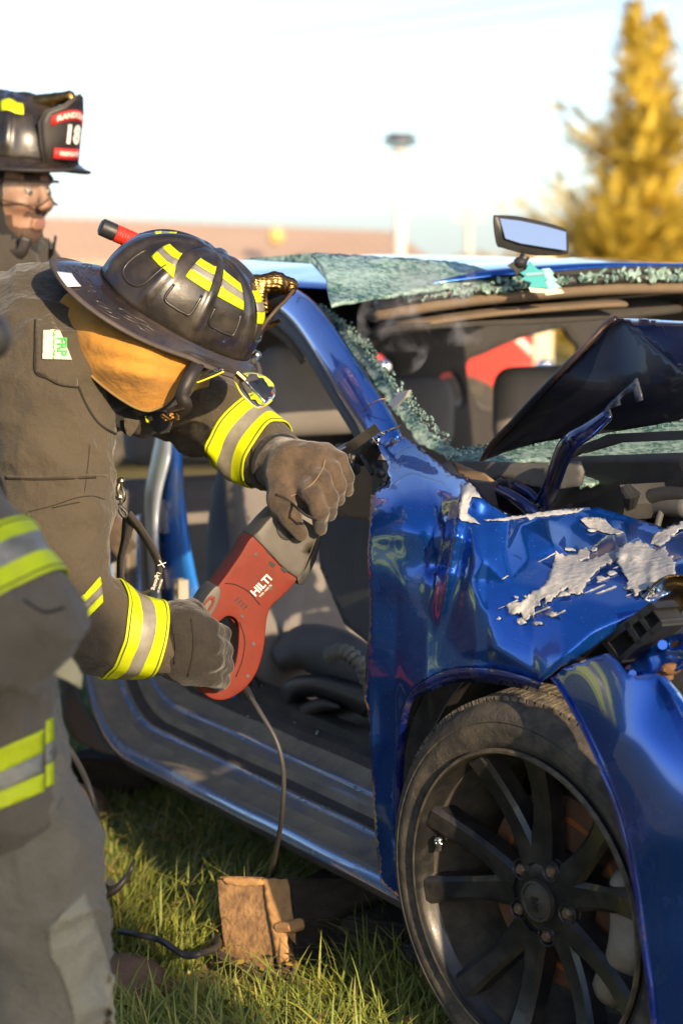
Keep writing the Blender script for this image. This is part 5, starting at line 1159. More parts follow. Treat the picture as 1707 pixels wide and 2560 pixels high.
cl = MB(); a_ = q0+td*.073; cl.box(a_+np.array([-.004, .0, -.024]), np.array([.012, 0, -.004]), np.array([0, .012, 0]), np.array([.002, 0, .012])); cl.box(a_+np.array([-.018, .0, -.036]), np.array([.012, 0, -.003]), np.array([0, .012, 0]), np.array([0, 0, .009])); o = cl.build("clamp_base", BLACKP, TO, smooth=False); bevel(o, .002)

# ------------------------------------------------------------------ reciprocating saw
SAW = empty("reciprocating_saw", at(600, 1500, 4.1), "red and grey reciprocating saw held against the front pillar", "saw")
sy = lambda x, y: 4.075+.00022*(x-500)-.0*(y-1500)
def slab(name, px, half, m, parent, bev=.008, dy=0.0, seg=3, holes=()):
    """moulded housing: an outline with thickness and rounded edges"""
    o = sheet(name, px, lambda x, y: at(x, y, sy(x, y)+dy-half), m, parent, step=26, holes=holes); solid(o, half*2, -1); bevel(o, bev, seg, 50); return o
body_px = [(633,1340),(664,1372),(697,1410),(722,1432),(743,1447),(726,1470),(700,1496),(678,1516),(668,1545),(664,1580),(660,1620),(650,1660),(636,1692),(614,1720),(590,1738),(562,1750),(532,1748),(508,1732),(498,1715),(494,1680),(490,1640),(487,1600),(486,1570),(496,1543),(510,1515),(528,1487),(564,1440),(600,1388)]
hole_px = [(533,1575),(548,1556),(568,1541),(586,1545),(596,1560),(597,1590),(594,1630),(586,1666),(570,1690),(548,1700),(530,1694),(524,1670),(522,1630),(524,1600)]
sbody = slab("motor_housing", smooth_outline(body_px, 3), .032, REDP, SAW, .015, seg=5, holes=[smooth_outline(hole_px, 3)])
slab("shade_side", [(706,1418),(743,1447),(700,1496),(678,1516),(672,1540),(664,1580),(655,1600),(640,1560),(648,1525)], .0295, mat("dark_red_plastic", (.20,.014,.016), .5), SAW, .004, dy=.004) if False else None
slab("switch_panel", smooth_outline([(494,1548),(502,1520),(518,1490),(540,1466),(552,1474),(548,1500),(534,1530),(516,1556),(500,1570)], 3), .033, GREYT, SAW, .006)
slab("switch_ring", smooth_outline([(503,1530),(512,1506),(528,1490),(538,1494),(534,1512),(520,1532),(508,1540)], 3), .0352, REDP, SAW, .002, holes=[smooth_outline([(509,1526),(516,1509),(527,1499),(531,1503),(527,1514),(516,1528)], 3)])
gh = slab("gear_housing", [(633,1340),(648,1326),(668,1302),(694,1276),(745,1290),(802,1325),(792,1350),(775,1392),(763,1424),(744,1446),(722,1431),(697,1409),(664,1371)], .036, GREYT, SAW, .010)
slab("housing_shell", [(742,1444),(763,1424),(778,1390),(800,1330),(808,1330),(790,1400),(772,1440),(758,1462),(746,1462)], .032, BLACKP, SAW, .006, dy=.012)
slab("grip_recess", smooth_outline([(690,1316),(706,1298),(742,1306),(738,1338),(722,1352),(700,1344)], 3), .0375, BLACKP, SAW, .003)
for x, y in ((674,1380),(680,1410),(710,1424)):
    v_ = MB(); v_.box(at(x, y, sy(x, y)-.0315), np.array([.005, 0, -.003]), np.array([0, .003, 0]), np.array([.0015, 0, .0025])); v_.build("vent_slot", BLACKP, SAW, smooth=False)
slab("trigger", [(571,1541),(598,1556),(612,1568),(620,1572),(604,1580),(598,1572)], .018, REDP, SAW, .003)
nz0 = at(752, 1268, 4.14); nz1 = at(826, 1150, 4.165); bd = unit(nz1-nz0)
rev([(0,.036),(.03,.034),(.055,.030),(.078,.024),(.085,.018)], nz0, bd, BLACKP, "nose_boot", SAW)
sh_ = MB(); sh_.box(nz1+bd*.02, bd*.004, np.array([.018, 0, .010]), np.array([0, .022, 0])); sh_.box(nz1+bd*.005+np.array([-.012, 0, 0]), bd*.018, np.array([.003, 0, .002]), np.array([0, .008, 0])); sh_.build("blade_shoe", STEEL, SAW, smooth=False)
b0 = nz1; b1 = at(944, 1068, 4.12); bn = unit(np.cross(b1-b0, [0, 1, 0])); bt = unit(b1-b0); V = []; n = 40
for i in range(n+1):
    c = b0+(b1-b0)*i/n; V += [c+bn*.008, c-bn*(.008+(.0018 if i % 2 else 0))]
bl_ = mesh_obj("blade", V, [(2*i, 2*i+1, 2*i+3, 2*i+2) for i in range(n)], STEEL, SAW, smooth=False); solid(bl_, .0013, 0)
def saw_text(text, size, cx, cy, ang, bold=0.0):            # printed on the housing's flat flank
    V, Fc = words(text, size, 0.0, bold); ca, sa = math.cos(R(ang)), math.sin(R(ang)); P = []
    for v in V:
        x = cx+v[0]*ca+v[1]*sa; y = cy-v[0]*sa+v[1]*-ca if False else cy-v[0]*sa-v[1]*ca; P.append(at(cx+v[0]*ca-v[1]*sa, cy-v[0]*sa-v[1]*ca, sy(cx, cy)+.00022*(v[0]*ca-v[1]*sa)-.0328))
    return mesh_obj("maker_lettering", P, Fc, PRINTW, sbody, smooth=False)
saw_text("HILTI", 27, 654, 1464, 46, .6); saw_text("WSR 1400-PE", 7.5, 664, 1477, 46)
JOINT = mat("joint_line", (.03,.008,.006), .8)
def saw_line(pts_, r=.0009, m=JOINT, name="casing_joint", lift=.0325): return tube_obj(name, [at(x, y, sy(x, y)-lift) for x, y in pts_], r, m, sbody, n=5, k=6)
saw_line([(563,1458),(590,1462),(620,1478),(640,1500),(650,1512)]); saw_line([(600,1556),(612,1600),(606,1650),(590,1692)])
for x, y in ((640,1386),(676,1470),(606,1540),(634,1610),(620,1690)):
    c_ = MB(); c_.cyl(at(x, y, sy(x, y)-.0335), at(x, y, sy(x, y)-.030), .0032, 10); c_.build("casing_screw", BLACKP, SAW)
for k in range(4):
    v_ = MB(); x, y = 590+k*7, 1500+k*7; v_.box(at(x, y, sy(x, y)-.0318), np.array([.0055, 0, .0045]), np.array([0, .001, 0]), np.array([-.0008, 0, .0010])); v_.build("vent_slot", BLACKP, SAW, smooth=False)
# mains lead of the saw
cord = [at(612,1715,4.10),at(622,1735,4.08),at(650,1780,4.05),at(690,1850,4.03),at(708,1920,4.03),at(708,2000,4.05),at(702,2060,4.10),at(690,2130,4.22),at(680,2185,4.36),gnd(672,2225,.03)]
tube_obj("power_lead", cord, .0042, CABLE, SAW, n=8, k=8)
cg = MB(); cg.tube([at(604,1712,4.10), at(618,1728,4.085), at(632,1752,4.07)], [.008, .007, .0055], 8); cg.build("cord_guard", BLACKP, SAW)

# ------------------------------------------------------------------ webbing loop on the coat's clip
ST = empty("webbing_strap", at(300, 1210, 4.0), "black webbing loop hanging from a snap clip on the bending firefighter's coat", "strap")
ck = MB(); ck.tube(spline(pts((302,1200,4.0),(306,1215,3.99),(312,1235,3.985),(308,1252,3.985),(300,1240,3.985),(296,1225,3.99),(302,1205,3.995)), 5), .0034, 8); ck.sphere(at(304,1203,3.995), .007, 10); ck.build("snap_clip", mat("brass_clip", (.5,.42,.26), .25, 1.0), ST)
for P_ in (((276,1248,3.99),(288,1262,3.985),(300,1262,3.98),(304,1250,3.98),(290,1244,3.985),(278,1246,3.99)), ((296,1262,3.98),(306,1270,3.98),(318,1284,3.98),(312,1292,3.98),(302,1282,3.98),(298,1268,3.98))):
    tube_obj("shackle", pts(*P_), .0032, BLACKP, ST, n=8, k=4)
loop = spline(pts((322,1288,3.985),(352,1325,3.975),(382,1375,3.965),(397,1410,3.96),(394,1445,3.965),(378,1472,3.975),(345,1488,3.985),(318,1484,4.0),(303,1450,4.01),(303,1400,4.015),(315,1345,4.01),(322,1296,3.995)), 8); V = []; Fc = []
for i, q in enumerate(loop):
    d = unit(loop[min(i+1, len(loop)-1)]-loop[max(i-1, 0)]); u = i/(len(loop)-1); a = .55+.5*math.sin(u*3.1); n = unit(np.array([.60*math.cos(a), -.8+.2*u, .35])); n = unit(n-d*(n @ d)); V += [q-n*.0125, q+n*.0125]
for i in range(len(loop)-1): Fc.append((2*i, 2*i+1, 2*i+3, 2*i+2))
wl = fixn(mesh_obj("webbing_loop", V, Fc, STRAPB, ST)); solid(wl, .003, 0)
li = int(len(loop)*.36); lp = loop[li]; ld = unit(loop[li+6]-loop[li-6])
for txt, sz, of, sh in (("X", .017, -.030, 0), ("Lightning", .0095, .004, .003)): letter("strap_lettering", txt, sz, lp+ld*of+np.array([0, -.013, 0]), ld, unit(np.cross([0, -1.0, 0], ld)), PRINTW, wl)
letter("strap_lettering", "PRODUCTS", .005, lp+ld*.010+np.array([0, -.0135, 0])+unit(np.cross([0, -1.0, 0], ld))*.008, ld, unit(np.cross([0, -1.0, 0], ld)), PRINTW, wl)
# ------------------------------------------------------------------ firefighter close on the left edge, out of focus
NP = empty("person", (-.42, 3.0, 0), "blurred firefighter at the near left edge, only a striped sleeve and pale trousers in view", "person", "firefighters")
GREYC = cloth("worn_coat_cloth", (0.10,0.082,0.060), (0.165,0.138,0.105), 6.0)
def fnc(p):
    d = f_cap(p, at(-250,1150,2.80), at(24,1545,2.74), .076, .074)
    d = smin(d, f_cap(p, at(24,1545,2.74), at(-260,1690,2.62), .076, .062), .03)
    d = smin(d, f_cap(p, at(-620,960,2.98), at(-450,1800,3.05), .17, .19), .06)
    d = smin(d, f_cap(p, at(-720,900,3.1), at(-330,1000,2.86), .10, .10), .06); d = smin(d, f_cap(p, at(-330,1000,2.86), at(-250,1150,2.80), .095, .078), .04); d = smin(d, f_cap(p, at(-560,790,2.98), at(-560,900,2.98), .10, .13), .05)
    return smin(d, f_cap(p, at(-70,1650,2.98), at(-12,2000,2.94), .10, .074), .05)
ncoat = soft("coat", fnc, (-1.05, 2.35, .5), (-.18, 3.4, 1.62), .010, GREYC, NP, relax=3, disp=lambda p: wrinkle(p, .006))
nb = bvh(ncoat); band("reflective_trim", nb, at(-18,1448,2.745), at(24,1545,2.74)-at(-250,1150,2.80), .080, trim, ncoat, rmax=.2)
for m_, q_ in ((LIME, [(-40,1892),(60,1846),(111,1822),(111,1880),(60,1904),(-40,1950)]), (SILV, [(-40,1950),(60,1904),(111,1880),(112,1932),(60,1954),(-40,1996)]), (LIME, [(-40,1996),(60,1954),(112,1932),(112,1978),(60,2000),(-40,2040)]), (LIME, [(117,1802),(135,1794),(137,1850),(117,1862)]), (SILV, [(117,1862),(137,1850),(137,1900),(117,1912)]), (LIME, [(117,1912),(137,1900),(136,1960),(117,1968)])):
    sheet("reflective_trim", q_, lambda x, y: onto(x, y, nb, .004, 2.95), m_, ncoat, step=14, thick=.002)
def fnp(p):
    d = f_cap(p, at(-330,1700,3.02), at(-120,1760,3.0), .16, .12)
    d = smin(d, f_cap(p, at(-120,1760,3.0), at(80,2130,2.98), .11, .080), .04); d = smin(d, f_cap(p, at(80,2130,2.98), at(188,2200,2.97), .075, .022), .02)
    d = smin(d, f_cap(p, at(90,2190,3.0), at(130,2780,3.04), .082, .074), .03); d = smin(d, f_cap(p, at(-380,1800,3.2), at(-420,2900,3.25), .12, .09), .05); return d
npan = soft("trousers", fnp, (-.95, 2.7, .02), (-.20, 3.45, 1.0), .011, PANTS, NP, relax=3, disp=lambda p: wrinkle(p, .008))
nb2 = bvh(npan)
sheet("leg_patch", [(215,2232),(236,2290),(262,2370),(281,2440),(285,2560),(285,2640),(190,2640),(186,2540),(160,2450),(128,2390),(122,2330),(150,2290)], lambda x, y: onto(x, y, nb2, .004, 3.0), PANTL, npan, step=14, thick=.004)
nh = np.array(at(-560, 640, 2.98)); NH = Helmet(nh+[0, 0, .06], (.75, .65, -.12), (.02, 0, 1)); nk = NH.c-NH.u*.062
def fnb(p):
    q = p-nk; P = np.stack([q @ NH.f, q @ NH.l, q @ NH.u], -1)
    d = f_ell(P, (-.012, 0, .045), (.098, .075, .10)); d = smin(d, f_box(P, (.022, 0, -.045), (.055, .058, .065), .045), .04); d = smin(d, f_cap(P, (.086, 0, .010), (.108, 0, -.032), .009, .0155), .014)
    d = smin(d, f_cap(P, (-.02, 0, -.06), (-.05, 0, -.20), .062, .07), .03); return smin(d, f_cap(p, nk-[.02, 0, .28], at(-450, 1750, 3.05), .12, .13), .05)
soft("body", fnb, nk-[.4, .35, 1.0], nk+[.35, .35, .2], .012, SKIN, NP, relax=1)
nhm = NH.shell(NP, HELM, HELMB); NH.edging(nhm, EDGE)
def fnh(p):
    q = p-nk; P = np.stack([q @ NH.f, q @ NH.l, q @ NH.u], -1); d = f_cap(P, (-.035, 0, .02), (-.05, 0, -.12), .098, .105); d = smin(d, f_cap(P, (-.055, 0, -.12), (.01, 0, -.155), .085, .075), .04); return smax(d, -f_ell(P, (.105, 0, -.02), (.092, .125, .118)), .012)
soft("hood", fnh, nk-.3, nk+.25, .012, BLKCL, NP)
for fx, fy in ((-.44, 3.02), (-.72, 3.24)): boot((fx+.20, fy-.08, 0), (fx-.05, fy, 0), 0, "boot", NP)
seam([(20,1180),(60,1270),(96,1350)], .0014, THREAD, ncoat, nb); seam([(60,1500),(110,1530),(160,1520)], .0018, THREAD, ncoat, nb); 
sheet("webbing_tab", [(118,1672),(150,1640),(170,1632),(192,1660),(208,1690),(204,1722),(178,1706),(150,1694)], lambda x, y: at(x, y, 2.80+.0004*(x-120)), CANVAS, ncoat, step=10, thick=.005)
ls = MB(); ls.sphere(at(-22,842,2.55), .022, 18, sc=(1, 1.2, 1.15)); lo_ = ls.build("lapel_lamp", BLACKP, ncoat)
tube_obj("lamp_stalk", [at(-22,842,2.56), at(-90,880,2.62), at(-190,930,2.72)], .012, BLACKP, ncoat, k=4)

# ------------------------------------------------------------------ firefighter standing behind, helmet with front shield
BK = empty("person", (-.66, 5.45, 0), "bearded firefighter with clear glasses and black helmet standing behind the bending one", "person", "firefighters")
yb = R(-33); bf_ = np.array([math.cos(yb)*math.cos(R(6)), math.sin(yb), -math.sin(R(6))]); bu = unit(np.array([.06, -.03, 1]))
HB = Helmet(at(20, 392, 5.30), bf_, bu, 1.05)
HB.sx = .163
hbm = HB.shell(BK, HELM, HELMB); HB.edging(hbm, mat("black_edging", (.02,.018,.018), .6), .006)
fcn = HB.c-HB.u*.062+HB.f*.012
def fhead(p):
    q = p-fcn; x, y, z = q @ HB.f, q @ HB.l, q @ HB.u; P = np.stack([x, y, z], -1)
    d = f_ell(P, (-.012, 0, .045), (.098, .075, .10)); d = smin(d, f_box(P, (.022, 0, -.045), (.055, .058, .065), .045), .04); d = smin(d, f_ell(P, (.056, 0, -.100), (.028, .034, .024)), .03)
    d = smin(d, f_cap(P, (.086, 0, .010), (.105, 0, -.029), .0085, .0112), .014)
    for s_ in (-1, 1):
        d = smin(d, f_cap(P, (.085, s_*.012, .022), (.072, s_*.045, .022), .012, .010), .014); d = smax(d, -f_ell(P, (.096, s_*.031, -.003), (.014, .017, .0085)), .010)
        d = smin(d, f_ell(P, (.066, s_*.040, -.030), (.022, .022, .02)), .02); d = smin(d, f_ell(P, (-.012, s_*.076, -.010), (.022, .010, .034)), .006); d = smin(d, f_ell(P, (.100, s_*.011, -.036), (.010, .008, .008)), .008)
    d = smin(d, f_cap(P, (.088, -.016, -.066), (.088, .016, -.066), .0065, .0065), .006); d = smin(d, f_cap(P, (.086, -.015, -.079), (.086, .015, -.079), .0075, .0075), .006); d = smax(d, -f_cap(P, (.099, -.020, -.0725), (.099, .020, -.0725), .004, .004), .003)
    d = smin(d, f_cap(P, (-.02, 0, -.06), (-.05, 0, -.20), .062, .07), .03)
    for a, b, ra, rb_ in (((-.06,0,-.22),(-.10,0,-.75),.12,.13),((-.10,.07,-.78),(-.10,.09,-1.30),.07,.05),((-.10,-.07,-.78),(-.10,-.09,-1.30),.07,.05)): d = smin(d, f_cap(P, a, b, ra, rb_), .04)
    return d
bbody = soft("body", fhead, fcn-[.28, .28, 1.42], fcn+[.22, .28, .16], .0056, SKIN, BK, relax=1)
BEARD = mat("beard_skin", (.055,.031,.021), .8, 0, (.13,.072,.046), 160, .5, 300, mix=(.35,.75)); LIPS = mat("lips", (.26,.125,.092), .5); BROW = mat("brow_hair", (.03,.018,.012), .8, 0, None)
bbody.data.materials.append(BEARD); bbody.data.materials.append(LIPS); bbody.data.materials.append(BROW)
for pl_ in bbody.data.polygons:
    q = np.array(pl_.center)-fcn; x, y, z = q @ HB.f, abs(q @ HB.l), q @ HB.u; n_ = .006*nz(q, 60)
    if x > .084 and y < .017 and -.082 < z < -.064: pl_.material_index = 2
    elif x > .07 and y < .036+n_ and -.062 < z < -.046+n_: pl_.material_index = 1
    elif -.02 < x and -.15 < z < -.084+n_: pl_.material_index = 1
    elif -.01 < x < .055 and z < -.045+n_-.4*(x-.02) and z > -.15: pl_.material_index = 1
    elif x > .06 and .012 < y < .048 and .020 < z < .034+n_: pl_.material_index = 3
for s_ in (-1, 1):
    e = MB(); e.sphere(fcn+HB.f*.0772+HB.l*s_*.031-HB.u*.004, .0112, 12); ey = e.build("eye", mat("eye_white", (.20,.165,.145), .35), bbody)
    e = MB(); e.sphere(fcn+HB.f*.0848+HB.l*s_*.031-HB.u*.007, .0060, 10, sc=(1, 1, 1)); e.build("iris", mat("iris", (.02,.012,.008), .1), bbody)
# clear safety glasses
gf = lambda a, z, r=.112: fcn+HB.f*(r*math.cos(a)*1.02)+HB.l*(r*math.sin(a)*.80)+HB.u*z
V = []; Fc = []; na = 22
for i in range(na+1):
    a = -1.15+2.3*i/na; lowc = -.030+.010*math.exp(-(a/.16)**2)*1.6+.012*max(0, abs(a)-.8); V += [gf(a, .018), gf(a, (.018+lowc)/2, .114), gf(a, lowc)]
for i in range(na):
    for k in range(2): Fc.append((3*i+k, 3*i+3+k, 3*i+4+k, 3*i+1+k))
gl_ = fixn(mesh_obj("safety_glasses", V, Fc, CLEAR, BK)); solid(gl_, .002, 0)
fixn(mesh_obj("glasses_frame", *tube_geo(np.array([gf(-1.15+2.3*i/na, .019, .113) for i in range(na+1)]), .0018, 6), mat("brown_rim", (.05,.032,.022), .35), gl_))
fixn(mesh_obj("lens_rim", *tube_geo(np.array([V[3*i+2] for i in range(na+1)]), .0021, 6), mat("clear_rim", (.10,.065,.04), .25), gl_))
for s_ in (-1, 1): fixn(mesh_obj("temple_arm", *tube_geo(np.array([gf(s_*1.15, .016, .113), fcn+HB.f*.0+HB.l*s_*.090+HB.u*.012, fcn-HB.f*.04+HB.l*s_*.082+HB.u*.002]), .003, 6), BLACKP, gl_))
# helmet fittings
HB.shield(hbm, LEATH, mat("shield_edge_black", (.03,.027,.025), .5))
HB.decal("helmet_tape", [(-66,.36),(-34,.40),(-36,.58),(-60,.56)], LIME, hbm); HB.decal("helmet_tape", [(-140,.55),(-106,.48),(-104,.76),(-132,.78)], LIME, hbm); HB.decal("helmet_tape", [(40,.36),(66,.36),(60,.56),(38,.58)], LIME, hbm)
def fe2(p):
    q = p-HB.c; P = np.stack([q @ HB.f, q @ HB.l, q @ HB.u], -1); d = f_cap(P, (.075, 0, .122), (.160, 0, .142), .018, .012); return smin(d, f_cap(P, (.160, 0, .142), (.176, 0, .130), .009, .005), .01)
soft("eagle_holder", fe2, HB.W((.12, 0, .15))-.08, HB.W((.12, 0, .15))+.08, .0035, BRASS, hbm, disp=lambda p: .0015*nz(p, 220))
def arcbox(zc, h, wd, curve, m, name, o=.0035):
    V = []; Fc = []; n = 10
    for i in range(n+1):
        y = -wd+2*wd*i/n; c = -curve*(y/wd)**2; V += [HB.front(y, zc+c-h, o), HB.front(y, zc+c+h, o)]
    for i in range(n): Fc.append((2*i, 2*i+1, 2*i+3, 2*i+2))
    b = fixn(mesh_obj(name, V, Fc, m, hbm)); solid(b, .0012, 0); return b
def shield_text(text, size, zc, curve, wd, m, o=.0052, sx=1.0, bold=0.0):
    V, Fc = words(text, size, 0.0, bold); P = []
    for v in V: y = v[0]*sx; P.append(HB.front(y, zc+v[1]-curve*(y/wd)**2, o))
    return mesh_obj("shield_lettering", P, Fc, m, hbm, smooth=False)
b1_ = arcbox(.099, .0105, .050, .016, BADGER, "shield_panel"); b2_ = arcbox(.020, .011, .040, 0, BADGER, "shield_panel")
shield_text("RANDOLPH", .0155, .099, .016, .050, PRINTW, bold=.0004); shield_text("FIREFIGHTER", .0125, .020, 0, 1, PRINTW, sx=.82, bold=.0003); shield_text("18", .050, .058, 0, 1, PRINTW, bold=.0022)
# hood, ear flaps, coat
def fcowl(p):
    q = p-fcn; P = np.stack([q @ HB.f, q @ HB.l, q @ HB.u], -1)
    d = f_cap(P, (-.035, 0, .02), (-.05, 0, -.12), .098, .105); d = smin(d, f_cap(P, (-.055, 0, -.12), (.01, 0, -.155), .085, .075), .04); return smax(d, f_ell(P, (.122, 0, -.015), (.092, .125, .112))*-1, .012)
soft("hood", fcowl, fcn-.3, fcn+.25, .009, BLKCL, BK, disp=lambda p: wrinkle(p, .004))
for s_ in (1, -1):
    F_ = []
    for x, z in ((-.03,.05),(.00,.00),(.006,-.06),(.012,-.10),(.045,-.135),(.085,-.138),(.098,-.10)): F_.append(fcn+HB.f*x+HB.l*s_*(.092-.5*max(0, x-.01)*(1 if z < -.09 else 0))+HB.u*z)
    if s_ == 1 or True:
        V, Fc = tube_geo(spline(F_, 5), .006, 8, sx=.5, sy=2.2); fixn(mesh_obj("chin_strap", V, Fc, LEATH, hbm))
def fbc(p):
    q = p-fcn; P = np.stack([q @ HB.f, q @ HB.l, q @ HB.u], -1)
    d = f_cap(P, (-.06, 0, -.24), (-.10, 0, -.80), .17, .21); d = smin(d, f_cap(P, (-.06, -.16, -.27), (-.06, .16, -.27), .085, .085), .06); d = smin(d, f_cap(P, (-.03, 0, -.16), (-.05, 0, -.22), .105, .125), .03)
    for s_ in (-1, 1): d = smin(d, f_cap(P, (-.06, s_*.22, -.28), (-.04, s_*.29, -.60), .085, .07), .04); d = smin(d, f_cap(P, (-.04, s_*.29, -.60), (.15, s_*.20, -.72), .07, .055), .03)
    return smax(d, -f_cap(P, (.0, 0, -.10), (.0, 0, -.2), .075, .06), .01)
DKC = cloth("dark_turnout_cloth", (0.040,0.035,0.029), (0.062,0.053,0.042), 6.0)
bco = soft("coat", fbc, fcn-[.46, .46, 1.05], fcn+[.42, .42, -.08], .010, DKC, BK, disp=lambda p: wrinkle(p, .010))
bb_ = bvh(bco); band("reflective_trim", bb_, fcn-HB.f*.085-HB.u*.55, -HB.u, .08, trim, bco, rmax=.5)
def fbp(p):
    q = p-fcn; P = np.stack([q @ HB.f, q @ HB.l, q @ HB.u], -1); d = 9*np.ones(len(p))
    for s_ in (-1, 1): d = smin(d, f_cap(P, (-.10, s_*.08, -.8), (-.10, s_*.11, -1.36), .12, .09), .03)
    return d
soft("trousers", fbp, fcn-[.45, .45, 1.43], fcn+[.35, .35, -.65], .016, COATD, BK, disp=lambda p: wrinkle(p, .008))
for s_ in (-1, 1):
    hp = fcn+HB.f*-.12+HB.l*s_*.11; hp[2] = 0; tp = hp+HB.f*.27; tp[2] = 0; boot(tp, hp, 0, "boot", BK)
def fbg(p, s_):
    q = p-fcn; P = np.stack([q @ HB.f, q @ HB.l, q @ HB.u], -1); d = f_cap(P, (.15, s_*.20, -.72), (.20, s_*.18, -.745), .045, .04)
    for k in range(4): d = smin(d, f_cap(P, (.215, s_*.18+(k-1.5)*.019, -.745), (.265, s_*.17+(k-1.5)*.017, -.79+.006*k), .0125, .010), .008)
    return smin(d, f_cap(P, (.19, s_*.145, -.74), (.235, s_*.12, -.77), .014, .011), .01)
for s_ in (-1, 1): soft("glove", lambda p: fbg(p, s_), fcn+[-.1, -.4, -.9] if s_ < 0 else fcn+[-.15, -.25, -.9], fcn+[.4, .2, -.6] if s_ < 0 else fcn+[.45, .35, -.6], .008, GLOVE, BK)

# ------------------------------------------------------------------ thin smoke rising from the cut
SM = bpy.data.materials.new("smoke"); SM.use_nodes = True; nt = SM.node_tree; nt.nodes.clear(); out = nt.nodes.new("ShaderNodeOutputMaterial"); pv = nt.nodes.new("ShaderNodeVolumePrincipled"); nt.links.new(pv.outputs[0], out.inputs["Volume"])
pv.inputs["Color"].default_value = (.9, .9, .92, 1)
tc = nt.nodes.new("ShaderNodeTexCoord"); n = nt.nodes.new("ShaderNodeTexNoise"); n.inputs["Scale"].default_value = 17; n.inputs["Detail"].default_value = 5; n.inputs["Distortion"].default_value = 0.5; nt.links.new(tc.outputs["Object"], n.inputs["Vector"])
mp = nt.nodes.new("ShaderNodeMapRange"); mp.inputs[1].default_value = .55; mp.inputs[2].default_value = .82; mp.inputs[4].default_value = 13.0; nt.links.new(n.outputs[0], mp.inputs[0]); nt.links.new(mp.outputs[0], pv.inputs["Density"])
smp = spline([at(965,985,4.20), at(985,930,4.24), at(1010,870,4.30), at(990,810,4.36), at(1060,760,4.42), at(1130,735,4.48)], 8); rr_ = np.interp(np.linspace(0, 1, len(smp)), [0, .3, .6, 1], [.012, .035, .075, .11])
V, Fc = tube_geo(smp, rr_, 14); o = fixn(mesh_obj("smoke", V, Fc, SM)); tag(o, kind="stuff")
# ------------------------------------------------------------------ ground and grass
GR = bpy.data.materials.new("turf"); GR.use_nodes = True; nt = GR.node_tree; b = nt.nodes["Principled BSDF"]
tc = nt.nodes.new("ShaderNodeTexCoord"); n1 = nt.nodes.new("ShaderNodeTexNoise"); n1.inputs["Scale"].default_value = 3.0; n1.inputs["Detail"].default_value = 10; nt.links.new(tc.outputs["Object"], n1.inputs["Vector"])
r1 = nt.nodes.new("ShaderNodeValToRGB"); r1.color_ramp.elements[0].position = .3; r1.color_ramp.elements[1].position = .7; r1.color_ramp.elements[0].color = (.11, .115, .036, 1); r1.color_ramp.elements[1].color = (.22, .20, .08, 1)
nt.links.new(n1.outputs[0], r1.inputs[0]); nt.links.new(r1.outputs[0], b.inputs["Base Color"]); b.inputs["Roughness"].default_value = .95
N = 70; xs = np.sign(np.linspace(-1, 1, N))*np.abs(np.linspace(-1, 1, N))**3*900; ys = 4.5+np.sign(np.linspace(-1, 1, N))*np.abs(np.linspace(-1, 1, N))**3*900
V = [(x, y, .02*noise.noise(Vector((x*.35, y*.35, 0)))*min(1, abs(y-3.6)/6+.25)-.004-.021*max(0, y-9)) for y in ys for x in xs]
o = mesh_obj("ground", V, [(j*N+i, j*N+i+1, (j+1)*N+i+1, (j+1)*N+i) for j in range(N-1) for i in range(N-1)], GR); tag(o, kind="structure")
BLD = bpy.data.materials.new("grass_blade"); BLD.use_nodes = True; nt = BLD.node_tree; b = nt.nodes["Principled BSDF"]
at_ = nt.nodes.new("ShaderNodeAttribute"); at_.attribute_name = "tint"; r = nt.nodes.new("ShaderNodeValToRGB"); cr = r.color_ramp
cr.elements[0].position = 0; cr.elements[0].color = (.10, .145, .026, 1); cr.elements[1].position = 1; cr.elements[1].color = (.42, .33, .11, 1)
e = cr.elements.new(.45); e.color = (.20, .25, .044, 1); e = cr.elements.new(.8); e.color = (.27, .28, .05, 1)
nt.links.new(at_.outputs["Fac"], r.inputs[0]); nt.links.new(r.outputs[0], b.inputs["Base Color"]); b.inputs["Roughness"].default_value = .55
b.inputs["Transmission Weight"].default_value = 0.0; b.inputs["Subsurface Weight"].default_value = 0.0
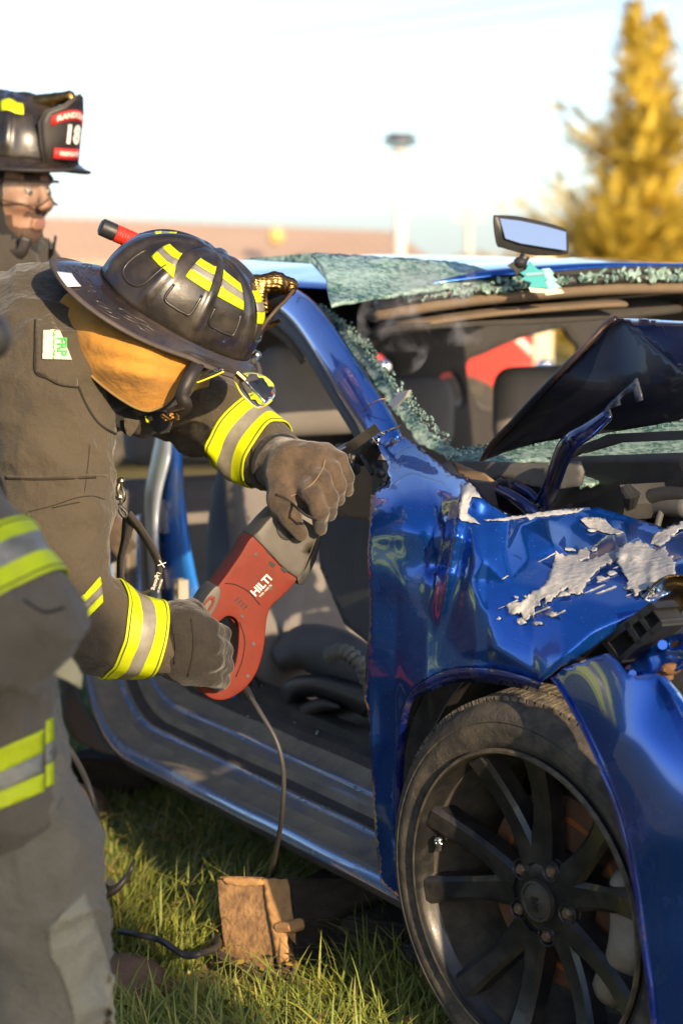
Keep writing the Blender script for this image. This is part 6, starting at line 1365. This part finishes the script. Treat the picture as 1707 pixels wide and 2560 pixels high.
def grass(name, n, region, hmin, hmax, wd, seed, lean=.6, tint=(0, 1), keep=None):
    rs = np.random.RandomState(seed); x0, x1, y0, y1 = region; x = rs.uniform(x0, x1, n); y = rs.uniform(y0, y1, n)
    if keep is not None: k = keep(x, y, rs); x, y = x[k], y[k]
    n = len(x); cl_ = np.array([noise.noise(Vector((a*3.0, b_*3.0, 1))) for a, b_ in zip(x, y)]); c2 = np.array([noise.noise(Vector((a*1.3, b_*1.3, 7))) for a, b_ in zip(x, y)])
    h = (hmin+(hmax-hmin)*rs.beta(1.6, 2.2, n))*(1+.55*cl_); az = rs.uniform(0, 2*np.pi, n)*.55+c2*4.0+rs.normal(0, .5, n); ln_ = np.abs(rs.normal(lean, .35, n))
    d = np.stack([np.cos(az), np.sin(az)], -1); wv = np.stack([-np.sin(az+rs.uniform(-.8, .8, n)), np.cos(az)], -1); w_ = wd*rs.uniform(.6, 1.3, n)
    P = np.zeros((n, 7, 3)); 
    for k, (u, ww) in enumerate(((0, 1), (.4, .85), (.75, .55))):
        off = d*(ln_*h*u*u)[:, None]; z = h*u*(1-.28*ln_*u); 
        for s_, j in ((-1, 2*k), (1, 2*k+1)): P[:, j, :2] = np.stack([x, y], -1)+off+s_*wv*(w_*ww*.5)[:, None]; P[:, j, 2] = z
    P[:, 6, :2] = np.stack([x, y], -1)+d*(ln_*h)[:, None]; P[:, 6, 2] = h*np.maximum(.25, 1-.28*ln_)
    me = bpy.data.meshes.new(name); base = (np.arange(n)*7)[:, None]; quads = np.concatenate([base+[0, 1, 3, 2], base+[2, 3, 5, 4]], 1).reshape(-1, 4); tris = base+[4, 5, 6]
    me.vertices.add(n*7); me.vertices.foreach_set("co", P.reshape(-1)); loops = np.concatenate([quads.reshape(-1), tris.reshape(-1)]); me.loops.add(len(loops)); me.loops.foreach_set("vertex_index", loops.astype(np.int32))
    st = np.concatenate([np.arange(len(quads))*4, len(quads)*4+np.arange(n)*3]); me.polygons.add(len(st)); me.polygons.foreach_set("loop_start", st.astype(np.int32)); me.polygons.foreach_set("loop_total", np.concatenate([np.full(len(quads), 4), np.full(n, 3)]).astype(np.int32))
    t = np.clip(rs.beta(1.5, 2.6, n)*(tint[1]-tint[0])+tint[0]+.16*cl_+.06, 0, 1); a = me.attributes.new("tint", 'FLOAT', 'POINT'); a.data.foreach_set("value", np.repeat(t, 7).astype(np.float32))
    me.materials.append(BLD); me.update(calc_edges=True); me.validate(); o = bpy.data.objects.new(name, me); COL.objects.link(o); return tag(o, kind="stuff")
def bare(x, y, rs):                                        # nothing grows under the crib blocks or inside the tyre
    q = np.stack([x, y], -1); s_ = (q-HUB[:2]) @ CA[:2]; t_ = (q-HUB[:2]) @ CB[:2]; return ~(((x+.13)/.17)**2+((y-4.22)/.13)**2 < 1) & ~(((x+.38)/.2)**2+((y-4.16)/.10)**2 < 1) & ~((t_ > .35) & (s_ > -.5) & (s_ < 2.6))
grass("grass", 95000, (-1.15, .75, 3.7, 6.6), .03, .075, .0042, 1, keep=bare)
grass("grass", 9000, (-1.0, .55, 3.75, 4.9), .07, .16, .0048, 2, lean=.8, tint=(.15, 1.1), keep=bare)
grass("dry_grass", 2600, (-1.0, .55, 3.75, 5.2), .06, .15, .0030, 5, lean=1.3, tint=(.75, 1.2), keep=bare)
grass("grass", 45000, (-5, 5, 6.6, 9), .05, .12, .012, 3, keep=bare)
rs = random.Random(8); V = []; Fc = []; M = []
for _ in range(420):                                       # fallen leaves, chips of trim and glass trodden into the grass
    x, y = rs.uniform(-1.0, .35), rs.uniform(3.85, 5.3); z = rs.uniform(.02, .075); r = rs.uniform(.004, .013); d = unit(np.array([rs.gauss(0, 1), rs.gauss(0, 1), rs.gauss(0, .5)])); e = unit(np.cross(d, [rs.gauss(0, .4), rs.gauss(0, .4), 1])); n = len(V); c = np.array([x, y, z])
    V += [c-d*r, c+e*r*.6, c+d*r*.4+e*r*.5, c+d*r, c+d*r*.3-e*r*.6]; Fc.append((n, n+1, n+2, n+3, n+4)); M.append(rs.choice((0, 0, 0, 1, 2)))
tag(mesh_obj("leaf_litter", V, Fc, [mat("dead_leaf", (.22,.12,.045), .8, 0, (.12,.07,.03), 60), mat("yellow_leaf", (.42,.30,.05), .7), BLACKP], smooth=False, midx=M), kind="stuff")
# ------------------------------------------------------------------ cribbing under the sill
def beam(name, corners_lo, h, m, label, cat, group=None, mats=None):
    P = [np.array([*c, 0.0]) for c in corners_lo]; V = [p for p in P]+[p+np.array([0, 0, h]) for p in P]
    o = fixn(mesh_obj(name, V, [(0, 1, 2, 3), (4, 5, 6, 7), (0, 1, 5, 4), (1, 2, 6, 5), (2, 3, 7, 6), (3, 0, 4, 7)], m, None, smooth=False)); bevel(o, .004, 2, 30); return tag(o, label, cat, group)
# big block standing on edge, one end towards the sun
a = gnd(556, 2440); b_ = gnd(676, 2470); c_ = gnd(742, 2452)
BT = 0.0
tops = [at(532, 2192, 4.36), at(655, 2194, 4.30), at(722, 2194, 4.30)]
wb = MB(); dpt = np.array([.26, .50, 0]); z0 = -.012
f0, f1, f2 = at(560, 2440, 4.32), at(680, 2470, 4.27), at(742, 2425, 4.25)
for p in (f0, f1, f2): p[2] = z0
def block(name, F4, dvec, m, label, cat, group, nx=10, nz_=12, rough=.004, seed=0):
    """sawn block: front quad (bl, br, tr, tl) extruded by dvec; faces worn uneven"""
    bm = bmesh.new(); bl, br, tr, tl = [Vector(q) for q in F4]; dv = Vector(dvec)
    vs = [bm.verts.new(q) for q in (bl, br, tr, tl, bl+dv, br+dv, tr+dv, tl+dv)]
    for f in ((0, 1, 2, 3), (5, 4, 7, 6), (4, 0, 3, 7), (1, 5, 6, 2), (3, 2, 6, 7), (4, 5, 1, 0)): bm.faces.new([vs[i] for i in f])
    bmesh.ops.recalc_face_normals(bm, faces=bm.faces[:]); bmesh.ops.bevel(bm, geom=bm.edges[:], offset=.006, segments=2, affect='EDGES')
    bmesh.ops.subdivide_edges(bm, edges=[e for e in bm.edges if e.calc_length() > .03], cuts=9, use_grid_fill=True)
    for v in bm.verts:
        n = noise.noise(v.co*22+Vector((seed, 0, 0))); n2 = noise.noise(v.co*70+Vector((seed, 3, 0))); v.co += v.normal*(n*rough+n2*rough*.5)
    me = bpy.data.meshes.new(name); bm.to_mesh(me); bm.free(); me.materials.append(m); o = bpy.data.objects.new(name, me); COL.objects.link(o)
    me.polygons.foreach_set("use_smooth", np.ones(len(me.polygons), bool)); sharp(o, 40); return tag(o, label, cat, group)
tl, tm, tr = at(534, 2190, 4.36), at(722, 2194, 4.29), None
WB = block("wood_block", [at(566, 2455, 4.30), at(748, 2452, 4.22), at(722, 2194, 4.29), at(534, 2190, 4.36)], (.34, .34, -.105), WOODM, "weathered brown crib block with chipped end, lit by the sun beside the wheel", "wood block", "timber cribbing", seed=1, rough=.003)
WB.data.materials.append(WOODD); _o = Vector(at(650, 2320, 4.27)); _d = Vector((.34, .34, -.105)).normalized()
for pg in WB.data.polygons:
    if (pg.center-_o).dot(_d) > .022: pg.material_index = 1  # shade on the block's right side put into a darker wood
# pale splintered strip on the end, a proud splinter and knots
wy = lambda x, y: 4.36-.00037*(x-534)-.00025*(y-2190)
sheet("split_grain", ragged([(655,2196),(718,2198),(730,2290),(738,2360),(716,2330),(720,2400),(696,2432),(686,2380),(672,2300)], 14, 2, 3), lambda x, y: at(x, y, wy(x, y)-.004), WOODC, WB, step=12, thick=.004)
sheet("split_grain", ragged([(556,2196),(655,2196),(660,2212),(600,2216),(566,2210)], 12, 2, 4), lambda x, y: at(x, y, wy(x, y)-.004), WOODC, WB, step=12, thick=.004)
sp = MB(); sp.tube([at(698,2318,4.268), at(728,2316,4.245), at(750,2310,4.25), at(752,2304,4.262)], [.011,.012,.012,.007], 8); sp.build("splinter", WOODC, WB)
# strap lying round its foot
sq = spline([at(535,2330,4.40), at(530,2370,4.34), at(540,2405,4.28), at(580,2430,4.24), at(640,2455,4.20), at(700,2462,4.18), at(735,2440,4.20)], 5); V = []; Fc = []
for i, q in enumerate(sq): V += [q, q+np.array([.002, -.004, .030])]
for i in range(len(sq)-1): Fc.append((2*i, 2*i+1, 2*i+3, 2*i+2))
stp = fixn(mesh_obj("webbing_strap", V, Fc, cloth("brown_strap", (.055,.035,.026), (.075,.05,.036), 20, weave=900))); solid(stp, .004, 0); tag(stp, "brown webbing strap lying in the grass round the foot of the lit wood block", "strap")
# dark beams under the sill behind it
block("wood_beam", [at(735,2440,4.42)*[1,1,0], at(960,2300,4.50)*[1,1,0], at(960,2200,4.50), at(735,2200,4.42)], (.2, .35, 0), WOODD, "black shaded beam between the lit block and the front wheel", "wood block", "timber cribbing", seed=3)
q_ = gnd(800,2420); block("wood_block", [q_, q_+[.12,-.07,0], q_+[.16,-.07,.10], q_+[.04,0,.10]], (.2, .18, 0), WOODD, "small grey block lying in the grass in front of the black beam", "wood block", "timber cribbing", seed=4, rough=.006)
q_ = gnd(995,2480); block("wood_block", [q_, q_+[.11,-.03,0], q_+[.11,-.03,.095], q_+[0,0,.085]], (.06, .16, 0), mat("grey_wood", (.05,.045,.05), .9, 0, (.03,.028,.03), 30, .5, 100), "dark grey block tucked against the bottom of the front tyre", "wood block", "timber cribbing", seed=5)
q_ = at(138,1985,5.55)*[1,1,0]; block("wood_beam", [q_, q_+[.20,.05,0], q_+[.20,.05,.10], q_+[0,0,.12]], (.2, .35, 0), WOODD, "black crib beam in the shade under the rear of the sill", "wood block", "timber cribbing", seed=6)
# ------------------------------------------------------------------ cables and hose in the grass
o = tube_obj("cable", [at(150,1846,4.6), at(185,1890,4.55), at(222,1965,4.5), at(240,2040,4.5), at(230,2090,4.55), at(206,2122,4.6)], .0062, CABLE, n=8); tag(o, "grey cable hanging in a curve beside the blurred trousers", "cable")
o = tube_obj("cable", [gnd(300,2328,.075), gnd(350,2338,.085), gnd(400,2350,.08), gnd(440,2376,.085), gnd(470,2390,.08), gnd(505,2383,.085), gnd(545,2365,.07), at(540,2330,4.42), at(545,2320,4.5)], .0062, CABLE, n=8); tag(o, "dark cable snaking through the grass to the lit wood block", "cable")
HS = empty("cutter_hose", gnd(270, 2235), "black hose with a metal fitting lying in the grass by the blurred knee", "hose")
tube_obj("hose", [gnd(200,2235,0.090), gnd(260,2232,0.100), gnd(290,2222,0.110), gnd(315,2195,0.130), gnd(330,2170,0.150), gnd(336,2150,.16)], [.016,.014,.008,.006,.004,.003], BLACKP, HS, n=10)
hf2 = MB(); hf2.cyl(gnd(212,2238,.105), gnd(268,2228,.112), .010, 10); hf2.build("metal_sleeve", STEEL, HS); hf3 = MB(); hf3.cyl(gnd(274,2225,.11), gnd(277,2205,.135), .008, 10); hf3.build("coupling", GREYP, HS)
o = tube_obj("straw", [gnd(238,2146,.07), gnd(262,2160,.06), gnd(284,2180,.05)], .003, mat("straw", (.42,.28,.07), .8), n=6); tag(o, "yellow straw lying in the grass above the black hose", "straw")
# ------------------------------------------------------------------ dandelions and broad-leaved weeds
PET = mat("dandelion_petal", (.72,.44,.0), .6); LEAF = mat("weed_leaf", (.10,.13,.025), .55, 0, (.19,.20,.04), 30); LEAFD = mat("dark_weed_leaf", (.05,.085,.02), .55, 0, (.09,.12,.03), 30)
def leaf_geo(m, base, tip, w, up, mi):
    d = tip-base; n = unit(np.cross(d, up)); L = [base]; V = []; ks = ((0,.08),(.2,.5),(.45,1.0),(.55,.6),(.7,.75),(.85,.35),(1,.02))
    for u, ww in ks:
        c = base+d*u+np.asarray(up)*np.linalg.norm(d)*.18*math.sin(u*math.pi); V += [c-n*w*ww, c+np.asarray(up)*-.1*w*ww, c+n*w*ww]
    m.add(V, [(3*i+k, 3*i+1+k, 3*i+4+k, 3*i+3+k) for i in range(len(ks)-1) for k in (0, 1)], mi)
def weed(px, py, n, L, w, lab, m, seed, tall=.6):
    rnd = random.Random(seed); g = gnd(px, py); e = MB()
    for i in range(n):
        a = rnd.uniform(0, 6.28); l = L*rnd.uniform(.6, 1.2); t = g+np.array([math.cos(a)*l*.7, math.sin(a)*l*.7, l*rnd.uniform(.3, tall+.3)]); leaf_geo(e, g+np.array([0, 0, .005]), t, w*rnd.uniform(.7, 1.2), (0, 0, 1), 0)
    o = e.build("weed", m, None); solid(o, .0008, 0); return tag(o, lab, "weed", "broad leaved weeds in the grass")
weed(1090,2545,13,.11,.013,"sunlit yellow green weed with tall leaves in front of the tyre",LEAF,1,1.2)
weed(1235,2590,9,.09,.012,"sunlit leafy weed below the wheel hub",LEAF,2,1.0)
weed(1330,2600,8,.08,.010,"small weed at the bottom edge right of the wheel hub",LEAFD,3,1.0)
weed(985,2330,8,.10,.016,"dark broad leaved weed in the shade left of the tyre",LEAFD,4,1.0)
weed(880,2500,10,.07,.012,"low dark weed in front of the small grey block",LEAFD,5)
weed(560,2550,9,.06,.010,"low weed in the sunlit grass below the lit block",LEAF,6)
def dandelion(px, py, h, lab, seed, r=.014):
    rnd = random.Random(seed); g = gnd(px, py, 0); g = at(px, py, g[1]-h*.9); top = g.copy(); base = np.array([g[0]+.01, g[1], 0])
    D = empty("dandelion", base, lab, "flower", "yellow dandelions in the grass"); st = MB(); st.tube([base, (base+top)/2+np.array([.004, 0, 0]), top], [.0022, .002, .002], 6); st.build("stem", LEAF, D)
    f = MB()
    for i in range(34):
        a = rnd.uniform(0, 6.28); e = rnd.uniform(.1, 1.3); d = np.array([math.cos(a)*math.cos(e), math.sin(a)*math.cos(e), math.sin(e)]); n = unit(np.cross(d, [0, 0, 1.01])); f.add([top-n*.0015, top+n*.0015, top+d*r*1.0+n*.002, top+d*r-n*.002], [(0, 1, 2, 3)])
    f.build("petals", PET, D, fix=False)
dandelion(735,2425,.10,"yellow dandelion open at the right foot of the lit wood block",1,.017); dandelion(583,2182,.07,"small yellow dandelion behind the top of the lit wood block",2); dandelion(866,2410,.09,"yellow dandelion in the shade beside the small grey block",3,.012)
gz = lambda Y: -.021*max(0, Y-9)
# ------------------------------------------------------------------ what stands beyond the car
ROOFB = mat("roof_sheet", (.60,.42,.30), .75, 0, (.54,.37,.26), .6); WALLB = mat("barn_wall", (.34,.20,.14), .8, 0, (.3,.18,.13), 1.0)
BG = empty("long_building", at(600, 640, 46)*[1, 1, 0], "long low building with a pale red pitched roof beyond the car", "building")
Y0, Y1 = 44.0, 46.6; L_, R_ = at(-900, 640, Y0), at(1090, 652, Y0); ez = at(0, 655, Y0)[2]; rz = at(0, 548, Y1)[2]; rl_, rr2 = at(-900, 548, Y1), at(985, 580, Y1)
zt0, zt1 = at(150, 546, Y1)[2], at(985, 580, Y1)[2]
nx = 120; V = []; Fc = []
for i in range(nx+1):
    u = i/nx; a = L_+(R_-L_)*u; a[2] = ez; xb = rl_[0]+(rr2[0]-rl_[0])*u; b = np.array([xb, Y1, zt0+(zt1-zt0)*max(0, (u-.55)/.45)]); o_ = .03*(1 if i % 2 else 0); V += [a+[0, 0, o_], b+[0, 0, o_]]
for i in range(nx): Fc.append((2*i, 2*i+2, 2*i+3, 2*i+1))
rf = mesh_obj("roof", V, Fc, ROOFB, BG, smooth=False); solid(rf, .15, -1)
wl_ = MB(); cx_ = (L_[0]+R_[0])/2; hw = (R_[0]-L_[0])/2; zb_ = gz(46)-.1; wl_.box((cx_, Y0+.6, (ez+zb_)/2-.1), (hw-.4, 0, 0), (0, .12, 0), (0, 0, (ez-zb_)/2-.1)); wl_.prism([(R_[0]-.6, Y0+.5, zb_), (rr2[0]-.2, Y1, zb_), (rr2[0]-.2, Y1, zt1-.2), (R_[0]-.6, Y0+.5, ez-.2)], (-.15, 0, 0)); wl_.box((cx_, Y1+.1, (ez+zb_)/2), (hw-.8, 0, 0), (0, .1, 0), (0, 0, (ez-zb_)/2)); wl_.build("wall", WALLB, BG, smooth=False)
for i in range(7):
    w_ = MB(); x = L_[0]+3+i*2.6; w_.box((x, Y0+.46, 1.0 if ez > 1.6 else ez*.5), (.5, 0, 0), (0, .03, 0), (0, 0, .35)); w_.build("window", mat("dark_pane", (.03,.035,.04), .1), BG, smooth=False)
lp_ = MB(); lp_.sphere(at(690, 590, 43.5), .16, 12); o = lp_.build("wall_lamp", mat("lamp_globe", (.75,.5,.16), .3), BG)
# siren on its mast
SI = empty("siren_mast", at(1000, 700, 36)*[1, 1, 0], "white siren mast with dark horn dishes rising behind the car", "siren")
pt0 = at(1000, 372, 36); sm = MB(); sm.cyl((pt0[0], 36, gz(36)-.1), (pt0[0], 36, pt0[2]), .085, 14); sm.build("mast", WHITEP, SI)
sh = MB()
for dz, r0, r1 in ((.06,.08,.27),(.17,.27,.25),(.23,.2,.18)): sh.cyl((pt0[0], 36, pt0[2]+dz-.07), (pt0[0], 36, pt0[2]+dz), r0, 20, 0, r1)
sh.build("horn_dish", mat("siren_metal", (.05,.045,.05), .5, .3), SI); s2_ = MB(); s2_.cyl((pt0[0], 36, pt0[2]-.08), (pt0[0], 36, pt0[2]+.02), .12, 14, 0, .07); s2_.build("siren_neck", WHITEP, SI)
# pale pole further off
PO = MB(); pp = at(1172, 512, 60); PO.cyl((pp[0], 60, gz(60)-.1), (pp[0], 60, pp[2]), .10, 10, 0, .07); PO.box((pp[0], 60, pp[2]-.35), (.35, 0, 0), (0, .04, 0), (0, 0, .03)); tag(PO.build("utility_pole", mat("pole_wood", (.62,.57,.50), .85)), "pale utility pole with a crossarm between the siren and the mirror", "utility pole")
# overhead wires
WIRE = mat("wire", (.10,.10,.11), .5)
for i, (pa, pm, pb) in enumerate((((-200,205),(700,120),(1900,-40)), ((-200,170),(700,85),(1900,-90)), ((600,245),(1150,205),(1900,95)))):
    o = tube_obj("overhead_wire", [at(*pa, 40), at(*pm, 41), at(*pb, 42)], .009, WIRE, None, n=5, k=12); tag(o, ("faint overhead wire, the lowest of the long ones across the sky", "faint overhead wire crossing the top of the sky", "faint overhead wire leading towards the yellow spruce")[i], "wire", "overhead wires")
# spruce lit by the low sun
SPR = mat("spruce_needles", (.72,.52,.055), .7, 0, (.40,.30,.05), 1.4, mix=(.35,.65)); BARK = mat("bark", (.09,.06,.04), .9, 0, (.05,.035,.025), 9)
def spruce(name, px, ptop, pbase, Y, half_px, label, seed, leads=None, group="spruces"):
    rnd = random.Random(seed); T = empty(name, at(px, pbase, Y)*[1, 1, 0], label, "tree", group); top = at(px, ptop, Y); x0, y0, zt = top[0], Y, top[2]; W_ = half_px/F*Y
    tr_ = MB(); tr_.tube([(x0, y0, gz(Y)-.1), (x0, y0, zt*.5), (x0, y0, zt-.2)], [W_*.09, W_*.055, .02], 10); tr_.build("trunk", BARK, T)
    V = []; Fc = []
    def spray(c, d, L, w):
        # a flat hanging spray of needles: a few narrow leaflets off a twig
        s_ = unit(np.cross(d, [0, 0, 1.01])); b = len(V); k = 7
        for i in range(k):
            u = i/k; p = c+d*L*u; l = w*(1-u*.65)*rnd.uniform(.7, 1.2); dr = np.array([0, 0, -.35*l*rnd.uniform(.2, 1.5)])
            for sg in (-1, 1):
                q = p+s_*sg*l+d*l*.5+dr; n = len(V); V.extend([p, p+d*w*.32, q+d*w*.1, q]); Fc.append((n, n+1, n+2, n+3))
    leads = leads or [(0, 0, zt, 1.0)]
    for dx, dy, zt_, sc in leads:
        z = gz(Y)+.25
        while z < zt_-.05:
            u = (z-gz(Y))/(zt_-gz(Y)); rad = W_*sc*(1-u)**.80*(.72+.28*math.sin(z*5+seed))*rnd.uniform(.8, 1.2); nb = max(5, int(12*(1-u)+5))
            for k in range(nb):
                a = rnd.uniform(0, 6.283); el = R(rnd.uniform(-8, 28)+28*u); r_ = rad*rnd.uniform(.65, 1.12); d = np.array([math.cos(a)*math.cos(el), math.sin(a)*math.cos(el), math.sin(el)])
                c = np.array([x0+dx, y0+dy, z]); L = r_; m_ = max(3, int(L/.16))
                for i in range(m_):
                    p = c+d*L*(.12+.88*i/m_)+np.array([0, 0, -.12*L*math.sin(i/m_*math.pi)]); a2 = a+rnd.uniform(-.9, .9); e2 = el+R(rnd.uniform(-25, 35)); d2 = np.array([math.cos(a2)*math.cos(e2), math.sin(a2)*math.cos(e2), math.sin(e2)]); spray(p, d2, rnd.uniform(.28, .50)*(.55+.45*(1-u)), rnd.uniform(.10, .17)*(.6+.4*(1-u)))
            z += rnd.uniform(.09, .15)*(.6+.6*(1-u))
    mesh_obj("crown", V, Fc, SPR, T, smooth=False); return T
zt_ = at(0, 5, 34)[2]
spruce("spruce_tree", 1608, 5, 700, 34, 440, "tall yellow lit spruce with two tips standing behind the car", 3, leads=[(-.12, 0, at(0,12,34)[2], .95), (.22, .1, at(0,42,34)[2], .9)])
TREE2 = mat("autumn_leaf", (.50,.32,.07), .7, 0, (.32,.22,.06), 2.0)
def bushy(px, ptop, Y, half_px, label, seed, m=None):
    rnd = random.Random(seed); top = at(px, ptop, Y); W_ = half_px/F*Y; T = empty("round_tree", (top[0], Y, 0), label, "tree", "leafy trees far beyond the car"); tr_ = MB(); tr_.tube([(top[0], Y, gz(Y)-.1), (top[0], Y, top[2]*.7)], [.16, .06], 8)
    for k in range(6): a = rnd.uniform(0, 6.28); tr_.tube([(top[0], Y, top[2]*.35), (top[0]+math.cos(a)*W_*.6, Y+math.sin(a)*W_*.6, top[2]*rnd.uniform(.55, .85))], [.06, .02], 6)
    tr_.build("trunk", BARK, T); V = []; Fc = []
    cs = [(rnd.gauss(0, .42)*W_, rnd.gauss(0, .42)*W_, gz(Y)+.3+(top[2]-gz(Y))*rnd.uniform(.15, .88), W_*rnd.uniform(.22, .42)) for _ in range(26)]
    for cx, cy, cz, r in cs:
        for _ in range(150):
            d = unit(np.random.randn(3)); p = np.array([top[0]+cx, Y+cy, cz])+d*r*rnd.uniform(.5, 1.05); s_ = unit(np.random.randn(3))*.10; t_ = unit(np.cross(s_, np.random.randn(3)))*.08; n = len(V); V.extend([p-s_, p+t_, p+s_, p-t_]); Fc.append((n, n+1, n+2, n+3))
    mesh_obj("crown", V, Fc, m or TREE2, T, smooth=False); return T
bushy(1480, 640, 55, 190, "golden tree low behind the car's rear window", 5); bushy(1250, 690, 60, 140, "golden bushy tree behind the red truck", 6); bushy(1760, 600, 50, 220, "golden tree right of the spruce at the frame's edge", 7)
bushy(830, 720, 62, 170, "brownish tree behind the building's right end", 8, mat("brown_leaf", (.2,.12,.06), .8))
# red car seen through the cabin
TK = empty("parked_car", (.35, 14, 0), "bright red parked car glimpsed through the wreck's broken windows", "car", "parked cars beyond the wreck")
REDT2 = mat("red_car_paint", (.62,.035,.02), .35, 0, (.5,.03,.02), 3, coat=.6)
def simple_car(E, x0, y, prof, wd, paint_, glass, wx, r):
    c = MB(); c.prism([(x0+x, y, z+gz(y)) for x, z in prof], (0, wd, 0)); o = c.build("body", paint_, E, smooth=False); bevel(o, .07, 3)
    for q in glass:
        g = MB(); g.prism([(x0+x, y-.012, z+gz(y)) for x, z in q], (0, .02, 0)); g.build("window", CARGL, E, smooth=False)
    for x in wx:
        for yy in (y+.08, y+wd-.08):
            t = MB(); t.cyl((x0+x, yy-.1, r+gz(y)), (x0+x, yy+.1, r+gz(y)), r, 24); wv = t.build("wheel", RUBBER, E); h = MB(); h.cyl((x0+x, yy-.11, r+gz(y)), (x0+x, yy+.11, r+gz(y)), r*.55, 16); h.build("hub", GREYP, wv)
    l = MB(); l.box((x0+prof[1][0]-.06, y-.01, .60+gz(y)), (.10, 0, 0), (0, .02, 0), (0, 0, .05)); l.build("tail_lamp", CHROME, E, smooth=False)
CARGL = mat("car_glass", (.04,.05,.06), .05)
x0 = at(1000, 900, 14)[0]
simple_car(TK, x0-.55, 14, [(-1.9,.25),(1.35,.25),(1.42,.70),(1.25,.86),(.55,1.20),(-.75,1.20),(-1.3,.88),(-1.95,.78)], 1.6, REDT2, [[(.45,1.13),(-.10,1.13),(-.10,.90),(1.0,.90)],[(-.18,1.13),(-.70,1.13),(-1.1,.90),(-.18,.90)]], (-1.3, .9), .30)
pst = MB(); pst.box((at(1356,900,13)[0], 13, .55), (.05, 0, 0), (0, .05, 0), (0, 0, .65)); tag(pst.build("post", mat("pale_post", (.75,.62,.4), .7), smooth=False), "pale sunlit post beside the red truck behind the car", "post")
for i, (px, py) in enumerate(((963, 918), (1360, 918))):
    g_ = MB(); g_.sphere(at(px, py, 12.9-.2*i), .05, 12); g2_ = g_.build("round_mirror", CHROME); tag(g2_, ("small round chrome lamp shining left of the red truck", "round chrome mirror shining on the pale post")[i], "lamp")
# dark car further left behind the door opening
RC = empty("parked_car", (-1.6, 16, 0), "dark parked car far behind the wreck's door opening", "car", "parked cars beyond the wreck")
simple_car(RC, -2.6, 16.5, [(-1.9,.3),(1.9,.3),(1.95,.65),(1.2,.76),(.7,1.12),(-.8,1.12),(-1.4,.8),(-1.95,.7)], 1.6, mat("dark_car_paint", (.03,.035,.05), .25, .3, coat=.8), [[(.62,1.05),(-.74,1.05),(-1.2,.82),(1.05,.82)]], (-1.2, 1.2), .30)
# unseen shrub added to keep the low sun off sleeves and near firefighter
EV = empty("sun_blocker_shrub", (1.98, -2.0, 0), "added evergreen shrub out of view behind the camera, blocking the low sun", "tree")
et = MB(); et.tube([(1.98, -2.0, 0), (1.98, -2.0, 1.5), (1.98, -2.0, 2.7)], [.07, .05, .015], 8); et.build("trunk", BARK, EV); V = []; Fc = []; rs = random.Random(41)
for i in range(11000):
    z = .06+2.76*rs.random()**.9; rr0 = .52*min(1, (z+.3)/.6)*min(1, max(.05, (2.88-z)/.5)**.6); a = rs.uniform(0, 6.283); r = rr0*rs.random()**.45
    p = np.array([1.98+r*math.cos(a), -2.0+r*math.sin(a), z]); s_ = unit(np.array([math.cos(a)*.5+rs.gauss(0, .4), math.sin(a)*.5+rs.gauss(0, .4), 1.0]))*rs.uniform(.05, .09); t_ = unit(np.cross(s_, [rs.gauss(0, 1), rs.gauss(0, 1), .2]))*rs.uniform(.018, .032); n = len(V); V += [p-s_*.4, p+t_, p+s_, p-t_]; Fc.append((n, n+1, n+2, n+3))
mesh_obj("crown", V, Fc, mat("blocker_foliage", (.045,.075,.02), .7, 0, (.03,.05,.015), 6), EV, smooth=False)
